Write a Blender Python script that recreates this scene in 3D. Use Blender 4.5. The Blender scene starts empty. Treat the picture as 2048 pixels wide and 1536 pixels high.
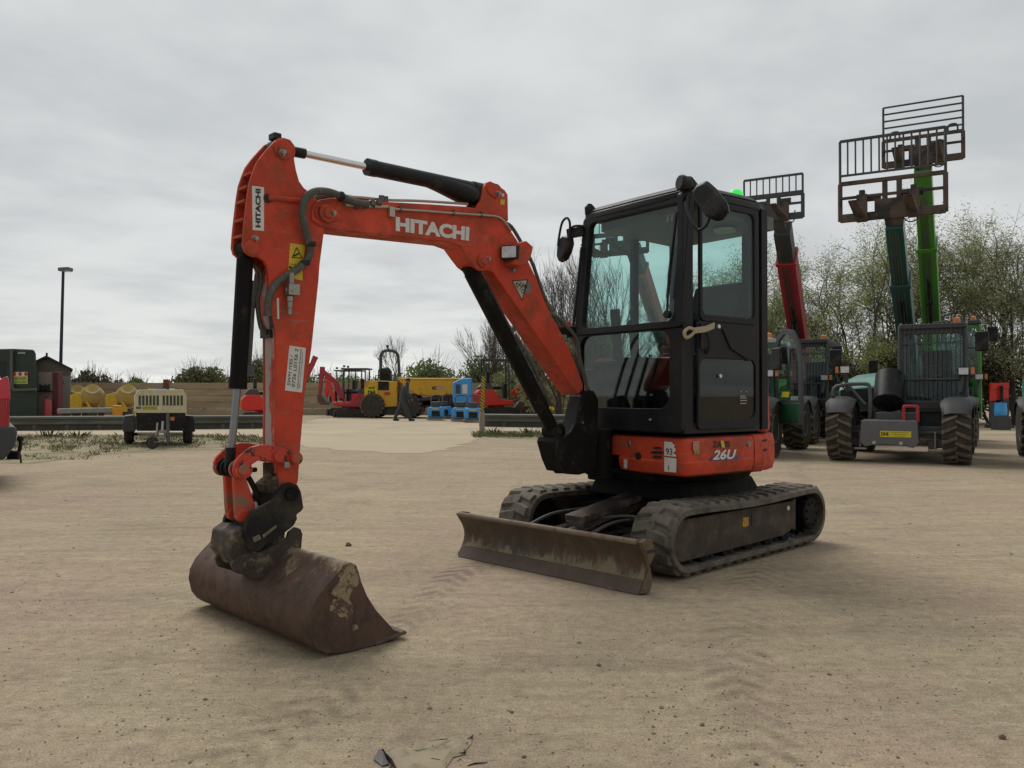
import bpy, math, random
from mathutils import Vector, Matrix
from mathutils import noise as mnoise
V = Vector
scene = bpy.context.scene
COL = scene.collection
rnd = random.Random(7)
UP = V((0, 0, 1))

# ------------------------------------------------------------------ camera
CAM_H, FPX, PITCH = 1.13, 1656.0, math.atan(20 / 1656.0)
cam = bpy.data.cameras.new('camera'); camo = bpy.data.objects.new('camera', cam); COL.objects.link(camo)
cam.sensor_width = 36.0; cam.lens = 36.0 * FPX / 2048; cam.clip_end = 2000; cam.clip_start = 0.05
camo.location = (0, 0, CAM_H); camo.rotation_euler = (math.pi / 2 + PITCH, 0, 0)
scene.camera = camo
CP = V((0, 0, CAM_H))
def ray(px, py):
    dx, dv = (px - 1024) / FPX, (768 - py) / FPX
    c, s = math.cos(PITCH), math.sin(PITCH)
    return V((dx, c - dv * s, s + dv * c))
def at(px, py, d):
    r = ray(px, py); return CP + r * (d / r.y)
def gnd(px, py, z=0.0):
    r = ray(px, py); return CP + r * ((z - CAM_H) / r.z)
def onplane(px, py, o, n):
    r = ray(px, py); return CP + r * ((o - CP).dot(n) / r.dot(n))

# ------------------------------------------------------------------ mesh builder
class MB:
    def __init__(s): s.v = []; s.f = []; s.m = []
    def add(s, vs, fs, m=0):
        o = len(s.v); s.v += [V(p) for p in vs]
        for f in fs: s.f.append([i + o for i in f]); s.m.append(m)
    def prism(s, A, B, m=0):
        n = len(A)
        s.add(list(A) + list(B), [list(range(n))[::-1], list(range(n, 2 * n))] + [[i, (i + 1) % n, n + (i + 1) % n, n + i] for i in range(n)], m)
    def box(s, c, size, ax=None, m=0):
        X, Y, Z = ax or (V((1, 0, 0)), V((0, 1, 0)), UP)
        c = V(c); x, y, z = [k / 2 for k in size]
        q = [(-1, -1), (1, -1), (1, 1), (-1, 1)]
        s.prism([c + X * x * a + Y * y * b - Z * z for a, b in q], [c + X * x * a + Y * y * b + Z * z for a, b in q], m)
    def beam(s, p, q, w, h, ref=UP, m=0, w2=None, h2=None):
        p, q = V(p), V(q); d = (q - p).normalized()
        sx = d.cross(ref)
        if sx.length < 1e-4: sx = d.cross(V((1, 0, 0)))
        sx.normalize(); sy = sx.cross(d).normalized()
        w2 = w2 or w; h2 = h2 or h
        k = [(-1, -1), (1, -1), (1, 1), (-1, 1)]
        s.prism([p + sx * w / 2 * a + sy * h / 2 * b for a, b in k], [q + sx * w2 / 2 * a + sy * h2 / 2 * b for a, b in k], m)
    def tube(s, path, r, n=8, m=0, caps=True):
        path = [V(p) for p in path]; N = len(path)
        rs = r if isinstance(r, (list, tuple)) else [r] * N
        t0 = (path[1] - path[0]).normalized()
        a = t0.orthogonal().normalized(); vs = []
        for i, p in enumerate(path):
            t = (path[min(i + 1, N - 1)] - path[max(i - 1, 0)]).normalized()
            a = (a - t * a.dot(t))
            a = a.normalized() if a.length > 1e-6 else t.orthogonal().normalized()
            b = t.cross(a)
            vs += [p + (a * math.cos(2 * math.pi * k / n) + b * math.sin(2 * math.pi * k / n)) * rs[i] for k in range(n)]
        fs = [[i * n + k, i * n + (k + 1) % n, (i + 1) * n + (k + 1) % n, (i + 1) * n + k] for i in range(N - 1) for k in range(n)]
        if caps: fs += [list(range(n))[::-1], [(N - 1) * n + k for k in range(n)]]
        s.add(vs, fs, m)
    def cyl(s, p, q, r, r2=None, n=16, m=0):
        s.tube([p, q], [r, r if r2 is None else r2], n, m)
    def lathe(s, prof, o, ax, n=24, m=0):          # prof: (radius, height along ax)
        o, ax = V(o), V(ax).normalized(); a = ax.orthogonal().normalized(); b = ax.cross(a)
        vs = [o + ax * h + (a * math.cos(2 * math.pi * k / n) + b * math.sin(2 * math.pi * k / n)) * r for r, h in prof for k in range(n)]
        N = len(prof)
        fs = [[i * n + k, i * n + (k + 1) % n, (i + 1) * n + (k + 1) % n, (i + 1) * n + k] for i in range(N - 1) for k in range(n)]
        if prof[0][0] > 1e-5: fs.append(list(range(n))[::-1])
        if prof[-1][0] > 1e-5: fs.append([(N - 1) * n + k for k in range(n)])
        s.add(vs, fs, m)
    def ball(s, c, r, n=16, k=8, m=0, ax=None):
        X, Y, Z = ax or (V((1, 0, 0)), V((0, 1, 0)), UP); c = V(c)
        r = r if isinstance(r, (tuple, list)) else (r, r, r); vs = []
        for i in range(k + 1):
            t = math.pi * i / k
            for j in range(n):
                p = 2 * math.pi * j / n
                vs.append(c + X * r[0] * math.sin(t) * math.cos(p) + Y * r[1] * math.sin(t) * math.sin(p) + Z * r[2] * math.cos(t))
        s.add(vs, [[i * n + j, i * n + (j + 1) % n, (i + 1) * n + (j + 1) % n, (i + 1) * n + j] for i in range(k) for j in range(n)], m)
    def frame(s, fn, outer, inner, t0, t1, m=0, seg=5):   # (x0,x1,z0,z1,radius) rounded frame with an opening
        A, B = rrect(*outer, seg), rrect(*inner, seg); n = len(A)
        vs = [fn(x, z, t) for t in (t0, t1) for L in (A, B) for x, z in L]
        fs = []
        for i in range(n):
            j = (i + 1) % n
            fs += [[i, j, n + j, n + i], [2 * n + i, 3 * n + i, 3 * n + j, 2 * n + j], [i, 2 * n + i, 2 * n + j, j], [n + i, n + j, 3 * n + j, 3 * n + i]]
        s.add(vs, fs, m)
    def panel(s, fn, rect, t0, t1, m=0, seg=5):
        A = rrect(*rect, seg); s.prism([fn(x, z, t0) for x, z in A], [fn(x, z, t1) for x, z in A], m)
    def build(s, name, mats, parent=None, bevel=0, seg=2, angle=35, local=None, smooth=True, subsurf=0):
        if not isinstance(mats, (list, tuple)): mats = [mats]
        me = bpy.data.meshes.new(name)
        lo = [min(p[i] for p in s.v) for i in range(3)]; hi = [max(p[i] for p in s.v) for i in range(3)]
        c = V([(a + b) / 2 for a, b in zip(lo, hi)])
        if parent is None: c.z = lo[2]
        me.from_pydata([p - c for p in s.v], [], s.f)
        for m in mats: me.materials.append(m)
        me.polygons.foreach_set('material_index', s.m)
        import bmesh
        bm = bmesh.new(); bm.from_mesh(me); bmesh.ops.recalc_face_normals(bm, faces=bm.faces); bm.to_mesh(me); bm.free()
        if smooth:
            me.polygons.foreach_set('use_smooth', [True] * len(me.polygons)); me.set_sharp_from_angle(angle=math.radians(angle))
        me.update()
        o = bpy.data.objects.new(name, me); COL.objects.link(o)
        o.location = c
        if parent is not None:
            o.parent = parent; o.location = c - WORLD[parent.name]
        WORLD[o.name] = c
        if bevel:
            b = o.modifiers.new('bevel', 'BEVEL'); b.width = bevel; b.segments = seg; b.limit_method = 'ANGLE'; b.angle_limit = math.radians(40)
            b.harden_normals = True
        if subsurf:
            b = o.modifiers.new('sub', 'SUBSURF'); b.levels = subsurf; b.render_levels = subsurf
        return o
WORLD = {}
def rrect(x0, x1, z0, z1, r=0.0, seg=5):
    r = max(r, 1e-4); out = []
    for cx, cz, a0 in ((x1 - r, z1 - r, 0), (x0 + r, z1 - r, 90), (x0 + r, z0 + r, 180), (x1 - r, z0 + r, 270)):
        for k in range(seg + 1):
            a = math.radians(a0 + 90 * k / seg); out.append((cx + r * math.cos(a), cz + r * math.sin(a)))
    return out
def smoothpath(pts, n=6):
    pts = [V(p) for p in pts]; out = []
    for i in range(len(pts) - 1):
        p0, p1, p2, p3 = pts[max(i - 1, 0)], pts[i], pts[i + 1], pts[min(i + 2, len(pts) - 1)]
        for k in range(n):
            t = k / n
            out.append(0.5 * ((2 * p1) + (p2 - p0) * t + (2 * p0 - 5 * p1 + 4 * p2 - p3) * t * t + (3 * p1 - p0 - 3 * p2 + p3) * t ** 3))
    return out + [pts[-1]]
def tag(o, label=None, cat=None, group=None, kind=None):
    if label: o['label'] = label
    if cat: o['category'] = cat
    if group: o['group'] = group
    if kind: o['kind'] = kind
    return o
def thing(name, loc, label, cat, group=None):
    o = bpy.data.objects.new(name, None); COL.objects.link(o); o.location = loc; o.empty_display_size = 0.3
    WORLD[o.name] = V(loc)
    return tag(o, label, cat, group)
def text(name, s, quad, mat, parent, bold=0.0, shear=0.0, thick=0.0):   # quad = BL, BR, TR, TL points in the place
    cu = bpy.data.curves.new('t', 'FONT'); cu.body = s; cu.offset = bold; cu.shear = shear; cu.resolution_u = 3
    to = bpy.data.objects.new('t', cu); COL.objects.link(to)
    dg = bpy.context.evaluated_depsgraph_get(); me = to.evaluated_get(dg).to_mesh()
    vs = [v.co.copy() for v in me.vertices]; fs = [list(p.vertices) for p in me.polygons]
    to.evaluated_get(dg).to_mesh_clear(); bpy.data.objects.remove(to); bpy.data.curves.remove(cu)
    x0, x1 = min(v.x for v in vs), max(v.x for v in vs); y0, y1 = min(v.y for v in vs), max(v.y for v in vs)
    BL, BR, TR, TL = [V(q) for q in quad]; mb = MB(); out = []
    for v in vs:
        a, b = (v.x - x0) / (x1 - x0), (v.y - y0) / (y1 - y0)
        out.append((BL * (1 - a) + BR * a) * (1 - b) + (TL * (1 - a) + TR * a) * b)
    mb.add(out, fs); return mb.build(name, mat, parent, smooth=False)

# ------------------------------------------------------------------ materials
def mat(name, col, rough=0.6, metal=0.0, var=0.25, scale=6.0, dirt=None, damt=0.0, dscale=3.0, dsharp=0.15, bump=0.0, bscale=60.0, coat=0.0, stretch=(1, 1, 1), spec=0.5):
    m = bpy.data.materials.new(name); m.use_nodes = True; nt = m.node_tree; N = nt.nodes; L = nt.links
    b = N['Principled BSDF']; b.inputs['Roughness'].default_value = rough; b.inputs['Metallic'].default_value = metal
    b.inputs['Coat Weight'].default_value = coat; b.inputs['Specular IOR Level'].default_value = spec
    tc = N.new('ShaderNodeTexCoord'); mp = N.new('ShaderNodeMapping'); mp.inputs['Scale'].default_value = stretch
    L.new(tc.outputs['Object'], mp.inputs['Vector'])
    n1 = N.new('ShaderNodeTexNoise'); n1.inputs['Scale'].default_value = scale; n1.inputs['Detail'].default_value = 6; n1.inputs['Roughness'].default_value = 0.65
    L.new(mp.outputs['Vector'], n1.inputs['Vector'])
    mr = N.new('ShaderNodeMapRange'); mr.inputs['From Min'].default_value = 0.25; mr.inputs['From Max'].default_value = 0.75
    mr.inputs['To Min'].default_value = 1 - var; mr.inputs['To Max'].default_value = 1 + var
    L.new(n1.outputs['Fac'], mr.inputs['Value'])
    vm = N.new('ShaderNodeVectorMath'); vm.operation = 'SCALE'; vm.inputs[0].default_value = col[:3]
    L.new(mr.outputs['Result'], vm.inputs['Scale'])
    out = vm.outputs['Vector']
    if dirt is not None:
        n2 = N.new('ShaderNodeTexNoise'); n2.inputs['Scale'].default_value = dscale; n2.inputs['Detail'].default_value = 9; n2.inputs['Roughness'].default_value = 0.7
        L.new(mp.outputs['Vector'], n2.inputs['Vector'])
        m2 = N.new('ShaderNodeMapRange'); m2.interpolation_type = 'SMOOTHSTEP'
        th = 0.72 - 0.45 * damt
        m2.inputs['From Min'].default_value = th - dsharp / 2; m2.inputs['From Max'].default_value = th + dsharp / 2
        L.new(n2.outputs['Fac'], m2.inputs['Value'])
        mx = N.new('ShaderNodeMix'); mx.data_type = 'RGBA'
        L.new(m2.outputs['Result'], mx.inputs['Factor']); L.new(out, mx.inputs['A']); mx.inputs['B'].default_value = (*dirt, 1)
        out = mx.outputs['Result']
        r2 = N.new('ShaderNodeMapRange'); r2.inputs['To Min'].default_value = rough; r2.inputs['To Max'].default_value = max(rough, 0.85)
        L.new(m2.outputs['Result'], r2.inputs['Value']); L.new(r2.outputs['Result'], b.inputs['Roughness'])
    L.new(out, b.inputs['Base Color'])
    if bump:
        n3 = N.new('ShaderNodeTexNoise'); n3.inputs['Scale'].default_value = bscale; n3.inputs['Detail'].default_value = 5
        L.new(mp.outputs['Vector'], n3.inputs['Vector'])
        bp_ = N.new('ShaderNodeBump'); bp_.inputs['Strength'].default_value = bump; bp_.inputs['Distance'].default_value = 0.01
        L.new(n3.outputs['Fac'], bp_.inputs['Height']); L.new(bp_.outputs['Normal'], b.inputs['Normal'])
    return m
def glass(name, tint, gloss=0.025, rough=0.02):
    m = bpy.data.materials.new(name); m.use_nodes = True; nt = m.node_tree; N = nt.nodes; L = nt.links
    N.remove(N['Principled BSDF']); out = N['Material Output']
    t = N.new('ShaderNodeBsdfTransparent'); t.inputs['Color'].default_value = (*tint, 1)
    g = N.new('ShaderNodeBsdfGlossy'); g.inputs['Roughness'].default_value = rough; g.inputs['Color'].default_value = (1, 1, 1, 1)
    lw = N.new('ShaderNodeLayerWeight'); lw.inputs['Blend'].default_value = 0.5; pw = N.new('ShaderNodeMath'); pw.operation = 'POWER'; L.new(lw.outputs['Facing'], pw.inputs[0]); pw.inputs[1].default_value = 4.0
    fr = N.new('ShaderNodeMath'); fr.operation = 'MULTIPLY_ADD'; L.new(pw.outputs[0], fr.inputs[0]); fr.inputs[1].default_value = 0.45; fr.inputs[2].default_value = gloss
    ns = N.new('ShaderNodeTexNoise'); ns.inputs['Scale'].default_value = 7; ns.inputs['Detail'].default_value = 6
    tc = N.new('ShaderNodeTexCoord'); L.new(tc.outputs['Object'], ns.inputs['Vector'])
    dmr = N.new('ShaderNodeMapRange'); dmr.inputs['From Min'].default_value = 0.45; dmr.inputs['From Max'].default_value = 0.8; dmr.inputs['To Max'].default_value = 0.03
    L.new(ns.outputs['Fac'], dmr.inputs['Value'])
    df = N.new('ShaderNodeBsdfDiffuse'); df.inputs['Color'].default_value = (0.32, 0.30, 0.26, 1)
    mx = N.new('ShaderNodeMixShader'); L.new(fr.outputs[0], mx.inputs['Fac']); L.new(t.outputs['BSDF'], mx.inputs[1]); L.new(g.outputs['BSDF'], mx.inputs[2])
    m2 = N.new('ShaderNodeMixShader'); L.new(dmr.outputs['Result'], m2.inputs['Fac']); L.new(mx.outputs['Shader'], m2.inputs[1]); L.new(df.outputs['BSDF'], m2.inputs[2])
    L.new(m2.outputs['Shader'], out.inputs['Surface'])
    return m
DUST = (0.26, 0.21, 0.14)
def edgewear(m, col=(0.20, 0.075, 0.05), radius=0.012, strength=0.8, nscale=14, scr=(0.30, 0.16, 0.12)):
    nt = m.node_tree; N = nt.nodes; L = nt.links; b = N['Principled BSDF']; prev = b.inputs['Base Color'].links[0].from_socket
    bv = N.new('ShaderNodeBevel'); bv.samples = 4; bv.inputs['Radius'].default_value = radius; g = N.new('ShaderNodeNewGeometry')
    d = N.new('ShaderNodeVectorMath'); d.operation = 'DOT_PRODUCT'; L.new(bv.outputs['Normal'], d.inputs[0]); L.new(g.outputs['Normal'], d.inputs[1])
    r = N.new('ShaderNodeMapRange'); r.inputs['From Min'].default_value = 0.97; r.inputs['From Max'].default_value = 0.80; L.new(d.outputs['Value'], r.inputs['Value'])
    tc = N.new('ShaderNodeTexCoord'); n = N.new('ShaderNodeTexNoise'); n.inputs['Scale'].default_value = nscale; n.inputs['Detail'].default_value = 8; n.inputs['Roughness'].default_value = .7; L.new(tc.outputs['Object'], n.inputs['Vector'])
    q = N.new('ShaderNodeMapRange'); q.inputs['From Min'].default_value = .46; q.inputs['From Max'].default_value = .58; q.inputs['To Max'].default_value = strength; L.new(n.outputs['Fac'], q.inputs['Value'])
    f = N.new('ShaderNodeMath'); f.operation = 'MULTIPLY'; L.new(r.outputs['Result'], f.inputs[0]); L.new(q.outputs['Result'], f.inputs[1])
    x = N.new('ShaderNodeMix'); x.data_type = 'RGBA'; L.new(f.outputs[0], x.inputs['Factor']); L.new(prev, x.inputs['A']); x.inputs['B'].default_value = (*col, 1)
    # thin scratches and small chips with a shape of their own
    mp = N.new('ShaderNodeMapping'); mp.inputs['Scale'].default_value = (9, 9, 60); mp.inputs['Rotation'].default_value = (.5, .9, .3); L.new(tc.outputs['Object'], mp.inputs['Vector'])
    n2 = N.new('ShaderNodeTexNoise'); n2.inputs['Scale'].default_value = 1.0; n2.inputs['Detail'].default_value = 3; L.new(mp.outputs['Vector'], n2.inputs['Vector'])
    q2 = N.new('ShaderNodeMapRange'); q2.inputs['From Min'].default_value = .655; q2.inputs['From Max'].default_value = .70; q2.inputs['To Max'].default_value = .6; L.new(n2.outputs['Fac'], q2.inputs['Value'])
    y = N.new('ShaderNodeMix'); y.data_type = 'RGBA'; L.new(q2.outputs['Result'], y.inputs['Factor']); L.new(x.outputs['Result'], y.inputs['A']); y.inputs['B'].default_value = (*scr, 1)
    # road dust that has settled, thickest in blotches low on each part
    n3 = N.new('ShaderNodeTexNoise'); n3.inputs['Scale'].default_value = 7; n3.inputs['Detail'].default_value = 9; n3.inputs['Roughness'].default_value = .75; L.new(tc.outputs['Object'], n3.inputs['Vector'])
    q3 = N.new('ShaderNodeMapRange'); q3.inputs['From Min'].default_value = .50; q3.inputs['From Max'].default_value = .80; q3.inputs['To Max'].default_value = .38; L.new(n3.outputs['Fac'], q3.inputs['Value'])
    w = N.new('ShaderNodeMix'); w.data_type = 'RGBA'; L.new(q3.outputs['Result'], w.inputs['Factor']); L.new(y.outputs['Result'], w.inputs['A']); w.inputs['B'].default_value = (.34, .17, .11, 1)
    L.new(w.outputs['Result'], b.inputs['Base Color']); return m
ORANGE = edgewear(mat('orange paint', (0.62, 0.058, 0.020), 0.5, var=0.26, scale=2.2, dirt=(0.36, 0.062, 0.032), damt=0.45, dscale=5, dsharp=0.25, bump=0.07, bscale=25, spec=0.35))
ORANGE_W = mat('worn orange paint', (0.54, 0.052, 0.02), 0.55, var=0.3, scale=9, dirt=(0.44, 0.38, 0.36), damt=0.50, dscale=9, dsharp=0.05, stretch=(1, 1, 0.3), spec=0.3)
ORANGE_D = mat('muddy orange paint', (0.54, 0.055, 0.022), 0.55, var=0.2, scale=6, dirt=(0.22, 0.15, 0.10), damt=0.42, dscale=9, dsharp=0.1)
ORANGE_C = mat('chipped orange paint', (0.56, 0.05, 0.022), 0.5, var=0.2, scale=6, dirt=(0.035, 0.028, 0.025), damt=0.40, dscale=14, dsharp=0.06)
BLACK = mat('black paint', (0.011, 0.011, 0.013), 0.42, spec=0.25, var=0.25, scale=4, dirt=(0.10, 0.09, 0.075), damt=0.10, dscale=5, dsharp=0.4)
BLACK_D = mat('dusty black paint', (0.008, 0.0078, 0.0078), 0.65, spec=0.15, var=0.3, scale=7, dirt=(0.07, 0.058, 0.042), damt=0.16, dscale=8, dsharp=0.25, bump=0.1)
CABMAT = mat('charcoal cab paint', (0.0105, 0.011, 0.0135), 0.42, var=0.2, scale=3, dirt=(0.040, 0.037, 0.033), damt=0.20, dscale=4, dsharp=0.5, spec=0.22, bump=.03, bscale=8)
RUBBER = mat('rubber', (0.030, 0.029, 0.028), 0.85, var=0.3, scale=9, dirt=(0.085, 0.075, 0.06), damt=0.2, dscale=6, dsharp=0.4, bump=0.3, bscale=90)
TRACKR = mat('dusty track rubber', (0.032, 0.031, 0.030), 0.85, var=0.3, scale=9, dirt=(0.155, 0.134, 0.103), damt=0.64, dscale=7, dsharp=0.35, bump=0.35, bscale=70)
TYREC = mat('dark tyre carcass', (0.040, 0.035, 0.030), 0.9, var=0.3, scale=9, dirt=(0.075, 0.06, 0.045), damt=0.3, dscale=5, dsharp=0.4)
TYRE = mat('tyre rubber', (0.042, 0.038, 0.034), 0.85, var=0.3, scale=9, dirt=(0.17, 0.135, 0.092), damt=0.56, dscale=5, dsharp=0.4, bump=0.3, bscale=60)
GLASSL = glass('smoky lower glass', (0.62, 0.71, 0.69), 0.05)
CHROME = mat('chromed rod', (0.75, 0.75, 0.75), 0.12, 1.0, var=0.06, scale=20)
STEEL = mat('steel', (0.32, 0.31, 0.28), 0.4, 0.8, var=0.2, scale=15, dirt=(0.14, 0.10, 0.07), damt=0.2, dscale=20)
ZINC = mat('zinc pipe', (0.42, 0.38, 0.30), 0.4, 0.6, var=0.15, scale=15)
HOSE = mat('hose', (0.075, 0.075, 0.066), 0.6, var=0.25, scale=20, dirt=(0.16, 0.14, 0.11), damt=0.3, dscale=25)
RUST = mat('rusty steel', (0.098, 0.070, 0.052), 0.75, 0.0, var=0.35, scale=7, dirt=(0.21, 0.175, 0.115), damt=0.17, dscale=6, dsharp=0.05, bump=0.25, bscale=40)
BLADE = mat('scraped blade steel', (0.085, 0.072, 0.055), 0.6, 0.2, var=0.45, scale=8, dirt=(0.20, 0.13, 0.085), damt=0.36, dscale=7, dsharp=0.2, bump=0.25, bscale=40, stretch=(1, 1, 0.5))
MUD = mat('mud caked steel', (0.060, 0.046, 0.036), 0.8, 0.0, var=0.5, scale=14, dirt=(0.22, 0.175, 0.11), damt=0.34, dscale=10, dsharp=0.12, bump=0.6, bscale=40)
BROWN = mat('brown painted track frame', (0.052, 0.040, 0.031), 0.7, var=0.25, scale=10, spec=0.3, dirt=(0.12, 0.095, 0.07), damt=0.38, dscale=6, dsharp=0.3)
WHITE = mat('white vinyl', (0.66, 0.65, 0.62), 0.5, var=0.12, scale=14, dirt=(0.35, 0.32, 0.28), damt=0.15, dscale=9)
YELLOWV = mat('yellow vinyl', (0.62, 0.44, 0.02), 0.5, var=0.12, scale=14)
INK = mat('black ink', (0.015, 0.015, 0.016), 0.6, var=0.1)
BLUEV = mat('blue vinyl', (0.07, 0.06, 0.22), 0.5, var=0.1)
GREENV = mat('green vinyl', (0.10, 0.30, 0.08), 0.5, var=0.1)
REDV = mat('red vinyl', (0.45, 0.03, 0.03), 0.5, var=0.1)
GLASS = glass('tinted cab glass', (0.83, 0.94, 0.925))
GLASSD = glass('dark tinted glass', (0.36, 0.43, 0.40), 0.04)
LENS = mat('lamp lens', (0.55, 0.56, 0.58), 0.15, 0.3, var=0.3, scale=30, coat=0.5)
MIRRORG = mat('mirror glass', (0.5, 0.5, 0.52), 0.1, 0.9, var=0.05)
CLOTH = mat('seat cloth', (0.022, 0.021, 0.023), 0.9, var=0.2)
GREY = mat('grey plastic', (0.13, 0.135, 0.14), 0.6, var=0.12)

def zstain(name, col, stain, lo, hi, rough=0.65, var=0.35, scale=7, nscale=7, thr=0.0, metal=0.0, second=None, stretch=(1, 1, 1), bump=0.25, spec=0.3):
    """steel with dried mud that gets thicker between the heights lo and hi of the part (object z)"""
    m = mat(name, col, rough, metal, var=var, scale=scale, dirt=second, damt=0.34, dscale=nscale * 1.3, dsharp=0.2, bump=bump, bscale=40, stretch=stretch, spec=0.3); nt = m.node_tree; N = nt.nodes; L = nt.links; b = N['Principled BSDF']
    prev = b.inputs['Base Color'].links[0].from_socket
    tc = N.new('ShaderNodeTexCoord'); sx = N.new('ShaderNodeSeparateXYZ'); L.new(tc.outputs['Object'], sx.inputs['Vector'])
    r = N.new('ShaderNodeMapRange'); r.inputs['From Min'].default_value = lo; r.inputs['From Max'].default_value = hi; L.new(sx.outputs['Z'], r.inputs['Value'])
    n = N.new('ShaderNodeTexNoise'); n.inputs['Scale'].default_value = nscale; n.inputs['Detail'].default_value = 9; n.inputs['Roughness'].default_value = 0.75
    mp = N.new('ShaderNodeMapping'); mp.inputs['Scale'].default_value = stretch; L.new(tc.outputs['Object'], mp.inputs['Vector']); L.new(mp.outputs['Vector'], n.inputs['Vector'])
    a = N.new('ShaderNodeMath'); a.operation = 'MULTIPLY_ADD'; L.new(r.outputs['Result'], a.inputs[0]); a.inputs[1].default_value = 0.42; L.new(n.outputs['Fac'], a.inputs[2])
    q = N.new('ShaderNodeMapRange'); q.inputs['From Min'].default_value = 0.74 + thr; q.inputs['From Max'].default_value = 0.84 + thr; L.new(a.outputs[0], q.inputs['Value'])
    x = N.new('ShaderNodeMix'); x.data_type = 'RGBA'; L.new(q.outputs['Result'], x.inputs['Factor']); L.new(prev, x.inputs['A']); x.inputs['B'].default_value = (*stain, 1); L.new(x.outputs['Result'], b.inputs['Base Color'])
    return m
BUCKETM = zstain('rusty bucket steel', (0.098, 0.058, 0.042), (0.26, 0.205, 0.125), 0.02, 0.26, var=0.3, nscale=9, second=(0.060, 0.042, 0.034), stretch=(1, 1, 0.7))
BLADEM = zstain('scraped blade steel', (0.090, 0.076, 0.056), (0.24, 0.195, 0.125), 0.09, -0.12, var=0.45, scale=8, nscale=10, second=(0.11, 0.062, 0.040), stretch=(1, 1, 0.35))
def leafmat(name, col, var=0.4):
    m = mat(name, col, 0.8, var=var, scale=0.8); nt = m.node_tree; N = nt.nodes; L = nt.links; b = N['Principled BSDF']; src = b.inputs['Base Color'].links[0].from_socket
    t = N.new('ShaderNodeBsdfTranslucent'); L.new(src, t.inputs['Color']); x = N.new('ShaderNodeMixShader'); x.inputs['Fac'].default_value = 0.45
    L.new(b.outputs['BSDF'], x.inputs[1]); L.new(t.outputs['BSDF'], x.inputs[2]); L.new(x.outputs['Shader'], N['Material Output'].inputs['Surface']); return m
# =================================================================== the orange mini excavator
B0 = V((0.153, 5.19, 0)); _a = math.radians(44.5)
Ub = V((math.cos(_a), math.sin(_a), 0)); Ul = V((math.sin(_a), -math.cos(_a), 0))       # back along the tracks, left of the machine
def U(s, b, z): return B0 + Ub * s + Ul * b + UP * z
CEN = U(1.38, 0, 0)
_h = math.atan2(0.61, 0.79)
F = V((-math.cos(_h), -math.sin(_h), 0)); Lf = V((math.sin(_h), -math.cos(_h), 0))
K = at(1375, 788, 5.26); K.z = 0
KF, KL = (K - CEN).dot(F), (K - CEN).dot(Lf); front_l0 = KL - 0.577
def W(f, l, z): return CEN + F * f + Lf * l + UP * z
OB = V((-1.193, 3.977, 0)); FB = V((-0.724, -0.690, 0)).normalized(); LB = V((-FB.y, FB.x, 0)); LB = LB if LB.x > 0 else -LB
def bp(px, py, w=0.0): return onplane(px, py, OB + LB * w, LB)
def plate(mb, pxs, w0, w1, wt=None, m=0):           # outline seen at offset wt, given thickness from w0 to w1
    wt = w0 if wt is None else wt
    P = [bp(x, y, wt) for x, y in pxs]
    mb.prism([p + LB * (w0 - wt) for p in P], [p + LB * (w1 - wt) for p in P], m)
def pin(mb, px, py, w, r, h=0.02, m=0, n=16): p = bp(px, py, w); mb.cyl(p, p + LB * h, r, n=n, m=m)

EX = thing('mini_excavator', CEN, 'large orange and black mini excavator with wide rusty bucket in the foreground', 'excavator')

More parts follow.
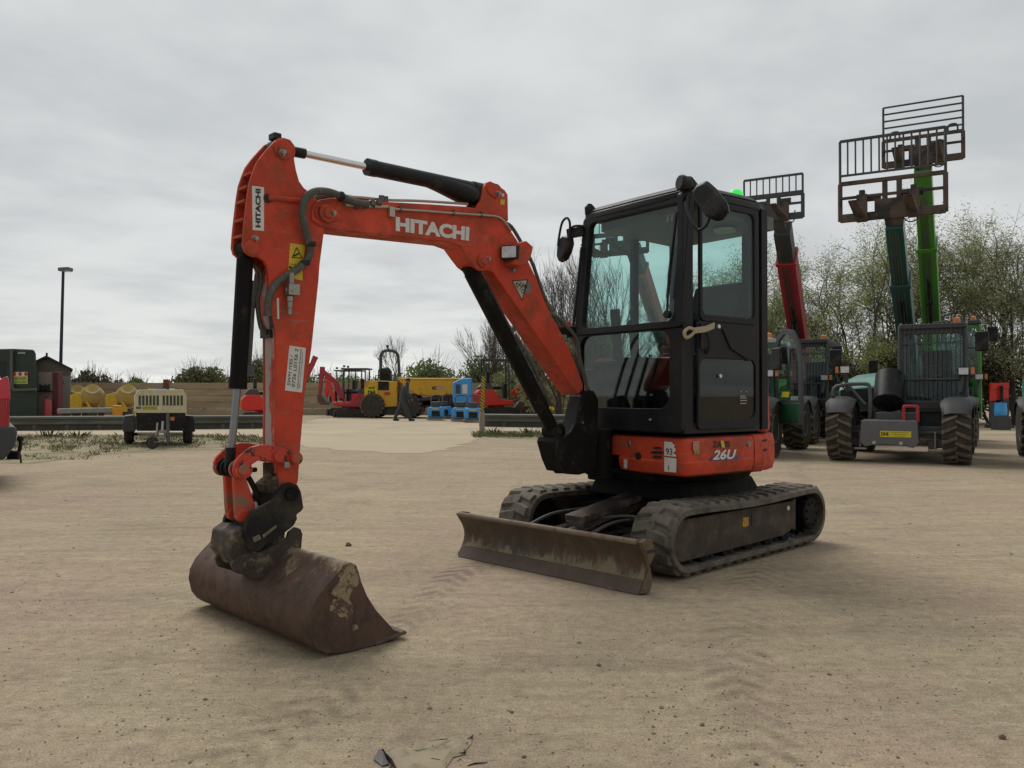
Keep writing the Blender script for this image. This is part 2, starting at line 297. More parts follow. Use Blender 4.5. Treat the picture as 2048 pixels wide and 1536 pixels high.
# ---- undercarriage
def track(sgn):
    b0, b1 = (0.44 * sgn, 0.745 * sgn)
    sF, sR, R = 0.575, 2.235, 0.222
    path = []
    NF = 14
    for k in range(NF + 1):
        a = math.pi / 2 + math.pi * k / NF; path.append((sF + R * math.cos(a), R + R * math.sin(a) + 0.008))
    for k in range(1, 12): path.append((sF + (sR - sF) * k / 12, 0.008))
    for k in range(NF + 1):
        a = -math.pi / 2 + math.pi * k / NF; path.append((sR + R * math.cos(a), R + R * math.sin(a) + 0.008))
    for k in range(1, 16):
        t = k / 16; path.append((sR + (sF - sR) * t, 2 * R + 0.008 - 0.018 * math.sin(math.pi * t) ** 2))
    n = len(path); mb = MB(); ths = 0.028
    cx = lambda i: V((path[i % n][0], path[i % n][1], 0))
    nrm = []
    for i in range(n):
        t = (cx(i + 1) - cx(i - 1)).normalized(); nrm.append(V((t.y, -t.x, 0)))
    prof = [(b0, -0.008), (b0, -0.045), (b0 + 0.04 * sgn, -0.032), (b1 - 0.04 * sgn, -0.032), (b1, -0.045), (b1, -0.008), (b1 - 0.02 * sgn, 0.002), (b0 + 0.02 * sgn, 0.002)]
    vs = []
    for i in range(n):
        for b, o in prof:
            q = cx(i) - nrm[i] * (0.022 - 0) + nrm[i] * (o + 0.0)
            vs.append(U(q.x, b, max(q.y, 0.012)))
    k6 = len(prof)
    mb.add(vs, [[i * k6 + j, i * k6 + (j + 1) % k6, ((i + 1) % n) * k6 + (j + 1) % k6, ((i + 1) % n) * k6 + j] for i in range(n) for j in range(k6)])
    # lugs and inner guide teeth along the loop
    seglen = [(cx(i + 1) - cx(i)).length for i in range(n)]; tot = sum(seglen)
    def along(d):
        d %= tot; i = 0
        while d > seglen[i]: d -= seglen[i]; i += 1
        t = d / seglen[i]; p = cx(i).lerp(cx(i + 1), t); nn = nrm[i].lerp(nrm[(i + 1) % n], t).normalized(); return p, nn
    NL = 38
    for k in range(NL):
        for side in (0, 1):
            p, nn = along(tot * (k + 0.5 * side) / NL); tt = V((-nn.y, nn.x, 0))
            ba, bb = (b0, b0 + 0.60 * (b1 - b0)) if side == 0 else (b0 + 0.40 * (b1 - b0), b1)
            q = []
            for lev, wd, ins in ((-0.03, 0.046, 0.0), (-0.003, 0.030, 0.010)):
                e_ = 0.016; a0, a1 = ba + (ins + (e_ if side == 0 else 0)) * sgn, bb - (ins + (e_ if side == 1 else 0)) * sgn
                sk = 0.018 if side else -0.018
                for bq, s in ((a0, -1), (a1, -1), (a1, 1), (a0, 1)):
                    c = p + nn * lev + tt * (wd * s + sk * (1 if bq == a1 else -1)); q.append(U(c.x, bq, max(c.y, 0.0)))
            mb.prism(q[:4], q[4:])
    for k in range(NL):
        p, nn = along(tot * k / NL); tt = V((-nn.y, nn.x, 0)); q = []
        for lev, wd in ((-0.05, 0.016), (-0.075, 0.009)):
            for bq, s in ((0.55, -1), (0.64, -1), (0.64, 1), (0.55, 1)):
                c = p + nn * lev + tt * wd * s; q.append(U(c.x, bq * sgn, c.y))
        mb.prism(q[:4], q[4:])
        q = []
        for lev, wd in ((-0.05, 0.02), (-0.058, 0.014)):
            for bq, s in ((0.46, -1), (0.73, -1), (0.73, 1), (0.46, 1)):
                c = p + nn * lev + tt * wd * s; q.append(U(c.x, bq * sgn, c.y))
        mb.prism(q[:4], q[4:])
    tr = mb.build('rubber_track', TRACKR, EX, bevel=0.006, seg=1, angle=30)
    ax = Ul * sgn
    m = MB(); c = U(sF, 0.60 * sgn, R + 0.008)
    m.lathe([(0.0, -0.1), (0.165, -0.1), (0.165, -0.03), (0.13, -0.02), (0.13, 0.02), (0.165, 0.03), (0.165, 0.07), (0.0, 0.072)], c, ax, 28)
    m.build('idler_wheel', BLACK_D, tr)
    m = MB(); c = U(sR, 0.60 * sgn, R + 0.008)
    m.lathe([(0.0, -0.1), (0.12, -0.1), (0.15, -0.03), (0.15, 0.03), (0.118, 0.045), (0.118, 0.115), (0.105, 0.125), (0.03, 0.125), (0.0, 0.12)], c, ax, 28)
    for k in range(15):
        a = 2 * math.pi * k / 15; d = Ub * math.cos(a) + UP * math.sin(a); e = -Ub * math.sin(a) + UP * math.cos(a)
        m.box(c + d * 0.16, (0.05, 0.03, 0.05), (d, e, ax))
    for k in range(9):
        a = 2 * math.pi * k / 9; d = Ub * math.cos(a) + UP * math.sin(a); m.cyl(c + d * 0.085 + ax * 0.12, c + d * 0.085 + ax * 0.135, 0.010, n=6)
    m.build('sprocket', BLACK_D, tr)
    m = MB()
    side = [(0.80, 0.34), (0.80, 0.12), (1.98, 0.12), (1.98, 0.335)]
    m.prism([U(s, 0.50 * sgn, z) for s, z in side], [U(s, 0.675 * sgn, z) for s, z in side])
    side = [(0.50, 0.355), (0.47, 0.30), (0.50, 0.13), (0.56, 0.095), (1.85, 0.105), (1.98, 0.13), (1.98, 0.345)]
    m.prism([U(s, 0.676 * sgn, z) for s, z in side], [U(s, 0.690 * sgn, z) for s, z in side])
    m.prism([U(s, 0.686 * sgn, z) for s, z in ((1.98, 0.335), (1.98, 0.14), (2.06, 0.12), (2.06, 0.36))], [U(s, 0.66 * sgn, z) for s, z in ((1.98, 0.335), (1.98, 0.14), (2.06, 0.12), (2.06, 0.36))])
    m.box(U(1.3, 0.59 * sgn, 0.375), (0.16, 0.09, 0.07), (Ub, Ul, UP))
    m.build('track_frame', BROWN, tr, bevel=0.008)
    m = MB()
    for s in (0.85, 1.12, 1.40, 1.67, 1.92): m.lathe([(0, -0.09), (0.055, -0.09), (0.055, -0.03), (0.04, -0.03), (0.04, 0.03), (0.055, 0.03), (0.055, 0.075), (0, 0.08)], U(s, 0.60 * sgn, 0.105), ax, 16)
    m.build('track_rollers', BLACK_D, tr)
    if sgn > 0:
        m = MB(); m.box(U(1.325, 0.692, 0.262), (0.075, 0.004, 0.062), (Ub, Ul, UP)); m.build('warning_sticker', mat('amber vinyl', (0.50, 0.27, 0.015), 0.5, dirt=(0.05, 0.04, 0.02), damt=0.35, dscale=40), tr)
        m = MB(); m.box(U(1.43, 0.691, 0.268), (0.045, 0.006, 0.08), (Ub, Ul, UP)); m.build('tension_port', INK, tr)
        m = MB(); m.cyl(U(1.92, 0.68, 0.30), U(1.92, 0.70, 0.30), 0.018, n=10); m.build('grease_plug', LENS, tr)
    return tr
track(1); track(-1)
m = MB()
m.box(U(1.36, 0, 0.29), (0.62, 0.62, 0.24), (Ub, Ul, UP))
for sx in (-1, 1):
    for sb in (-1, 1): m.beam(U(1.36 + 0.25 * sx, 0.2 * sb, 0.30), U(1.36 + 0.42 * sx, 0.52 * sb, 0.24), 0.16, 0.16)
m.prism([U(s, b, 0.40) for s, b in ((0.98, -0.40), (0.98, 0.40), (1.25, 0.52), (1.85, 0.52), (2.0, 0.4), (2.0, -0.4), (1.85, -0.5), (1.25, -0.5))], [U(s, b, 0.53) for s, b in ((1.02, -0.36), (1.02, 0.36), (1.28, 0.48), (1.78, 0.48), (1.9, 0.38), (1.9, -0.38), (1.8, -0.46), (1.28, -0.46))])
m.build('undercarriage_frame', BLACK_D, EX, bevel=0.012)
m = MB(); m.lathe([(0, 0.40), (0.36, 0.40), (0.36, 0.50), (0.33, 0.50), (0.33, 0.62), (0, 0.62)], CEN, UP, 36); m.build('swing_bearing', BLACK_D, EX)

# ---- dozer blade
bl = MB(); n = 9; prof = []
for k in range(n + 1):
    t = k / n; z = 0.012 + 0.288 * t; prof.append((0.033 + 0.072 * math.sin(math.pi * min(1, t * 1.02)) - 0.012 * t, z))
A = [(s, z) for s, z in prof]; Bk = [(s + 0.03, z) for s, z in prof][::-1]
Bk[0] = (prof[-1][0] + 0.055, 0.30)
P = A + Bk
bl.prism([U(s, -0.775, z) for s, z in P], [U(s, 0.765, z) for s, z in P])
bl.tube([U(prof[-1][0] + 0.010, -0.77, 0.296), U(prof[-1][0] + 0.010, 0.76, 0.296)], 0.0165, 12, 1)
blade = bl.build('dozer_blade', [BLADEM, mat('dusty blade lip', (0.20, 0.155, 0.11), 0.8, var=0.3, scale=6, dirt=(0.10, 0.07, 0.05), damt=0.3, dscale=8)], EX, bevel=0.006)
m = MB(); q = [(0.012, 0.006), (0.022, 0.085), (0.030, 0.085), (0.024, 0.006)]
q = [(prof[0][0] - 0.012, 0.004), (prof[2][0] - 0.010, prof[2][1]), (prof[2][0] + 0.004, prof[2][1]), (prof[0][0] + 0.01, 0.004)]
m.prism([U(s, -0.778, z) for s, z in q], [U(s, 0.768, z) for s, z in q]); m.build('cutting_edge', RUST, blade, bevel=0.002)
for sb in (0.767, -0.795):
    m = MB(); q = [(s - 0.004, z) for s, z in prof] + [(0.07, 0.312), (0.125, 0.30), (0.15, 0.22), (0.10, 0.16), (0.125, 0.07), (0.10, 0.008)]
    m.prism([U(s, sb, z) for s, z in q], [U(s, sb + 0.028, z) for s, z in q])
    if sb > 0: m.beam(U(0.115, 0.787, 0.24), U(0.115, 0.80, 0.24), 0.02, 0.09, Ub, 1)
    m.build('blade_end_plate', [mat('rust streaked plate', (0.15, 0.105, 0.06), 0.8, var=0.5, scale=12, dirt=(0.05, 0.04, 0.03), damt=0.35, dscale=12), INK], blade, bevel=0.004)
for sb in (-0.3, 0.3):
    m = MB(); m.beam(U(0.13, sb, 0.13), U(1.0, sb * 0.9, 0.20), 0.07, 0.10); m.build('push_arm', MUD, blade, bevel=0.008)
m = MB(); m.beam(U(0.36, 0.0, 0.31), U(1.25, 0.0, 0.44), 0.17, 0.045); m.beam(U(0.36, 0.0, 0.27), U(1.2, 0, 0.37), 0.15, 0.05)
m.build('blade_cylinder_guard', mat('scuffed guard plate', (0.045, 0.036, 0.03), 0.55, var=0.4, scale=12, dirt=(0.17, 0.11, 0.075), damt=0.34, dscale=10), blade, bevel=0.006)
m = MB(); m.cyl(U(0.19, 0, 0.215), U(0.6, 0, 0.27), 0.025, n=12); m.cyl(U(0.19, -0.05, 0.215), U(0.19, 0.05, 0.215), 0.035); m.build('blade_cylinder_rod', STEEL, blade)
for sb, e in ((0.24, 0.62), (-0.3, 0.2)):
    m = MB(); m.tube(smoothpath([U(0.15, sb, 0.22), U(0.45, sb, 0.30), U(0.85, sb * 1.1, 0.30), U(1.1, sb * 0.7, 0.33)]), 0.011, 8); m.build('blade_hose', HOSE, blade)
m = MB(); m.tube(smoothpath([U(0.55, 0.05, 0.30), U(0.62, 0.28, 0.33), U(0.75, 0.42, 0.26), U(0.95, 0.45, 0.24)]), 0.009, 8); m.build('blade_hose', HOSE, blade)

# ---- upper deck, skirt, counterweight
def arcpts(l0, f_back, r=0.775, n=10):
    a0 = math.atan2(KL + 0.01, f_back); return [(r * math.cos(a0 + (math.pi * 1.0 - a0 + 0.8) * k / n), r * math.sin(a0 + (math.pi - a0 + 0.8) * k / n)) for k in range(n + 1)]
m = MB()
deck = [(KF - 0.03, 0.1), (KF - 0.03, KL - 0.03), (-0.25, KL - 0.03), (-0.6, 0.40), (-0.72, 0.0), (-0.6, -0.4), (-0.25, -0.68), (KF - 0.05, -0.66), (KF + 0.02, -0.2)]
m.prism([W(f, l, 0.59) for f, l in deck], [W(f, l, 0.86) for f, l in deck])
m.lathe([(0, 0.54), (0.60, 0.54), (0.64, 0.60), (0, 0.60)], CEN, UP, 30)
for l in (front_l0 - 0.34, front_l0 - 0.20): m.beam(W(KF - 0.1, l, 0.72), W(KF + 0.30, l * 0.8, 0.74), 0.06, 0.26)
m.box(W(KF + 0.08, -0.02, 0.60), (0.30, 0.26, 0.03), (F, Lf, UP))
m.build('deck_frame', BLACK_D, EX, bevel=0.01)
m = MB(); m.lathe([(0.04, 0), (0.045, 0.0), (0.045, 0.11), (0, 0.11)], W(KF + 0.06, front_l0 - 0.10, 0.655), UP, 14); m.build('grease_canister', mat('dirty grey canister', (0.20, 0.20, 0.17), 0.6, var=0.3), EX)
# skirt: plan curve with a soft crease half way up

plan = [(KF + 0.035, front_l0), (KF + 0.036, front_l0 + 0.2), (KF + 0.034, KL - 0.06), (KF + 0.031, KL - 0.022), (KF + 0.022, KL - 0.002), (KF + 0.004, KL + 0.010), (KF - 0.04, KL + 0.014), (0.30, KL + 0.018), (0.05, KL + 0.018), (-0.10, KL + 0.016)]
plan_c = [(-0.108, KL + 0.016), (-0.20, KL + 0.010)]
for k in range(1, 15):
    a = math.atan2(KL + 0.005, -0.28) + k * 0.21; plan_c.append((0.775 * math.cos(a), 0.775 * math.sin(a)))
lev = [(0.600, -0.045), (0.612, -0.02), (0.660, 0.0), (0.690, 0.002), (0.700, -0.004), (0.815, -0.002), (0.842, -0.014), (0.850, -0.04)]
def skin(mb, plan, levels, thick=0.03, m=0):
    n = len(plan); rows = []
    def off(i, d):
        p0, p1 = V((*plan[max(i - 1, 0)], 0)), V((*plan[min(i + 1, n - 1)], 0)); t = (p1 - p0).normalized(); nn = V((t.y, -t.x, 0))
        c = V((*plan[i], 0))
        if nn.dot(c) < 0: nn = -nn
        return c + nn * d
    for z, d in levels: rows.append([W(off(i, d).x, off(i, d).y, z) for i in range(n)])
    for z, d in reversed(levels): rows.append([W(off(i, d - thick).x, off(i, d - thick).y, z) for i in range(n)])
    R = len(rows); vs = [p for r in rows for p in r]
    fs = [[i * n + j, i * n + j + 1, ((i + 1) % R) * n + j + 1, ((i + 1) % R) * n + j] for i in range(R) for j in range(n - 1)]
    fs += [[i * n for i in range(R)], [i * n + n - 1 for i in range(R)][::-1]]
    mb.add(vs, fs, m)
def dense(pl, k=3):
    out = []
    for a, b in zip(pl, pl[1:]): out += [(a[0] + (b[0] - a[0]) * i / k, a[1] + (b[1] - a[1]) * i / k) for i in range(k)]
    return out + [pl[-1]]
m = MB(); skin(m, dense(plan), lev); skin(m, [(KF + 0.033, front_l0 - 0.07), (KF + 0.034, front_l0 - 0.03), (KF + 0.0348, front_l0 - 0.001)], [(0.705, -0.012), (0.712, 0.0), (0.82, -0.002), (0.842, -0.014), (0.850, -0.04)]); skirt = m.build('side_skirt', ORANGE, EX, angle=28)
m = MB(); skin(m, dense(plan_c), [(0.590 + 0.0, -0.05), (0.605, -0.015), (0.66, 0.0), (0.80, 0.0), (0.845, -0.012), (0.855, -0.04)], 0.25); cw = m.build('counterweight', ORANGE, EX, angle=60)
def front_pt(px, py, d=0.0): return onplane(px, py, W(KF + 0.036 + d, 0, 0), F)
def side_pt(px, py, d=0.0): return onplane(px, py, W(0, KL + 0.0185 + d, 0), Lf)
def sticker(name, pxs, fn, nrm, mt, parent, d=0.001, th=0.002):
    m = MB(); P = [fn(x, y, d) for x, y in pxs]; m.prism(P, [p + nrm * th for p in P]); return m.build(name, mt, parent, smooth=False)
for px, py in ((1257, 887),): 
    m = MB(); p = front_pt(px, py); m.lathe([(0.021, 0), (0.018, 0.005), (0.011, 0.002), (0.011, 0.008), (0, 0.009)], p, F, 18); m.build('skirt_bolt', STEEL, skirt)
m = MB(); p = side_pt(1497, 887); m.lathe([(0.021, 0), (0.018, 0.005), (0.011, 0.002), (0.011, 0.008), (0, 0.009)], p, Lf, 18); m.build('skirt_bolt', STEEL, skirt)
m = MB(); p = front_pt(1276, 912); m.cyl(p - F * 0.01, p + F * 0.002, 0.026, n=20); m.build('tow_hole', INK, skirt)
for (x, y, w, h) in ((1314, 896, 9, 4), (1314, 905, 14, 5), (1314, 914, 10, 5)):
    m = MB(); q = [(x - w, y), (x - w * .6, y - h * .6), (x + w * .6, y - h * .5), (x + w, y + 1), (x + w * .6, y + h * .6), (x - w * .6, y + h * .5)]
    P = [front_pt(a, b, 0.002) for a, b in q]; m.prism(P, [c - F * 0.012 for c in P]); m.build('skirt_vent', INK, skirt, smooth=False)
for (x, y) in ((1527, 881), (1527, 900)):
    m = MB(); P = [onplane(a, b, W(-0.25, KL + 0.004, 0), Lf) for a, b in ((x - 7, y), (x + 6, y - 3), (x + 6, y + 1), (x - 7, y + 4))]; m.prism([c + Lf * 0.004 for c in P], [c - Lf * 0.02 for c in P]); m.build('counterweight_slot', INK, cw, smooth=False)
s1 = sticker('number_sticker', [(1329, 883), (1344, 884), (1346, 888), (1350, 890), (1348, 896), (1352, 897), (1351, 903), (1346, 906), (1352, 909), (1352, 914), (1329, 911)], front_pt, F, WHITE, skirt)
text('lettering', '93', [front_pt(1331.5, 909, .0045), front_pt(1344.5, 910.5, .0045), front_pt(1344.5, 897, .0045), front_pt(1331.5, 896, .0045)], INK, s1, bold=0.01)
s2 = sticker('torn_sticker', [(1329, 914), (1353, 917), (1352.5, 945), (1329, 943)], front_pt, F, WHITE, skirt)
text('lettering', '6', [front_pt(1335.5, 940, .0045), front_pt(1338.5, 940.3, .0045), front_pt(1338.5, 929.5, .0045), front_pt(1335.5, 929, .0045)], INK, s2)
sticker('small_sticker', [(1247.5, 918), (1254.5, 919), (1254.5, 937), (1248, 936)], front_pt, F, WHITE, skirt)
s3 = sticker('noise_sticker', [(1386, 883), (1398, 882), (1398.5, 901), (1386, 902)], side_pt, Lf, mat('faded pink sticker', (0.5, 0.28, 0.22), 0.6, var=0.5, scale=60, dirt=(0.45, 0.05, 0.03), damt=0.4, dscale=50), skirt)
sticker('noise_sticker_patch', [(1388, 901), (1399, 900), (1399, 908), (1388, 909)], side_pt, Lf, mat('green and yellow sticker', (0.35, 0.30, 0.05), 0.6, var=0.4, scale=60, dirt=(0.02, 0.10, 0.04), damt=0.4, dscale=60), skirt)
sp = lambda x, y: side_pt(x, y, 0.002)
text('lettering', 'ZAXIS', [sp(1426, 895.5), sp(1460.5, 894), sp(1460.5, 881.5), sp(1426, 882.5)], INK, skirt, bold=0.025)
sticker('paint_patch', [(1441, 881.5), (1447, 881), (1450, 895), (1444, 895.5)], side_pt, Lf, YELLOWV, skirt, d=0.0022, th=0.0008)
sticker('model_backing', [(1419, 922), (1425, 913), (1474, 911), (1479, 919.5)], side_pt, Lf, BLUEV, skirt, d=0.0006, th=0.0008)
text('lettering', '26U', [sp(1425.5, 920), sp(1471, 918), sp(1473, 898), sp(1427.5, 900)], WHITE, skirt, bold=0.035, shear=0.15)
# engine hood behind the cab
m = MB()
hp = []
for k in range(0, 15):
    a = math.atan2(KL - 0.01, -0.30) + k * 0.20; hp.append((0.745 * math.cos(a), 0.745 * math.sin(a)))
hp = [(-0.22, 0.66)] + hp + [(-0.22, -0.60)]
m.prism([W(f, l, 0.862) for f, l in hp], [W(f * 0.97, l * 0.97, 1.42) for f, l in hp]); hood = m.build('engine_hood', ORANGE, EX, bevel=0.03, seg=3)

# ---- cab
def fz(z): return KF - 0.035 + (0.095 * (2.45 - z) / 0.87 if z > 1.58 else 0.095)
def cf(l, z, t): return W(fz(z) + t, l, z)
LR = KL - 1.007

def cs(f, z, t): return W(f, KL + t, z)
ZR = 2.475
m = MB()
# front frame: upper opening and lower opening
m.frame(cf, (LR, KL, 1.555, 2.42, 0.03), (LR + 0.075, KL - 0.070, 1.60, 2.375, 0.05), -0.05, 0.0)
m.frame(cf, (LR, KL, 0.885, 1.554, 0.03), (LR + 0.06, KL - 0.10, 1.035, 1.545, 0.09), -0.05, -0.002)
# side frame, roof rail, rear pillars
plan_cab = [(fz(1.6) - 0.03, KL), (-0.17, KL), (-0.30, KL - 0.05), (-0.40, KL - 0.16), (-0.46, KL - 0.32), (-0.46, LR + 0.05), (-0.40, LR), (fz(1.6) - 0.03, LR)]
m.frame(cs, (-0.19, fz(1.6) - 0.02, 0.885, 2.42, 0.03), (-0.135, fz(1.6) - 0.12, 0.93, 2.38, 0.04), -0.05, -0.003)
for (f, l) in ((-0.25, KL - 0.045), (-0.42, KL - 0.25), (-0.44, LR + 0.04)): m.beam(W(f, l, 0.885), W(f, l, 2.42), 0.09, 0.07, F)
m.prism([W(f, l, 0.875) for f, l in plan_cab], [W(f, l, 0.93) for f, l in plan_cab])
m.prism([W(f, LR, 0.93) for f in (fz(1.2) - 0.05, -0.42)] + [W(f, LR, z) for f, z in ((-0.42, 1.42), (fz(1.4) - 0.05, 1.30))],
        [W(f, LR + 0.03, 0.93) for f in (fz(1.2) - 0.05, -0.42)] + [W(f, LR + 0.03, z) for f, z in ((-0.42, 1.42), (fz(1.4) - 0.05, 1.30))])
m.beam(W(0.02, LR + 0.02, 1.40), W(0.02, LR + 0.02, 2.42), 0.05, 0.05, F)
m.prism([W(-0.44, KL - 0.3, 0.93), W(-0.44, LR + 0.03, 0.93), W(-0.44, LR + 0.03, 1.55), W(-0.44, KL - 0.3, 1.55)], [W(-0.41, KL - 0.3, 0.93), W(-0.41, LR + 0.03, 0.93), W(-0.41, LR + 0.03, 1.55), W(-0.41, KL - 0.3, 1.55)])
m.prism([W(-0.17, KL - 0.004, 0.93), W(-0.40, KL - 0.17, 0.93), W(-0.40, KL - 0.17, 1.5), W(-0.17, KL - 0.004, 1.5)], [W(-0.17, KL - 0.03, 0.93), W(-0.38, KL - 0.2, 0.93), W(-0.38, KL - 0.2, 1.5), W(-0.17, KL - 0.03, 1.5)])
cab = m.build('cab', CABMAT, EX, bevel=0.008)
m = MB(); fr = fz(2.42)
rp = [(fr - 0.005, LR), (fr + 0.005, LR + 0.05), (fr + 0.012, 0.2), (fr + 0.005, KL - 0.06), (fr - 0.03, KL + 0.006), (-0.17, KL + 0.008), (-0.33, KL - 0.05), (-0.44, KL - 0.2), (-0.48, KL - 0.35), (-0.48, LR + 0.05), (-0.42, LR)]
m.prism([W(f, l, 2.395) for f, l in rp], [W(f * 0.985, l, 2.455 + 0.03 * (1 if l > 9 else 0)) for f, l in rp])
m.prism([W(f * 0.985, l, 2.4552) for f, l in rp], [W(f * 0.88, 0.2 + (l - 0.2) * 0.9, 2.495) for f, l in rp])
m.build('roof', CABMAT, cab, bevel=0.02, seg=3)
for l in (LR + 0.015, KL - 0.05):
    m = MB(); q = [(fr - 0.13, 2.44), (fr + 0.0, 2.44), (fr + 0.005, 2.50), (fr - 0.02, 2.53), (fr - 0.05, 2.53), (fr - 0.11, 2.49)]
    if l > 0: q = [(f, z + 0.005) for f, z in q]
    m.prism([W(f, l, z) for f, z in q], [W(f, l + 0.025, z) for f, z in q]); m.build('lifting_lug', CABMAT, cab, bevel=0.006)
m = MB(); m.panel(cf, (LR + 0.06, KL - 0.06, 1.59, 2.385, 0.05), -0.03, -0.024); m.build('windscreen', GLASS, cab)
m = MB(); m.panel(cf, (LR + 0.05, KL - 0.09, 1.025, 1.55, 0.09), -0.03, -0.024); m.build('lower_windscreen', GLASSL, cab)
m = MB(); m.prism([W(fz(1.5) - 0.05, LR + 0.012, 1.32), W(0.04, LR + 0.012, 1.42), W(0.04, LR + 0.012, 2.38), W(fz(2.38) - 0.05, LR + 0.012, 2.38)], [W(fz(1.5) - 0.05, LR + 0.017, 1.32), W(0.04, LR + 0.017, 1.42), W(0.04, LR + 0.017, 2.38), W(fz(2.38) - 0.05, LR + 0.017, 2.38)]); m.build('right_window', GLASS, cab)
m = MB(); m.prism([W(0.0, LR + 0.012, 1.42), W(-0.40, LR + 0.012, 1.42), W(-0.40, LR + 0.012, 2.38), W(0.0, LR + 0.012, 2.38)], [W(0.0, LR + 0.017, 1.42), W(-0.40, LR + 0.017, 1.42), W(-0.40, LR + 0.017, 2.38), W(0.0, LR + 0.017, 2.38)]); m.build('right_window', GLASS, cab)
m = MB(); m.prism([W(-0.43, LR + 0.06, 1.55), W(-0.43, KL - 0.28, 1.55), W(-0.43, KL - 0.28, 2.40), W(-0.43, LR + 0.06, 2.40)], [W(-0.424, LR + 0.06, 1.55), W(-0.424, KL - 0.28, 1.55), W(-0.424, KL - 0.28, 2.40), W(-0.424, LR + 0.06, 2.40)]); m.build('rear_window', GLASS, cab)
m = MB(); m.prism([W(-0.27, KL - 0.06, 1.5), W(-0.39, KL - 0.2, 1.5), W(-0.39, KL - 0.2, 2.40), W(-0.27, KL - 0.06, 2.40)], [W(-0.265, KL - 0.066, 1.5), W(-0.385, KL - 0.206, 1.5), W(-0.385, KL - 0.206, 2.40), W(-0.265, KL - 0.066, 2.40)]); m.build('corner_window', mat('green corner glass', (0.10, 0.16, 0.13), 0.1, var=0.1, coat=0.4), cab)
m = MB(); m.tube([cf(KL - 0.105, 1.64, 0.02), cf(KL - 0.10, 1.9, 0.035), cf(KL - 0.075, 2.30, 0.03)], 0.008, 6); m.tube([cf(KL - 0.125, 1.75, 0.006), cf(KL - 0.10, 2.30, 0.006)], 0.010, 6); m.tube([cf(KL - 0.105, 1.64, -0.0), cf(KL - 0.105, 1.64, 0.03)], 0.025, 10); m.build('windscreen_wiper', BLACK, cab)
m = MB(); m.tube(smoothpath([cf(LR + 0.0, 1.55, 0.02), cf(LR + 0.02, 1.9, 0.02), cf(LR + 0.03, 2.2, 0.02)]), 0.010, 6); m.build('grab_rail', CABMAT, cab)
m = MB()
for l in (0.30,): m.panel(cf, (0.49, 0.515, 2.26, 2.31, 0.004), -0.0225, -0.0215)
m.panel(cf, (0.525, 0.55, 2.26, 2.31, 0.004), -0.0225, -0.0215); m.build('glass_sticker', GREY, cab)
for px, py in ((1165, 845), (1301, 839)):
    m = MB(); p = onplane(px, py, W(fz(1.0), 0, 0), F); m.cyl(p - F * 0.01, p + F * 0.008, 0.007, n=8); m.build('cab_bolt', LENS, cab)

# door
fD0, fD1 = -0.150, KF - 0.105
m = MB()
m.frame(cs, (fD0, fD1, 1.60, 2.395, 0.05), (fD0 + 0.040, fD1 - 0.028, 1.645, 2.355, 0.045), -0.005, 0.018)
m.frame(cs, (fD0, fD1 + 0.02, 0.90, 1.6005, 0.03), (fD0 + 0.030, fD1 - 0.0, 0.965, 1.36, 0.06), -0.005, 0.0165)
q = [(fD0 + 0.05, 1.58), (fD0 + 0.05, 1.36), (fD0 + 0.12, 1.355), (0.16, 1.43), (0.25, 1.56)]
m.prism([cs(f, z, 0.0) for f, z in q], [cs(f, z, 0.028) for f, z in q])
door = m.build('cab_door', CABMAT, EX, bevel=0.007)
m = MB(); m.panel(cs, (fD0 + 0.03, fD1 - 0.02, 1.635, 2.365, 0.045), 0.002, 0.007); m.build('door_window', GLASS, door)
m = MB(); m.panel(cs, (fD0 + 0.02, fD1 + 0.01, 0.955, 1.37, 0.06), 0.002, 0.007); m.build('door_window', GLASSD, door)
m = MB(); m.beam(cs(fD1 - 0.01, 1.42, 0.02), cs(fD1 - 0.01, 1.58, 0.02), 0.03, 0.02, Lf); m.tube(smoothpath([cs(fD1 - 0.045, 1.56, 0.018), cs(fD1 - 0.05, 1.50, 0.04), cs(fD1 - 0.06, 1.44, 0.04), cs(fD1 - 0.06, 1.39, 0.018)]), 0.009, 8); m.build('door_handle', BLACK, door)
m = MB(); p = side_pt(1436, 653); m.cyl(p - Lf * 0.02, p + Lf * 0.012, 0.013, n=14); p = side_pt(1441, 752); m.cyl(p - Lf * 0.01, p + Lf * 0.004, 0.012, n=14); m.build('lock_barrel', LENS, door)
strapm = mat('dirty cream strap', (0.42, 0.36, 0.25), 0.9, var=0.2, scale=20, dirt=(0.2, 0.16, 0.1), damt=0.3, dscale=20)
m = MB(); q = [(1388, 655), (1410, 652), (1428, 645), (1427, 657), (1411, 664), (1390, 667)]; P = [side_pt(x, y, 0.012) for x, y in q]; m.prism(P, [c + Lf * 0.008 for c in P])
c = [side_pt(x, y, 0.02) for x, y in ((1390, 660), (1378, 656), (1369, 664), (1372, 675), (1382, 671), (1390, 662))]; m.tube(smoothpath(c), 0.011, 6); m.build('strap', strapm, door)
m = MB(); P = [side_pt(x, y, -0.006) for x, y in ((1480, 812), (1494, 812), (1494, 828), (1480, 828))]
lbl = MB(); 
for x, y, w in ((1480, 782, 3), (1491, 782, 3), (1480, 791, 11), (1480, 795, 13), (1480, 800, 14), (1480, 806, 12)):
    P = [side_pt(a, b, -0.009) for a, b in ((x, y), (x + w, y), (x + w, y + 2), (x, y + 2))]; lbl.prism(P, [c + Lf * 0.001 for c in P])
lbl.build('safety_label', mat('label print', (0.35, 0.30, 0.29), 0.6, var=0.5, scale=80), door, smooth=False)

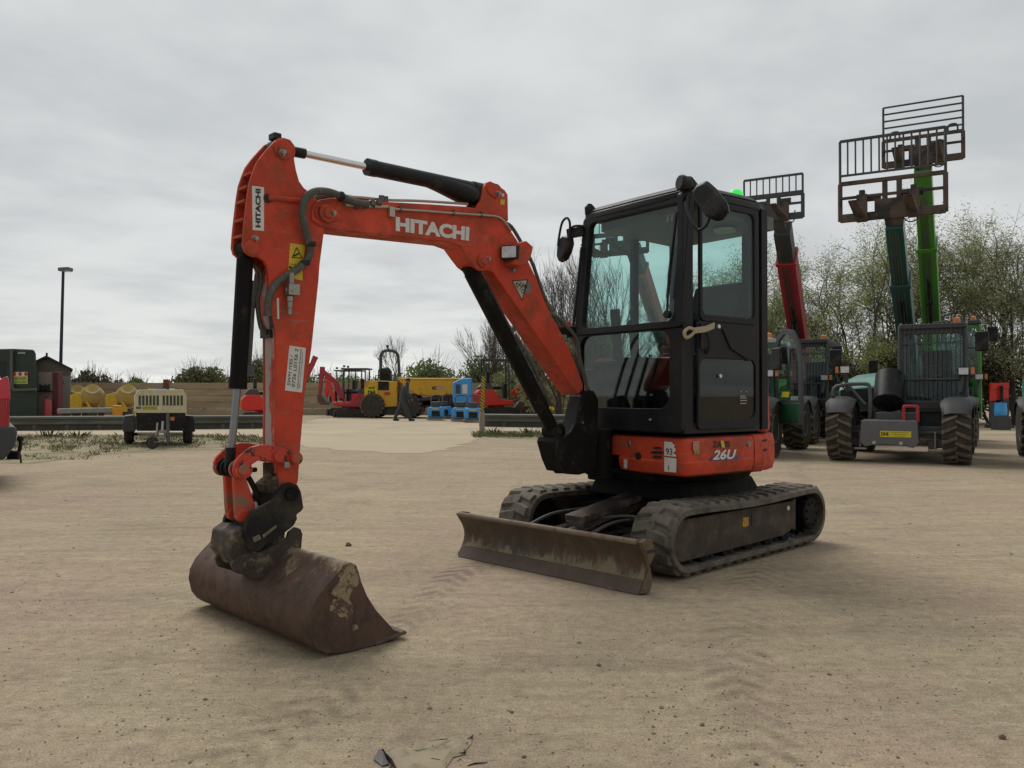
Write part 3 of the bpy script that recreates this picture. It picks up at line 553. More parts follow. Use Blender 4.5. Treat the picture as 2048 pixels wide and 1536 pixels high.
# cab interior
m = MB(); m.box(W(-0.05, 0.22, 1.13), (0.46, 0.46, 0.12), (F, Lf, UP)); m.box(W(-0.05, 0.22, 1.0), (0.40, 0.40, 0.16), (F, Lf, UP)); seat = m.build('seat', CLOTH, EX, bevel=0.04, seg=3)
m = MB(); q = [(-0.30, 1.15), (-0.18, 1.15), (-0.26, 1.78), (-0.33, 1.95), (-0.40, 1.95), (-0.40, 1.7)]; m.prism([W(f, -0.0, z) for f, z in q], [W(f, 0.44, z) for f, z in q]); m.build('backrest', CLOTH, seat, bevel=0.04, seg=3)
for l in (0.50, -0.10):
    m = MB(); m.box(W(0.05, l, 1.25), (0.5, 0.14, 0.30), (F, Lf, UP)); m.tube([W(0.24, l, 1.38), W(0.26, l, 1.60)], 0.014, 8); m.ball(W(0.265, l, 1.63), (0.03, 0.03, 0.05)); m.build('control_console', BLACK, EX, bevel=0.02)
m = MB(); m.box(W(0.40, -0.14, 1.16), (0.16, 0.24, 0.42), (F, Lf, UP)); m.beam(W(0.30, -0.17, 1.2), W(0.38, -0.14, 1.75), 0.06, 0.05); m.tube([W(0.40, 0.28, 0.93), W(0.46, 0.28, 1.4)], 0.013, 8); m.tube([W(0.40, 0.18, 0.93), W(0.46, 0.18, 1.4)], 0.013, 8); m.build('travel_levers', BLACK, EX, bevel=0.01)
m = MB(); m.lathe([(0, 0), (0.075, 0.0), (0.08, 0.02), (0, 0.035)], W(-0.12, 0.46, 2.28), UP, 20); m.build('cab_lamp', mat('cream lamp cover', (0.5, 0.5, 0.38), 0.5, var=0.1), EX)
m = MB(); q = [(-0.44, 2.3), (0.40, 2.33), (0.40, 2.394), (-0.44, 2.394)]; m.prism([W(f, LR + 0.05, z) for f, z in q], [W(f, KL - 0.06, z) for f, z in q]); m.build('headliner', GREY, cab)
# mirrors
def mirror(pxs, f, arms, th=0.06):
    m = MB(); P = [onplane(x, y, W(f, 0, 0), F) for x, y in pxs]; c = sum(P, V()) / len(P)
    m.prism([c + (p - c) * 0.82 + F * th * .5 for p in P], [p for p in P]); m.prism(P, [c + (p - c) * 0.96 - F * th * .5 for p in P])
    mo = m.build('wing_mirror', BLACK, EX, bevel=0.012, seg=3)
    m = MB(); m.prism([c + (p - c) * 0.9 - F * (th * .5 + .001) for p in P], [c + (p - c) * 0.9 - F * (th * .5 + .004) for p in P]); m.build('mirror_glass', MIRRORG, mo)
    m = MB()
    for a in arms: m.tube(smoothpath([onplane(x, y, W(ff, 0, 0), F) for x, y, ff in a]), 0.009, 8)
    m.build('mirror_arm', BLACK, mo); return mo
mirror([(1384, 384), (1394, 368), (1412, 360), (1430, 376), (1452, 404), (1456, 422), (1444, 440), (1432, 443), (1415, 436), (1405, 420), (1392, 404)], KF + 0.07,
       [[(1375, 385, KF - 0.02), (1372, 410, KF + 0.04), (1384, 445, KF + 0.07), (1397, 459, KF + 0.07), (1412, 452, KF + 0.07), (1419, 437, KF + 0.06)], [(1372, 380, KF - 0.04), (1390, 385, KF + 0.06)]])
mo2 = mirror([(1118, 482), (1128, 470), (1141, 472), (1143, 486), (1138, 505), (1130, 521), (1120, 526), (1116, 515)], KF + 0.05,
       [[(1168, 452, KF), (1150, 452, KF + 0.04), (1142, 458, KF + 0.05), (1138, 475, KF + 0.05)], [(1138, 478, KF + 0.07), (1140, 448, KF + 0.08), (1134, 436, KF + 0.08), (1124, 446, KF + 0.08), (1118, 475, KF + 0.08), (1116, 492, KF + 0.08)]])
m = MB(); m.beam(onplane(1168, 462, W(KF - 0.03, 0, 0), F), onplane(1134, 468, W(KF + 0.05, 0, 0), F), 0.05, 0.07); m.build('mirror_bracket', BLACK, mo2, bevel=0.01)
# cab work lamp on the corner of the roof
m = MB(); p = onplane(1366, 366, W(KF + 0.02, 0, 0), F); m.lathe([(0.02, -0.06), (0.045, -0.04), (0.052, 0.02), (0.045, 0.03), (0, 0.03)], p, (F + Lf * -0.3 + UP * 0.1), 18); m.beam(p - F * 0.02, W(KF - 0.09, KL - 0.07, 2.44), 0.03, 0.03); m.build('cab_work_lamp', BLACK, EX, bevel=0.004)
# green beacon
gb = bpy.data.materials.new('lit green beacon'); gb.use_nodes = True; b = gb.node_tree.nodes['Principled BSDF']
b.inputs['Base Color'].default_value = (0.05, 0.8, 0.12, 1); b.inputs['Emission Color'].default_value = (0.05, 1.0, 0.12, 1); b.inputs['Emission Strength'].default_value = 0.45; b.inputs['Roughness'].default_value = 0.25
pb = at(1472, 397, 5.95); m = MB(); m.lathe([(0.05, -0.03), (0.055, 0.0), (0.052, 0.03), (0.035, 0.058), (0, 0.066)], pb, UP, 18); bc = m.build('beacon', gb, EX)
m = MB(); m.cyl(V((pb.x, pb.y, 2.44)), pb - UP * 0.03, 0.04, n=14); m.build('beacon_base', BLACK, bc)

# ---- swing post
m = MB()
post = [(1190, 783), (1178, 778), (1169, 785), (1163, 806), (1154, 844), (1144, 862), (1130, 874), (1118, 884), (1116, 900), (1122, 926), (1132, 948), (1160, 950), (1192, 940), (1196, 865), (1198, 800)]
plate(m, post, 0.13, 0.10); postf = [(1160, 790), (1150, 800), (1140, 840), (1124, 862), (1096, 864), (1088, 881), (1096, 902), (1104, 926), (1114, 947), (1150, 948), (1185, 938), (1185, 800)]
plate(m, postf, -0.10, -0.13, wt=-0.10)
low = [(1150, 880), (1128, 874), (1124, 886), (1134, 922), (1144, 946), (1190, 938), (1194, 880)]
plate(m, low, 0.10, -0.10, wt=0.13)
bk = [(1190, 790), (1178, 840), (1160, 880), (1192, 880), (1196, 800)]
plate(m, bk, 0.10, -0.10, wt=0.13)
m.cyl(bp(1200, 958, 0) , bp(1200, 858, 0), 0.085, n=20)
swing = m.build('swing_post', BLACK_D, EX, bevel=0.01)
m = MB(); p = bp(1165, 845, 0.13); m.cyl(p, p + LB * 0.006, 0.008, n=8); m.tube([bp(1132, 843, 0.05), bp(1153, 845, 0.05)], 0.003, 6); m.build('post_bolts', STEEL, swing)
m = MB()
for k in range(4):
    w = -0.09 + 0.05 * k
    m.tube(smoothpath([bp(1086 + 3 * k, 600 + k * 8, w), bp(1112 + 3 * k, 640, w), bp(1140 + k * 4, 668 + 3 * k, w), bp(1160, 720, w), bp(1180, 800, w), bp(1190, 860, w)]), 0.013, 6)
m.build('hose_bundle', HOSE, swing)
m = MB(); p = bp(1124, 650, -0.03); m.box(p, (0.07, 0.10, 0.04), (FB, LB, UP), 0); m.box(bp(1120, 676, 0.02), (0.05, 0.08, 0.04), (FB, LB, UP), 1); m.box(bp(1133, 664, 0.0), (0.09, 0.10, 0.07), (FB, LB, UP), 2)
for k in range(4): m.cyl(bp(1112 + k * 9, 672 + k * 6, 0.06), bp(1116 + k * 9, 680 + k * 6, 0.06), 0.014, n=8, m=1)
m.build('hose_clamp', [ORANGE, STEEL, BLACK_D], swing, bevel=0.006)

# ---- boom
WB = 0.078
boom_o = [(624, 440), (622, 425), (626, 409), (640, 399), (665, 395), (720, 399), (790, 404), (860, 408), (935, 413), (975, 420), (1000, 434), (1018, 455), (1036, 482), (1056, 520), (1075, 560), (1090, 604), (1104, 632), (1120, 660), (1137, 694), (1152, 729), (1166, 766), (1167, 780), (1156, 789),
          (1140, 768), (1090, 694), (1048, 633), (1025, 600), (985, 544), (974, 541), (962, 541), (948, 530), (935, 513), (921, 493), (900, 485), (800, 474), (700, 463), (668, 459), (640, 452)]
m = MB(); plate(m, boom_o, WB, -WB); 
foot = [(1150, 790), (1172, 772), (1176, 790), (1165, 812), (1140, 815), (1128, 800), (1136, 770)]
boom = m.build('boom', ORANGE, EX, bevel=0.008)
lug = [(950, 418), (962, 400), (967, 376), (973, 365), (981, 362), (992, 367), (1010, 380), (1016, 389), (1017, 442), (1004, 440), (980, 424)]
for w0 in (0.062, -0.040):
    m = MB(); plate(m, lug, w0, w0 - 0.022, wt=0.062); m.build('cylinder_bracket', ORANGE, boom, bevel=0.006)
bk2 = [(921, 494), (935, 513), (948, 530), (958, 541), (968, 542), (978, 536), (984, 520), (978, 505), (960, 496)]
m = MB(); plate(m, bk2, WB + 0.012, WB + 0.0005, wt=WB + 0.012)
m.build('bracket_plate', ORANGE, boom, bevel=0.003)
def boss(par, px, py, w, r, h1, h2, f=0.55):
    m = MB(); p = bp(px, py, w); m.lathe([(r, 0), (r, h1), (r * f + .002, h1 + .001), (r * f, h1 + h2), (0, h1 + h2)], p, LB, 24); return m.build('pivot_boss', ORANGE, par, bevel=0.002)
def bolt(par, px, py, w, r=0.012, h=0.022):
    m = MB(); p = bp(px, py, w); m.lathe([(r * 1.5, 0), (r * 1.5, .003), (r, .0035), (r, h), (r * .7, h + .002), (0, h + .002)], p, LB, 6); return m.build('bolt', STEEL, par)
boss(boom, 964, 522, WB + 0.0125, 0.038, 0.014, 0.010); boss(boom, 652, 427, WB, 0.045, 0.018, 0.012)
for px, py, w in ((975, 519, WB + 0.0125), (665, 427, WB + .02), (995, 388, 0.063), (1024, 540, WB)): bolt(boom, px, py, w)
m = MB(); m.tube(smoothpath([bp(x, y, WB + 0.004) for x, y in ((672, 441), (650, 441), (634, 434), (631, 424), (636, 414), (650, 410))]), 0.005, 6); m.build('weld_bead', ORANGE, boom)
m = MB(); m.tube(smoothpath([bp(x, y, 0.066) for x, y in ((993, 397), (979, 386), (975, 377), (980, 370))]), 0.005, 6); m.build('weld_bead', ORANGE, boom)
m = MB(); p = bp(1006, 390, 0.063); m.cyl(p - LB * 0.002, p + LB * 0.001, 0.010, n=14); m.build('lifting_hole', WHITE, boom)
sticker_b = lambda name, pxs, mt, parent, w, th=0.0015: (lambda mb: (plate(mb, pxs, w + th, w), mb.build(name, mt, parent, smooth=False))[1])(MB())
sticker_b('yellow_tag', [(1001, 399), (1010, 399), (1009, 410), (1001, 409)], YELLOWV, boom, 0.0625)
bq = lambda x, y: bp(x, y, WB + 0.002)
text('lettering', 'HITACHI', [bq(791.5, 462), bq(938, 482), bq(939, 454), bq(791.5, 433)], WHITE, boom, bold=0.055)
tri = sticker_b('triangle_plate', [(1024, 561), (1056, 558.5), (1045, 602)], INK, boom, WB)
sticker_b('triangle_face', [(1026.5, 563), (1053.5, 560.5), (1044, 598)], mat('cream sticker face', (0.45, 0.42, 0.36), 0.5, var=0.15, scale=30), tri, WB + 0.0016, 0.001)
tq = lambda x, y: bp(x, y, WB + 0.0035)
text('lettering', '2BJ', [tq(1035, 570), tq(1051, 580), tq(1055, 572), tq(1039, 562)], INK, tri, bold=0.02)
text('lettering', '4ZTO', [tq(1029, 568), tq(1046, 589), tq(1050, 582), tq(1034, 562)], INK, tri, bold=0.02)
sticker_b('reflective_tag', [(1057, 562), (1064, 573), (1056, 590), (1051, 583)], mat('green grey tag', (0.12, 0.16, 0.14), 0.4, var=0.3), boom, WB)
# boom underside plate slightly proud carries the scuffed underside look; work lamp
m = MB(); hb = [(1034, 486), (1044, 483), (1058, 495), (1054, 513), (1046, 530), (1030, 534), (1018, 530)]; plate(m, hb, WB + 0.09, WB + 0.001, wt=WB + 0.05)
lampb = m.build('work_lamp_bracket', ORANGE, boom, bevel=0.008)
pl = bp(1018, 504, WB + 0.06); dr = (FB * 0.85 + LB * 0.5).normalized(); sx = dr.cross(UP).normalized(); sy = sx.cross(dr)
wl = MB(); wl.box(pl - dr * 0.03, (0.105, 0.085, 0.06), (sx, sy, dr)); wl.build('work_lamp', BLACK, lampb, bevel=0.008)
wl = MB(); wl.box(pl + dr * 0.003, (0.088, 0.068, 0.01), (sx, sy, dr)); wl.build('lamp_glass', LENS, lampb, bevel=0.003)
# pipes and clamps along the boom
m = MB()
m.tube(smoothpath([bp(x, y, WB + 0.012) for x, y in ((776, 413), (789, 418), (850, 422), (900, 426), (960, 430), (992, 433), (1008, 442), (1022, 462))]), 0.0065, 8)
m.tube(smoothpath([bp(x, y, WB + 0.006) for x, y in ((690, 409), (730, 412), (776, 414))]), 0.010, 8)
m.build('hydraulic_pipe', ZINC, boom)
m = MB(); m.tube(smoothpath([bp(x, y, 0.03) for x, y in ((672, 394), (720, 395), (773, 400), (840, 402), (935, 408))]), 0.008, 8); m.build('hydraulic_pipe', ZINC, boom)
def clip(pa, pb, a, b, mt=HOSE): m = MB(); m.beam(pa, pb, a, b); m.build('pipe_clamp', mt, boom, bevel=0.003)
for x, y in ((802, 418), (908, 426), (964, 429)): clip(bp(x, y - 6, WB + 0.004), bp(x, y + 5, WB + 0.016), 0.012, 0.02)
for x, y in ((712, 409), (728, 408), (744, 407), (757, 404)): clip(bp(x, y - 5, WB), bp(x + 2, y + 7, WB + 0.016), 0.022, 0.03)
for x, y in ((763, 396), (771, 398)): clip(bp(x, y - 3, WB - 0.03), bp(x, y + 12, WB - 0.02), 0.03, 0.035)
m = MB(); m.box(bp(783, 424, WB + 0.012), (0.035, 0.02, 0.055), (FB, LB, UP)); m.build('pipe_bracket', ZINC, boom, bevel=.003)
m = MB()
for k, w in enumerate((0.055, 0.03)):
    m.tube(smoothpath([bp(x, y, w) for x, y in ((1010, 445), (1024, 455), (1044, 488), (1066, 530), (1088, 592), (1108, 632), (1122, 655))]), 0.011, 8)
m.build('hydraulic_hose', HOSE, boom)

# ---- arm (dipper)
WA = 0.068
arm_o = [(552, 279), (558, 276), (569, 275), (581, 279), (590, 291), (592, 304), (589, 318), (593, 341), (599, 362), (608, 375), (622, 386), (640, 405), (650, 440), (648, 469), (640, 530), (638, 560), (624, 695), (610, 789), (602, 885), (597, 960), (590, 985), (575, 992), (560, 985),
         (555, 940), (551, 883), (552, 820), (551, 664), (544, 640), (539, 600), (537, 550), (534, 534), (528, 522), (516, 514), (507, 514), (498, 510), (490, 503), (486, 490), (488, 460), (491, 432), (496, 390), (500, 364), (507, 343), (514, 325), (525, 310), (535, 298), (544, 288)]
m = MB(); plate(m, arm_o, WA, WA - 0.022); plate(m, arm_o, -WA + 0.022, -WA, wt=WA)
core_l = [(640, 540), (638, 560), (624, 695), (610, 789), (602, 885), (598, 950), (556, 950), (551.5, 883), (552.5, 820), (551.5, 664), (544.5, 640), (540, 600), (538, 550), (560, 520)]
plate(m, core_l, WA - 0.0222, -WA + 0.0222, wt=WA, m=1)
core_u = [(575, 340), (590, 350), (606, 378), (640, 410), (646, 469), (639, 542), (560, 530), (530, 505), (522, 480), (520, 430), (530, 380), (550, 345)]
plate(m, core_u, WA - 0.0222, -WA + 0.0222, wt=WA)
arm = m.build('dipper_arm', [ORANGE, ORANGE_W], EX, bevel=0.006)
for x, y in ((509, 344), (499, 372), (495, 400), (492, 437), (489, 470)):
    a = bp(x + 4, y + 2, WA - 0.0225); m = MB(); m.beam(a, a - LB * (2 * WA - 0.045), 0.012, 0.05, FB); m.build('arm_rib', ORANGE, arm)
m = MB(); q = [(552, 279), (546, 283), (549, 288), (556, 284)]; a = bp(550, 279, 0.02); m.box(a + UP * 0.012, (0.04, 0.06, 0.03), (FB, LB, UP)); m.build('hose_clip', BLACK, arm, bevel=0.004)
boss(arm, 565, 299, WA, 0.048, 0.010, 0.014); boss(arm, 503, 497, WA, 0.040, 0.010, 0.006, 0.8)
bolt(arm, 564, 306, WA + 0.022); bolt(arm, 509, 478, WA)
m = MB(); m.tube([bp(536, 396, WA + 0.004), bp(560, 397, WA + 0.004), bp(600, 401, WA + 0.004)], 0.014, 10); m.build('cross_tube', ORANGE, arm)
m = MB(); p = bp(535, 397, WA); m.cyl(p, p + LB * 0.004, 0.022, n=16); m.build('tube_hole', INK, arm)
lab = sticker_b('name_plate', [(504, 371.5), (528, 374.5), (528, 462), (505.5, 460)], WHITE, arm, WA)
aq = lambda x, y, w=WA + 0.0025: bp(x, y, w)
text('lettering', 'HITACHI', [aq(521.5, 455), aq(521.5, 378), aq(511, 377), aq(511, 454.5)], INK, lab, bold=0.045)
def warn(pxs): 
    return sticker_b('warning_sticker', pxs, YELLOWV, arm, WA)
w1 = warn([(580.5, 486), (611, 490.5), (605, 531), (577.5, 527)])
m = MB()
T = [bp(x, y, WA + 0.003) for x, y in ((593.5, 495), (604, 516), (584.5, 515))]
for i in range(3): m.tube([T[i], T[(i + 1) % 3]], 0.0022, 4)
m.tube([bp(588, 512, WA + .003), bp(597, 507, WA + .003)], 0.004, 5)
m.build('warning_symbol', INK, w1)
w2 = warn([(577.3, 528), (604.7, 532), (605.5, 561), (590, 558), (576, 548)])
m = MB(); m.tube([bp(578, 533, WA + .003), bp(590, 540, WA + .003), bp(582, 545, WA + .003)], 0.004, 5); m.tube([bp(590, 531, WA + .003), bp(600, 545, WA + .003)], 0.003, 5); m.build('warning_symbol', INK, w2)
hp_ = sticker_b('handwritten_plate', [(579, 691), (612, 696), (604, 785), (570, 781)], WHITE, arm, WA)
def hq(u, v): # u across (0 left..1 right) v up
    a = V((579, 691, 0)).lerp(V((570, 781, 0)), 1 - v); b = V((612, 696, 0)).lerp(V((604, 785, 0)), 1 - v); c = a.lerp(b, u); return bp(c.x, c.y, WA + 0.003)
def vline(s, u0, u1, v0, v1, bold=0.0): text('lettering', s, [hq(u1, v0), hq(u1, v1), hq(u0, v1), hq(u0, v0)], INK, hp_, bold=bold, shear=0.1)
vline('SWM IYES /', 0.10, 0.28, 0.12, 0.80); vline('0756 L0156 2', 0.36, 0.56, 0.10, 0.95)
vline('made/under/licence Bumberside', 0.66, 0.76, 0.06, 0.96); vline('Bolton under arrangement', 0.80, 0.88, 0.10, 0.90)
m = MB()
for q in ([(538, 633), (545, 632), (547, 655), (540, 660)],): plate(m, q, WA + 0.004, WA)
for x, y in ((537, 668),): m.box(bp(x, y, -0.01), (0.04, 0.10, 0.04), (FB, LB, UP))
m.build('hose_clip', BLACK, arm, bevel=0.003)
sticker_b('measure_strip', [(553.5, 596), (558, 596), (558.5, 638), (555, 638)], WHITE, arm, WA)
# quick coupling valve
m = MB(); a = [bp(583, y, WA + 0.035) for y in (545, 560, 570, 592, 600, 616, 631)]
m.box(bp(584, 580, WA + 0.03), (0.06, 0.055, 0.055), (FB, LB, UP)); m.cyl(a[0], a[1] - UP * 0.02, 0.014, n=12); m.cyl(bp(580, 592, WA + .03), bp(579.5, 604, WA + .03), 0.017, n=14); m.cyl(bp(579.5, 603, WA + .03), bp(579.5, 617, WA + .03), 0.014, n=14); m.cyl(bp(579.5, 616, WA + .03), bp(579.5, 630, WA + .03), 0.011, n=14); m.cyl(bp(570, 580, WA + .03), bp(573, 580, WA + .03), 0.012, n=10)
m.build('coupling_valve', STEEL, arm, bevel=0.004)
# big hose loop
m = MB(); m.tube(smoothpath([bp(x, y, w) for x, y, w in ((736, 409, .10), (718, 406, .10), (700, 401, .105), (683, 393, .11), (662, 385, .115), (643, 382, .12), (627, 384, .12), (614, 393, .12), (607, 408, .12), (605, 428, .115), (608, 448, .11), (614, 470, .10), (620, 492, .095), (620, 508, .09), (613, 522, .088), (600, 534, .088), (584, 545, .085), (567, 556, .08), (552, 569, .078), (541, 586, .076), (536, 606, .072), (535, 632, .06))], 5), [0.0195] * 65 + [0.0165] * 41 if False else 0.0185, 10); m.build('hydraulic_hose', HOSE, EX)
m = MB(); m.tube(smoothpath([bp(x, y, w) for x, y, w in ((735, 402, .0), (700, 397, .0), (670, 391, -.01), (648, 392, -.02), (628, 398, -.02), (612, 415, -.03), (606, 440, -.03), (604, 470, -.03))], 5), 0.017, 10); m.build('hydraulic_hose', HOSE, EX)
for x, y, w in ((622, 489, .095), (610, 526, .088), (682, 393, .11)):
    m = MB(); c = bp(x, y, w); m.lathe([(0.022, -0.012), (0.026, -0.008), (0.026, 0.008), (0.022, 0.012)], c, UP + FB * 0.2 if y > 400 else FB, 12); m.build('hose_sleeve', BLACK, EX)
# ---- cylinders
def cyl_axis(pxs, w): return [bp(x, y, w) for x, y in pxs]
def lerpx(a, b, t): return (a[0] + (b[0] - a[0]) * t, a[1] + (b[1] - a[1]) * t)
a, b_ = bp(556, 297, 0), bp(985, 386, 0)
q0, q1, q2 = bp(735, 334, 0), bp(952, 380, 0), bp(598, 305, 0)
m = MB(); m.cyl(q0, q1, 0.043, n=24); m.cyl(q0 - (q1 - q0).normalized() * 0.004, q0 + (q1 - q0).normalized() * 0.05, 0.0455, n=24)
dd = (q1 - q0).normalized()
m.tube([q1 - dd * 0.36, q1 - dd * 0.30 - UP * .008, q1 - dd * 0.20 - UP * .022, q1 - dd * 0.12 - UP * .034, q1 - dd * 0.05 - UP * .038, q1 + dd * .0 - UP * .034], [0.043, 0.046, 0.055, 0.062, 0.060, 0.05], 20)
m.cyl(q1 - dd * 0.03, q1 + dd * 0.06, 0.047, n=20); m.cyl(b_ - LB * 0.035, b_ + LB * 0.035, 0.05, n=20); m.tube(smoothpath([q1 - dd * .02 - UP * .04, q1 + dd * .01 - UP * .09, q1 - dd * 0.0 - UP * .13]), 0.03, 10)
ac = m.build('arm_cylinder', BLACK, EX)
m = MB(); m.cyl(q2, q0 + dd * 0.05, 0.0185, n=20); m.cyl(a - dd * 0.0, q2 + dd * 0.03, 0.026, n=18, m=1); m.cyl(a - LB * 0.04, a + LB * 0.04, 0.045, n=20, m=1); m.build('cylinder_rod', [CHROME, BLACK], ac)
# boom cylinder
t0, t1 = bp(941, 540, 0), bp(1107, 862, 0); dd = (t1 - t0).normalized()
m = MB(); m.cyl(t0 + dd * 0.02, t0 + dd * 1.02, 0.050, n=24); m.cyl(t0 - dd * 0.03, t0 + dd * 0.04, 0.046, n=24); m.cyl(t0 + dd * 1.02, t1, 0.044, n=20); m.cyl(t1 - LB * 0.06, t1 + LB * 0.06, 0.05, n=20)
pp = bp(962, 521, 0); m.cyl(pp - LB * 0.05, pp + LB * 0.05, 0.05, n=20); m.cyl(pp, t0, 0.045, n=18)
bc_ = m.build('boom_cylinder', BLACK_D, EX)
m = MB(); o = FB * -0.052 + UP * 0.032
m.tube([t0 + dd * 0.10 + o, t0 + dd * 0.95 + o * 1.05], 0.012, 8)
for k in (0.45, 0.62, 0.85): m.beam(t0 + dd * k + o * 1.2, t0 + dd * (k + 0.03) + o * 1.2, 0.05, 0.035, LB)
m.tube(smoothpath([t0 + dd * 0.5 + o * 1.3, t0 + dd * 0.75 + o * 1.5, t0 + dd * 1.0 + o * 1.3, t0 + dd * 1.1 + o * 1.7]), 0.012, 8); m.build('cylinder_pipe', HOSE, bc_)
m = MB(); c = t1 - dd * .13 + o * 1.2; m.ball(c, 0.018, m=0); m.build('yellow_cap', YELLOWV, bc_)
# bucket cylinder
c0, c1 = bp(490, 518, 0), bp(475.5, 776, 0); dd = (c1 - c0).normalized(); ce = bp(459, 938, 0)
m = MB(); m.cyl(c0, c1, 0.0385, n=24); m.cyl(c1 - dd * 0.05, c1 + dd * 0.004, 0.042, n=24); ctop = bp(493, 497, 0); m.cyl(ctop, c0 + dd * 0.02, 0.03, n=18); m.cyl(ctop - LB * 0.045, ctop + LB * 0.045, 0.042, n=20)
bcy = m.build('bucket_cylinder', BLACK_D, EX)
m = MB(); m.cyl(c1 - dd * 0.04, ce, 0.0175, n=20); m.cyl(ce - dd * 0.10, ce, 0.024, n=16, m=1); m.build('cylinder_rod', [mat('worn rod', (0.24, 0.245, 0.255), 0.3, 0.9, var=0.1, scale=15), BLACK], bcy)
m = MB(); o = -FB * 0.05
m.tube([c0 + dd * 0.10 + o, c0 + dd * 0.52 + o * 0.95], 0.014, 8); m.box(c0 + dd * 0.53 + o * 0.9, (0.05, 0.04, 0.05), (FB, LB, UP)); m.tube(smoothpath([c0 + dd * .03 + o, c0 + dd * .06 + o * 1.6, c0 + dd * .12 + o * 1.7, c0 + dd * .2 + o * 1.5, c0 + dd * 0.32 + o * 2.0, bp(536, 668, 0)]), 0.012, 8)
m.tube(smoothpath([bp(513, 548, .0), bp(511, 590, .0), bp(520, 640, .0), bp(534, 668, .0)]), 0.010, 8); m.build('cylinder_pipe', HOSE, bcy)

# ---- linkage
link_o = [(472, 921), (487, 905), (504, 894), (521, 889.5), (538, 889.6), (555, 893), (572, 898), (589, 902), (602, 911), (604, 922), (597, 931), (572, 929), (549, 924), (530, 920), (515, 922), (502, 931), (499, 943), (488, 950), (474, 944), (468, 932)]
for w0 in (0.115, -0.095):
    m = MB(); plate(m, link_o, w0, w0 - 0.02, wt=0.115)
    for x, y, r in ((487, 940, 0.038), (591, 917, 0.032), (556, 913, 0.026)):
        p = bp(x, y, 0.115) + LB * (w0 - 0.115 - 0.02); m.cyl(p, p + LB * 0.036, r, n=20)
    if w0 > 0:
        for x, y, r in ((487, 940, 0.026), (591, 917, 0.022)): p = bp(x, y, 0.13); m.cyl(p, p + LB * 0.014, r, n=18, m=1)
        p = bp(573, 930, 0.118); m.box(p, (0.03, 0.02, 0.03), (FB, LB, UP), m=2)
    m.build('idler_link', [ORANGE_C, ORANGE_D, STEEL], EX, bevel=0.004)
pn = bp(488, 940, 0.12)
m = MB(); m.cyl(pn - LB * 0.25, pn - LB * 0.005, 0.034, n=20)
for k in (0.02, 0.06, 0.1, 0.15, 0.19, 0.225): m.cyl(pn - LB * (k + 0.016), pn - LB * k, 0.042, n=20, m=1 if k in (0.02, 0.06, 0.225) else 0)
m.tube([bp(493, 941, .08), bp(513, 939, .08)], 0.012, 8); m.build('link_pin', [BLACK_D, ORANGE_D], EX, bevel=0.003)
cl = [(468, 952), (484, 952), (494, 958), (512, 1012), (508, 1035), (494, 1045), (478, 1042), (472, 1028), (471, 1012)]
for w0 in (0.065, -0.03):
    m = MB(); plate(m, cl, w0, w0 - 0.032, wt=0.065); p = bp(487, 1031, 0.065) + LB * (w0 - 0.065 - 0.04); m.cyl(p, p + LB * 0.045, 0.032, n=20); m.build('connecting_link', ORANGE_D, EX, bevel=0.008)
m = MB(); m.tube(smoothpath([bp(496, 953, 0.0), bp(508, 975, 0.0), bp(520, 1005, 0.0), bp(527, 1025, 0.0)]), 0.014, 8); m.build('coupler_hose', BLACK, EX)
# brown hoses at the arm tip
m = MB()
for k in range(4): m.tube([bp(529 + 5 * k, 925, 0.02), bp(529.5 + 5 * k, 968, 0.02)], 0.009, 6)
m.box(bp(539, 964, 0.02), (0.05, 0.09, 0.03), (FB, LB, UP)); m.build('arm_tip_hoses', MUD, EX)
m = MB(); plate(m, [(531, 970), (556, 950), (590, 955), (588, 985), (560, 990), (538, 988)], 0.06, -0.06, wt=0.06); m.build('arm_tip_boss', MUD, EX, bevel=0.01)
# ---- quick hitch
hit = [(567, 968), (582, 965), (596, 970), (603, 984), (608, 1016), (603, 1023), (594, 1029), (595, 1038), (587, 1053), (567, 1068), (538, 1088), (515, 1105), (497, 1100), (489, 1070), (493, 1046), (504, 1024), (521, 1014), (549, 999), (560, 982)]
m = MB()
plate(m, hit, 0.125, 0.098); plate(m, hit, -0.098, -0.125, wt=0.125)
body = [(505, 1034), (550, 1010), (585, 1035), (580, 1055), (515, 1100), (498, 1090)]
plate(m, body, 0.098, -0.098, wt=0.125)
hitch = m.build('quick_hitch', mat('greasy black steel', (0.010, 0.0095, 0.009), 0.6, spec=.3, var=0.4, scale=10, dirt=(0.055, 0.045, 0.033), damt=0.34, dscale=9, dsharp=0.3, bump=0.2), EX, bevel=0.006)
m = MB(); p = bp(583, 988, 0.125); m.cyl(p, p + LB * 0.012, 0.032, n=20); m.build('hitch_pin', BLACK_D, hitch)
m = MB(); plate(m, [(505, 1075), (519, 1069), (523, 1078), (508, 1085)], 0.130, 0.1255); plate(m, [(525, 1070), (552, 1050), (554, 1054), (527, 1076)], 0.130, 0.1255); m.build('scraped_patch', mat('scraped metal', (0.16, 0.14, 0.10), 0.6, var=0.5, scale=30), hitch)

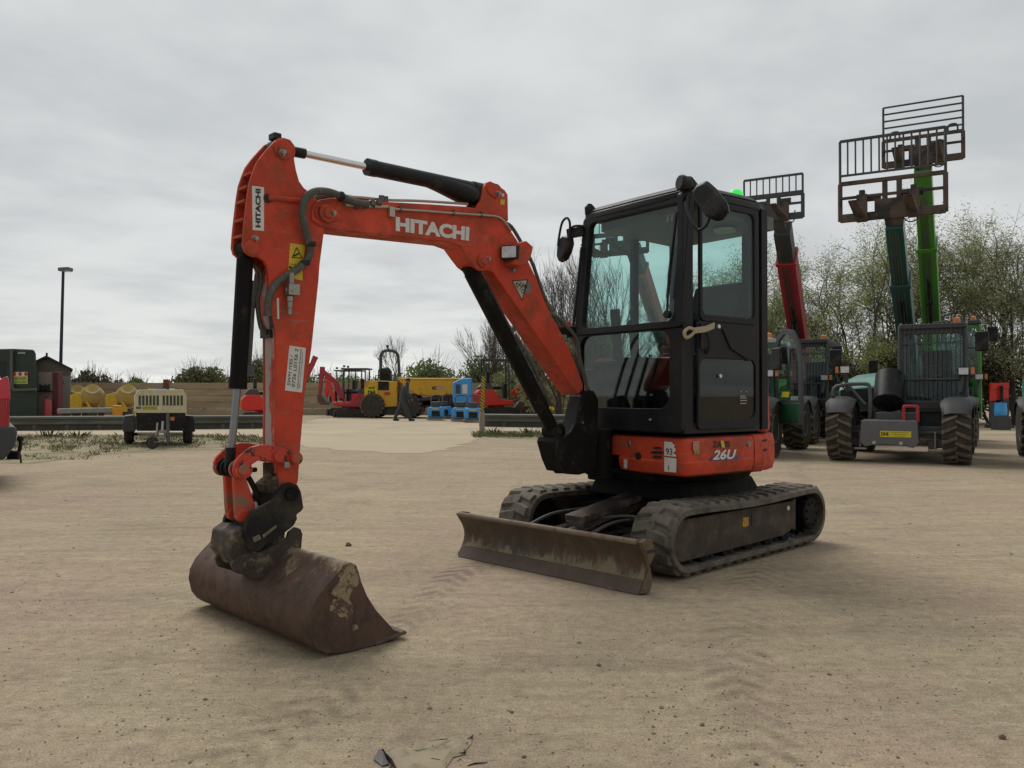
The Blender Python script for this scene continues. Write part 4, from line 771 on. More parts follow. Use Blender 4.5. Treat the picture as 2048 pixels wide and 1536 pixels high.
# ---- bucket
WK = 0.585
end = [(688, 1136.6), (700.6, 1133), (713, 1139.7), (718, 1154), (722.5, 1172.5), (735, 1204), (754, 1235), (772.5, 1257), (788, 1275.6), (810, 1285), (791, 1294), (750.6, 1304), (704, 1312), (672, 1314), (650, 1312), (635, 1305), (622.5, 1288), (616, 1257), (619, 1232), (632, 1204), (652, 1178), (672, 1156)]
PE = [bp(x, y, WK) for x, y in end]
_p0 = bp(660, 1314, WK)
def level(p): t = -(p - _p0).dot(FB); return V((p.x, p.y, p.z - _p0.z + 0.004 + max(0.0, t) * 0.076))      # the lip rests flat on the gravel
PE = [level(p) for p in PE]; zmin = min(p.z for p in PE); PE = [p + UP * max(0.0, 0.003 - zmin) for p in PE]
m = MB()
shell_i = [8, 9, 10, 11, 12, 13, 14, 15, 16, 17, 18, 19, 20, 21, 0, 1, 2]
S = smoothpath([PE[i] for i in shell_i[1:]], 3)
cen = sum(PE, V()) / len(PE)
T = 0.018
I = [p + (cen - p).normalized() * T for p in S]
OUT = S + I[::-1]
m.prism([p - LB * 0.012 for p in OUT], [p - LB * (2 * WK + 0.05) for p in OUT])
for off in (0.0, -(2 * WK) - 0.048): m.prism([p + LB * off for p in PE], [p + LB * (off - 0.018) for p in PE])
bucket = m.build('bucket', BUCKETM, EX, bevel=0.004, angle=40)
WORLD_BK = PE
m = MB(); tip = PE[9]; fw = (PE[9] - PE[11]).normalized()
q = [PE[9] + fw * 0.012 - UP * 0.0, PE[9] + UP * 0.015, PE[11] + UP * 0.016, PE[11] - UP * 0.002, PE[9] - UP * 0.004]
for p in q: p.z = max(p.z, 0.002)
m.prism([p + LB * 0.004 for p in q], [p - LB * (2 * WK + 0.07) for p in q]); m.build('cutting_edge', RUST, bucket, bevel=0.004)
m = MB(); patch = [(676, 1152), (690, 1142), (706, 1142), (716, 1158), (716, 1178), (703, 1190), (698, 1205), (704, 1222), (705, 1238), (694, 1246), (682, 1240), (668, 1232), (658, 1220), (661, 1208), (675, 1203), (664, 1195), (657, 1190), (672, 1180), (680, 1168)]
c = bp(690, 1200, WK); 
def ep(x, y, d=0.0): p = level(bp(x, y, WK + d)); p.z += max(0.0, 0.003 - zmin); return p
rr = random.Random(3); P = []
for i, (x, y) in enumerate(patch):
    x2, y2 = patch[(i + 1) % len(patch)]
    for k in range(4):
        t = k / 4; P.append(ep(x + (x2 - x) * t + rr.uniform(-2.8, 2.8), y + (y2 - y) * t + rr.uniform(-2.8, 2.8), 0.0))
m.prism([p + LB * 0.0015 for p in P], [p - LB * 0.002 for p in P])
P = [ep(709 + 8 * math.cos(a / 10 * 6.283) * rr.uniform(.7, 1.1), 1264 + 7 * math.sin(a / 10 * 6.283) * rr.uniform(.7, 1.1)) for a in range(10)]
m.prism([p + LB * 0.0015 for p in P], [p - LB * 0.002 for p in P])
m.build('dried_mud', mat('dried mud', (0.29, 0.235, 0.14), 0.9, var=0.35, scale=25, dirt=(0.10, 0.062, 0.045), damt=0.46, dscale=16, dsharp=0.06, bump=0.5, bscale=60), bucket, smooth=False)
ear_n = [(575, 1075), (578, 1064), (591, 1054), (602, 1058), (606, 1068), (604, 1090), (601, 1116), (612, 1130), (560, 1165), (520, 1160), (470, 1145), (462, 1128), (480, 1110), (520, 1105), (550, 1090)]
for w0 in (0.095, -0.075):
    m = MB(); plate(m, ear_n, w0, w0 - 0.022, wt=0.095); m.build('bucket_ear', MUD, bucket, bevel=0.006)
m = MB()
plate(m, [(447, 1063), (468, 1048), (492, 1052), (500, 1100), (470, 1130), (462, 1128), (441, 1101)], 0.09, -0.13, wt=0.0); m.build('hitch_mount', MUD, bucket, bevel=0.012)
m = MB()
for x, y in ((484, 1120),): p = bp(x, y, 0.0); m.cyl(p - LB * 0.10, p + LB * 0.099, 0.022, n=18)
m.build('bucket_pins', MUD, bucket)
# =================================================================== telehandlers
TEAL = mat('teal paint', (0.10, 0.30, 0.24), 0.4, var=0.12, coat=0.2, dirt=(0.16, 0.16, 0.12), damt=0.15)
LIME = mat('lime green paint', (0.065, 0.26, 0.028), 0.4, var=0.12, coat=0.2)
DGREEN = mat('dark green paint', (0.022, 0.085, 0.042), 0.4, var=0.15, coat=0.2)
DTEAL = mat('dark teal boom paint', (0.018, 0.075, 0.068), 0.4, var=0.15, coat=0.2)
CRIMSON = mat('crimson paint', (0.36, 0.022, 0.035), 0.4, var=0.15, coat=0.2)
SALMON = mat('faded red boom paint', (0.42, 0.11, 0.09), 0.5, var=0.15)
DARKG = mat('dark grey steel', (0.055, 0.058, 0.062), 0.55, var=0.25, dirt=(0.12, 0.10, 0.08), damt=0.15)
GUARD = mat('grey mudguard plastic', (0.052, 0.052, 0.055), 0.6, var=0.15)
FORKM = mat('rusty fork steel', (0.105, 0.070, 0.056), 0.7, var=0.35, dirt=(0.03, 0.03, 0.03), damt=0.4)
AMBER = mat('amber lens', (0.65, 0.16, 0.015), 0.3, var=0.1, coat=0.4)
RIM = mat('white wheel rim', (0.42, 0.42, 0.42), 0.55, var=0.2, dirt=(0.2, 0.17, 0.13), damt=0.3)
SIGNY = mat('yellow sign', (0.62, 0.52, 0.02), 0.5, var=0.08)
GLASST = glass('machine glass', (0.86, 0.94, 0.925))
def tyre(parent, c, ax, r, w, lugs=22, rimr=0.55, simple=False, name='wheel', rim=None):
    ax = V(ax).normalized(); f = ax.cross(UP).normalized(); k0 = .98 if simple else .925
    m = MB()
    m.lathe([(r * rimr, -w * .42), (r * .80, -w * .5), (r * .90, -w * .46), (r * k0 * .99, -w * .3), (r * k0, 0), (r * k0 * .99, w * .3), (r * .90, w * .46), (r * .80, w * .5), (r * rimr, w * .42)], c, ax, 40, 1)
    if not simple:
        for k in range(lugs):
            for sd in (-1, 1):
                a = 2 * math.pi * (k + (0.5 if sd > 0 else 0)) / lugs
                def P(a, y, rr): d = f * math.cos(a) + UP * math.sin(a); return c + d * rr + ax * y
                da = 0.075; sweep = 0.20
                # chevron: inner end leads
                A = [P(a - da + sweep, -0.03 * sd * w, r * .91), P(a + da * .6 + sweep, -0.03 * sd * w, r * .91), P(a + da, 0.5 * w * sd, r * .84), P(a - da, 0.5 * w * sd, r * .84)]
                B = [P(a - da * .7 + sweep, -0.03 * sd * w, r * 1.0), P(a + da * .3 + sweep, -0.03 * sd * w, r * 1.0), P(a + da * .7, 0.47 * w * sd, r * .985), P(a - da * .7, 0.47 * w * sd, r * .985)]
                m.prism(A, B)
    t = m.build(name, [TYRE, TYREC], parent, angle=30)
    m = MB()
    for s in (-1, 1):
        m.lathe([(r * rimr * 1.02, w * .40 * s), (r * rimr * .93, w * .43 * s), (r * rimr * .86, w * .30 * s), (r * .30, w * .22 * s), (r * .16, w * .30 * s), (0.0, w * .31 * s)], c, ax, 26)
    m.build('rim', rim or RIM, t)
    return t
def telehandler(o, deg, label, body, boomm, boom_px, head_px, cab=(0.15, 1.05), hoodm=None, grille=True, carriage='bars', cabh=2.28, boom_w=(0.34, 0.26), sign=False, door_open=False, boom2=None, cw=1.6, ch=(0.62, 0.10, 0.60), roofm=None):
    a = math.radians(deg); X = V((-math.sin(a), -math.cos(a), 0)); Y = V((math.cos(a), -math.sin(a), 0)); O = V((o[0], o[1], 0))
    def T(x, y, z): return O + X * x + Y * y + UP * z
    ax = (X, Y, UP)
    R = thing('telehandler', O, label, 'telehandler', 'telehandlers parked in rows')
    hoodm = hoodm or body
    m = MB(); m.box(T(-1.45, 0, 0.60), (3.5, 0.62, 0.46), ax); m.box(T(-1.2, 0.5, 0.72), (1.5, 0.7, 0.3), ax)
    m.beam(T(0, -0.78, 0.50), T(0, 0.78, 0.50), 0.2, 0.2); m.beam(T(-2.75, -0.78, 0.50), T(-2.75, 0.78, 0.50), 0.2, 0.2)
    for y in (-.45, .45): m.beam(T(0.2, y * 1.25, 0.52), T(0.2, y * 1.25, 0.24), 0.04, 0.04, m=1); m.beam(T(0.2, y * 1.25 - .11, 0.22), T(0.2, y * 1.25 + .11, 0.22), 0.045, 0.045, m=1); m.beam(T(0.14, y * 1.1 - .3, 0.50), T(0.14, y * 1.1 + .3, 0.50), 0.05, 0.05); m.beam(T(0.1, y, 0.30), T(0.1, y * 1.6, 0.34), 0.12, 0.14)
    ch_ = m.build('chassis', [DARKG, STEEL], R, bevel=0.015)
    m = MB(); q = [(y - .10, z - .32) for y, z in ((-0.42, 1.02), (0.42, 1.02), (0.44, 0.66), (0.36, 0.58), (0.2, 0.62), (-0.2, 0.62), (-0.36, 0.58), (-0.44, 0.66))]
    m.prism([T(0.42, y, z) for y, z in q], [T(0.36, y, z) for y, z in q]); m.box(T(0.2, -.1, 0.68), (0.4, 0.8, 0.06), ax)
    fp = m.build('front_plate', mat('grey front plate', (0.12, 0.12, 0.125), 0.55, var=0.15), R, bevel=0.02)
    if sign:
        m = MB(); m.box(T(0.424, 0.0, 0.48), (0.006, 0.46, 0.10), ax); s = m.build('warning_sign', SIGNY, fp)
        text('lettering', 'DHI', [T(0.43, -0.215, 0.45), T(0.43, -0.105, 0.45), T(0.43, -0.105, 0.51), T(0.43, -0.215, 0.51)], INK, s, bold=0.04)
        for k, z in enumerate((0.51, 0.48, 0.45)): 
            m = MB(); m.box(T(0.4285, 0.06, z), (0.002, 0.26 - 0.05 * k, 0.008), ax); m.build('small_print', mat('print', (0.25, 0.2, 0.02), 0.6), s)
        for y in (-.22, .18):
            m = MB(); m.cyl(T(0.42, y - .1, 0.335), T(0.44, y - .1, 0.335), 0.03, n=12); m.build('tow_eye', RIM, fp)
        m = MB(); m.tube(smoothpath([T(0.36, 0.12, .70), T(0.36, 0.12, .90), T(0.36, 0.14, .93), T(0.36, 0.30, .93), T(0.36, 0.32, .90), T(0.36, 0.32, .68)], 3), 0.028, 6); m.build('tow_hook', mat('red hook', (0.35, 0.02, 0.03), 0.5), fp)
    # wheels and mudguards
    for x in (0, -2.75):
        for y in (-0.87, 0.87):
            tyre(R, T(x, y, 0.525), Y, 0.525, 0.41, 18, 0.50)
            m = MB(); nA, nB = 12, 8; rows = []
            for sh in (0.0, 0.022):
                for k in range(nA + 1):
                    t = math.radians(34 + 118 * k / nA)
                    for q in range(nB + 1):
                        v = -1 + 2 * q / nB; rr_ = 0.59 - sh - 0.07 * abs(v) ** 3.5; wv_ = 0.235 * (1 - .16 * max(0, 1 - k / 3.0)) * v
                        rows.append(T(x + (rr_ - .02) * math.cos(t), y + wv_, 0.50 + rr_ * math.sin(t)))
            fs = []; S_ = (nA + 1) * (nB + 1); w_ = nB + 1
            for k in range(nA):
                for q in range(nB):
                    a0 = k * w_ + q; fs += [[a0, a0 + 1, a0 + w_ + 1, a0 + w_], [S_ + a0, S_ + a0 + w_, S_ + a0 + w_ + 1, S_ + a0 + 1]]
            for k in range(nA):
                for q in (0, nB): a0 = k * w_ + q; fs.append([a0, a0 + w_, S_ + a0 + w_, S_ + a0])
            for q in range(nB):
                for k in (0, nA): a0 = k * w_ + q; fs.append([a0, a0 + 1, S_ + a0 + 1, S_ + a0])
            m.add(rows, fs); m.build('mudguard', GUARD, R, angle=50)
    # bonnet on the side away from the cab
    m = MB(); q = [(-0.45, 0.95), (-0.45, 1.22), (-0.75, 1.36), (-2.6, 1.52), (-2.9, 1.35), (-2.9, 0.8), (-0.6, 0.8)]
    m.prism([T(x, -1.0, z - 0.02) for x, z in q], [T(x, -0.32, z + 0.06) for x, z in q]); bn = m.build('bonnet', hoodm, R, bevel=0.05, seg=3)
    m = MB(); m.prism([T(-0.44, -0.96, 1.0), T(-0.44, -0.40, 1.0), T(-0.46, -0.40, 1.24), T(-0.46, -0.96, 1.2)], [T(-0.40, -0.96, 1.0), T(-0.40, -0.40, 1.0), T(-0.44, -0.40, 1.24), T(-0.44, -0.96, 1.2)]); m.build('bonnet_grille', BLACK, bn)
    m = MB(); m.tube(smoothpath([T(0.12, -1.0, 1.08), T(0.05, -0.95, 1.26), T(0.05, -0.5, 1.30), T(0.1, -0.42, 1.22), T(0.18, -0.40, 0.95), T(0.2, -0.42, 0.6)], 4), .032, 6); m.tube([T(0.05, -0.75, 1.27), T(0.16, -.48, .95)], .025, 6); m.build('side_rail', DARKG, R)
    m = MB(); m.cyl(T(0.06, -0.14, 0.98), T(-0.3, -0.14, 1.42), 0.24, n=18); m.build('valve_cover', BLACK, R)
    # cab
    y0, y1 = cab; zc = 0.88
    m = MB()
    def cfr(y, z, t): return T(-0.30 - 0.10 * (z - 1.0) / 1.3 * (1 if z > 1 else 0) + t, y, z)
    m.frame(cfr, (y0, y1, zc, cabh - 0.05, 0.06), (y0 + 0.06, y1 - 0.06, zc + 0.14, cabh - 0.14, 0.08), -0.05, 0)
    def csd(x, z, t): return T(x, y1 + t, z)
    m.frame(csd, (-1.75, -0.33, zc - 0.3, cabh - 0.05, 0.08), (-1.68, -0.46, zc + 0.30, cabh - 0.14, 0.12), -0.04, 0)
    m.beam(T(-1.72, y0, zc), T(-1.72, y0, cabh - .05), 0.06, 0.06); m.box(T(-1.03, (y0 + y1) / 2, zc), (1.4, y1 - y0, 0.1), ax); m.box(T(-1.72, (y0 + y1) / 2, zc + .3), (0.04, y1 - y0, 0.6), ax)
    cb = m.build('cab', body if body is not TEAL else DARKG, R, bevel=0.012)
    m = MB(); q = [(-0.36, y0 - .01), (-0.36, y1 + .01), (-1.80, y1 + .01), (-1.80, y0 - .01)]
    m.prism([T(x, y, cabh - .06) for x, y in q], [T(x * .98, (y - (y0 + y1) / 2) * .94 + (y0 + y1) / 2, cabh + .03) for x, y in q]); m.build('roof', roofm or DARKG, cb, bevel=0.02)
    m = MB(); m.panel(cfr, (y0 + .05, y1 - .05, zc + .13, cabh - .13, 0.08), -0.03, -0.024); m.build('windscreen', GLASST, cb)
    m = MB(); m.panel(csd, (-1.69, -0.45, zc + .29, cabh - .13, 0.12), -0.03, -0.024); m.build('side_window', GLASST, cb)
    m = MB(); m.panel(lambda y, z, t: T(-1.74 + t, y, z), (y0 + .05, y1 - .05, zc + .6, cabh - .13, 0.06), 0, 0.005); m.build('rear_window', GLASST, cb)
    m = MB(); m.box(T(-1.25, (y0 + y1) / 2, zc + .3), (0.5, 0.5, 0.14), ax); m.box(T(-1.5, (y0 + y1) / 2, zc + .65), (0.14, 0.48, 0.75), ax); m.build('seat', CLOTH, cb, bevel=0.04)
    m = MB(); m.tube([T(-0.45, (y0 + y1) / 2, zc + .1), T(-0.72, (y0 + y1) / 2, zc + .62)], 0.03, 8)
    c = T(-0.73, (y0 + y1) / 2, zc + .64); d = (X * -0.5 + UP).normalized(); e = d.cross(Y)
    m.tube([c + (Y * math.cos(k * .5236) + e * math.sin(k * .5236)) * 0.18 for k in range(13)], 0.016, 6); m.box(T(-0.48, (y0 + y1) / 2, zc + .35), (0.16, 0.6, 0.3), ax); m.build('steering_wheel', BLACK, cb)
    if grille:
        m = MB(); n = 15
        for k in range(n):
            y = y0 + 0.02 + (y1 - y0 - 0.04) * k / (n - 1)
            m.tube([T(-0.20, y, zc + .12), T(-0.29, y, cabh - .12), T(-0.34, y, cabh - 0.0), T(-0.60, y, cabh + .06)], 0.0055, 4)
        for z in (zc + .12, zc + .5, cabh - .3, cabh - .03): m.beam(T(-0.20 - .09 * (z - 1) / 1.2, y0, z), T(-0.20 - .09 * (z - 1) / 1.2, y1, z), 0.025, 0.025)
        m.tube([T(-0.19, y0, zc + .05), T(-0.28, y0, cabh - .1), T(-0.34, y0, cabh), T(-0.62, y0, cabh + .06)], 0.02, 6); m.tube([T(-0.19, y1, zc + .05), T(-0.28, y1, cabh - .1), T(-0.34, y1, cabh), T(-0.62, y1, cabh + .06)], 0.02, 6)
        m.build('windscreen_guard', DARKG, cb)
    for y, z in ((y1 - .04, 1.50), (-0.84, 1.55)):
        m = MB(); m.box(T(-0.16, y, z), (0.10, 0.17, 0.14), ax); hl = m.build('headlight', BLACK, R, bevel=0.015)
        m = MB(); m.box(T(-0.108, y, z), (0.01, 0.14, 0.11), ax); m.build('lens', LENS, hl, bevel=0.004)
        m = MB(); m.box(T(-0.14, y + (0.13 if y > 0 else -.13), z), (0.08, 0.05, 0.11), ax); m.build('indicator', AMBER, hl, bevel=0.01)
        m = MB(); m.beam(T(-0.18, y, z - .08), T(-0.20, y * .96, 1.16), 0.05, 0.05); m.build('lamp_post', DARKG, hl)
    for y, z in ((-1.0, 1.75), (y1 + 0.22, cabh - .3)):
        m = MB(); m.box(T(-0.2, y, z), (0.07, 0.20, 0.32), ax); mi = m.build('wing_mirror', BLACK, R, bevel=0.03)
        m = MB(); m.tube([T(-0.2, y, z - .1), T(-0.2, y, z - .3) if y < 0 else T(-0.3, y1, z - .1), T(-0.22, -0.85, 1.2) if y < 0 else T(-0.35, y1, z - .12)], 0.014, 6); m.build('mirror_arm', DARKG, mi)
    m = MB(); m.lathe([(0.06, 0), (0.055, 0.09), (0, 0.12)], T(-0.62, y1 - .15, cabh + .03), UP, 12); m.build('beacon', AMBER, cb)
    if door_open:
        m = MB(); hx, hy = -1.66, y1 + 0.06   # opened flat against the rear, hinged at the back
        d = (X * 0.72 + Y * 0.69).normalized(); nn = V((d.y, -d.x, 0))
        arch = [(0.0, 0.60), (0.0, 1.8), (0.10, 2.16), (0.30, 2.29), (0.60, 2.24), (0.78, 2.0), (0.86, 1.6), (0.86, 0.6)]
        inn = [(0.08, 1.02), (0.08, 1.78), (0.16, 2.08), (0.32, 2.19), (0.56, 2.15), (0.70, 1.95), (0.77, 1.58), (0.77, 1.02)]
        base = T(-0.40, y1 + .02, 0)
        vs = [base + d * a * 1 + UP * z for a, z in arch] + [base + d * a + UP * z for a, z in inn] + [base + d * a + UP * z + nn * .05 for a, z in arch] + [base + d * a + UP * z + nn * .05 for a, z in inn]
        fs = []
        for i in range(8):
            j = (i + 1) % 8; fs += [[i, j, 8 + j, 8 + i], [16 + i, 24 + i, 24 + j, 16 + j], [i, 16 + i, 16 + j, j], [8 + i, 8 + j, 24 + j, 24 + i]]
        m.add(vs, fs); dr = m.build('cab_door', DARKG, R)
        m = MB(); m.prism([base + d * a + UP * z + nn * .02 for a, z in inn], [base + d * a + UP * z + nn * .026 for a, z in inn]); m.build('door_window', GLASST, dr)
        m = MB(); m.prism([base + d * a + UP * z - nn * .01 for a, z in ((0.05, .65), (.8, .65), (.8, .98), (.05, .98))], [base + d * a + UP * z + nn * .06 for a, z in ((0.05, .65), (.8, .65), (.8, .98), (.05, .98))]); m.build('door_panel', DGREEN, dr, bevel=0.02)
        m = MB(); c = base + d * .4 + UP * 1.12 + nn * .065; m.box(c, (0.22, 0.01, 0.10), (d, nn, (UP + d * .3).normalized())); m.build('door_sticker', SIGNY, dr)
        m = MB(); c = base + d * .35 + UP * 1.75 + nn * .2; m.box(c, (0.28, 0.06, 0.40), (d, nn, UP)); m.build('door_mirror', BLACK, dr, bevel=0.03)
    # boom between the pivot post at the back and the fork carriage
    if boom_px:
        pb0, pt0 = at(*boom_px[0]), at(*boom_px[1]); d = (pt0 - pb0).normalized()
        base = pb0 - d * 0.45
        m = MB(); L = (pt0 - pb0).length; sp = boom_px[2] if len(boom_px) > 2 else 0.72
        j = pb0 + d * L * sp
        m.beam(base, j, boom_w[0], boom_w[0] * 1.15, Y.cross(d))
        m.beam(j - d * .05, j + d * .06, boom_w[0] * 1.12, boom_w[0] * 1.27, Y.cross(d))
        bo = m.build('boom', boomm, R, bevel=0.02)
        m = MB(); m.beam(j, pt0 + d * .1, boom_w[1], boom_w[1] * 1.15, Y.cross(d)); m.build('boom_extension', boom2 or boomm, bo, bevel=0.015)
        m = MB(); nrm = d.cross(Y).normalized(); nrm = nrm if nrm.dot(V((0, -1, 0.3))) > 0 else -nrm
        for k in range(4): o_ = nrm * (boom_w[0] * .60) + Y * (-0.09 + .05 * k); m.tube([pb0 + d * .1 + o_, j - d * .25 + o_, j + d * .1 + o_ * .9, pt0 + o_ * .8], 0.013, 5)
        m.build('boom_hoses', HOSE, bo)
        m = MB(); m.cyl(pb0 - d * .35 + nrm * .36, pb0 + d * L * .32 + nrm * .30, 0.06, n=14); m.cyl(pb0 + d * L * .30 + nrm * .31, pb0 + d * L * .5 + nrm * .16, 0.035, n=12); m.build('lift_cylinder', BLACK, bo)
        m = MB(); pv = T(-2.9, -0.02, 1.5); m.beam(T(-2.8, 0, 0.7), T(-2.9, 0, 1.3), 0.5, 0.4, Y); m.beam(T(-2.9, 0, 1.2), base, 0.42, 0.42, Y); m.build('boom_post', boomm, R, bevel=0.02)
    else:
        m = MB(); m.beam(T(-2.8, -0.1, 1.45), T(0.5, -0.1, 1.0), 0.30, 0.34, Y); m.build('boom', boomm, R, bevel=0.02)
        return R
    # fork carriage
    c0 = at(*head_px)
    def H(y, z, x=0.0): return c0 + Y * y + UP * z + X * x
    hw = cw / 2; hf, gap, hb = ch
    m = MB(); b = 0.055
    m.beam(H(-hw, 0), H(hw, 0), 0.07, 0.14); m.beam(H(-hw, hf), H(hw, hf), 0.06, 0.07); m.beam(H(-hw, hf * .58), H(hw, hf * .58), 0.04, 0.05)
    for y in (-hw, hw): m.beam(H(y, -0.05), H(y, hf), 0.05, 0.07)
    for y in (-0.1, 0.12): m.beam(H(y, 0), H(y, hf), 0.05, 0.08)
    m.beam(H(-.26, .12, -.06), H(.26, .12, -.06), 0.2, 0.3); m.beam(pt0, H(0, .1, -.08), 0.24, 0.26, Y)
    m.beam(H(-hw * .55, 0.32, -.03), H(-hw * .2, 0.32, -.03), 0.05, 0.12); m.beam(H(hw * .2, 0.34, -.03), H(hw * .6, 0.34, -.03), 0.05, 0.12)
    car = m.build('fork_carriage', FORKM if carriage != 'black' else DARKG, R, bevel=0.008)
    m = MB()
    zb0, zb1 = hf + gap, hf + gap + hb
    for y in (-hw, hw): m.beam(H(y, hf), H(y, zb1), 0.035, 0.035)
    if carriage == 'rails':
        for k in range(5): m.beam(H(-hw, zb1 - hb * k / 4.2), H(hw, zb1 - hb * k / 4.2), 0.03, 0.03)
    else:
        m.beam(H(-hw, zb1), H(hw, zb1), 0.035, 0.045); m.beam(H(-hw, zb0), H(hw, zb0), 0.03, 0.035)
        n = 13 if carriage == 'bars' else 9
        for k in range(1, n): y = -hw + cw * k / n; m.beam(H(y, zb0), H(y, zb1), 0.022, 0.022)
    m.build('load_guard', DARKG, car)
    for y in (-hw * .56, hw * .42):
        m = MB(); dn = (X * 1.0 + UP * 0.08).normalized()
        m.beam(H(y, hf * .62, .06), H(y, -.10, .06), 0.17, 0.07, X)
        m.beam(H(y, -.06, .05), H(y, -.06, .05) + dn * 1.15, 0.17, 0.08, UP, 0, 0.13, 0.03); m.box(H(y, hf * .66, .03), (0.10, .09, .1), ax); m.build('fork', FORKM, car, bevel=0.006)
    m = MB()
    for y in (-hw * .7, hw * .75):
        m.tube(smoothpath([H(y - .09, hf), H(y - .08, hf + .14), H(y, hf + .17), H(y + .08, hf + .14), H(y + .09, hf)], 3), 0.02, 6)
    if carriage == 'rails': m.build('lifting_loops', DARKG, car)
    m = MB(); m.tube(smoothpath([H(.10, .05, -.1), H(.25, -.14, -.06), H(.42, -.10, -.02), H(.45, .12, 0)]), 0.012, 6); m.build('carriage_hose', HOSE, car)
    return R
HD = 30
telehandler((6.42, 13.78), 30, 'dark teal telehandler with barred windscreen and its rusty fork carriage raised high', TEAL, DTEAL, ((1816, 700, 16.4), (1790, 452, 14.05), 0.60), (1783, 428, 13.9), cab=(0.0, 1.0), sign=True, cw=1.62, ch=(0.60, 0.14, 0.60), boom2=DTEAL, boom_w=(0.32, 0.28))
telehandler((9.05, 18.3), HD, 'lime green telehandler behind the teal one with the tallest boom in the yard', LIME, LIME, ((1866, 690, 20.6), (1846, 345, 17.4), 0.62), (1845, 322, 17.3), cab=(0.2, 1.15), grille=False, carriage='rails', cabh=2.72, cw=1.5, ch=(0.52, 0.10, 0.62), boom_w=(0.38, 0.34))
telehandler((5.95, 19.2), HD, 'telehandler with raised crimson boom and black barred fork carriage', mat('black machine paint', (0.03, 0.032, 0.034), 0.5, var=0.2), CRIMSON, ((1600, 690, 21.3), (1566, 462, 17.8), 0.80), (1546, 436, 17.6), cab=(0.30, 1.25), hoodm=CRIMSON, carriage='black', cabh=2.36, cw=1.22, ch=(0.46, 0.05, 0.36), boom2=DARKG, boom_w=(0.40, 0.34))
telehandler((3.75, 15.15), HD, 'dark green telehandler with its arched cab door standing open beside the excavator', DGREEN, DGREEN, None, None, cab=(0.1, 0.95), cabh=2.12, door_open=True, grille=False, hoodm=DGREEN, roofm=RIM)
telehandler((3.4, 20.6), HD, 'telehandler seen through the excavator cab with a faded red boom', TEAL, SALMON, ((1330, 690, 23.0), (1268, 500, 19.4), 0.82), (1240, 505, 19.2), cab=(0.2, 1.1), carriage='black', cw=1.35, ch=(0.42, 0.05, 0.36), boom2=DARKG, boom_w=(0.32, 0.28))
telehandler((8.98, 12.15), 26, 'teal telehandler cut off by the right edge of the photo', TEAL, DTEAL, None, None, cab=(0.0, 1.0))

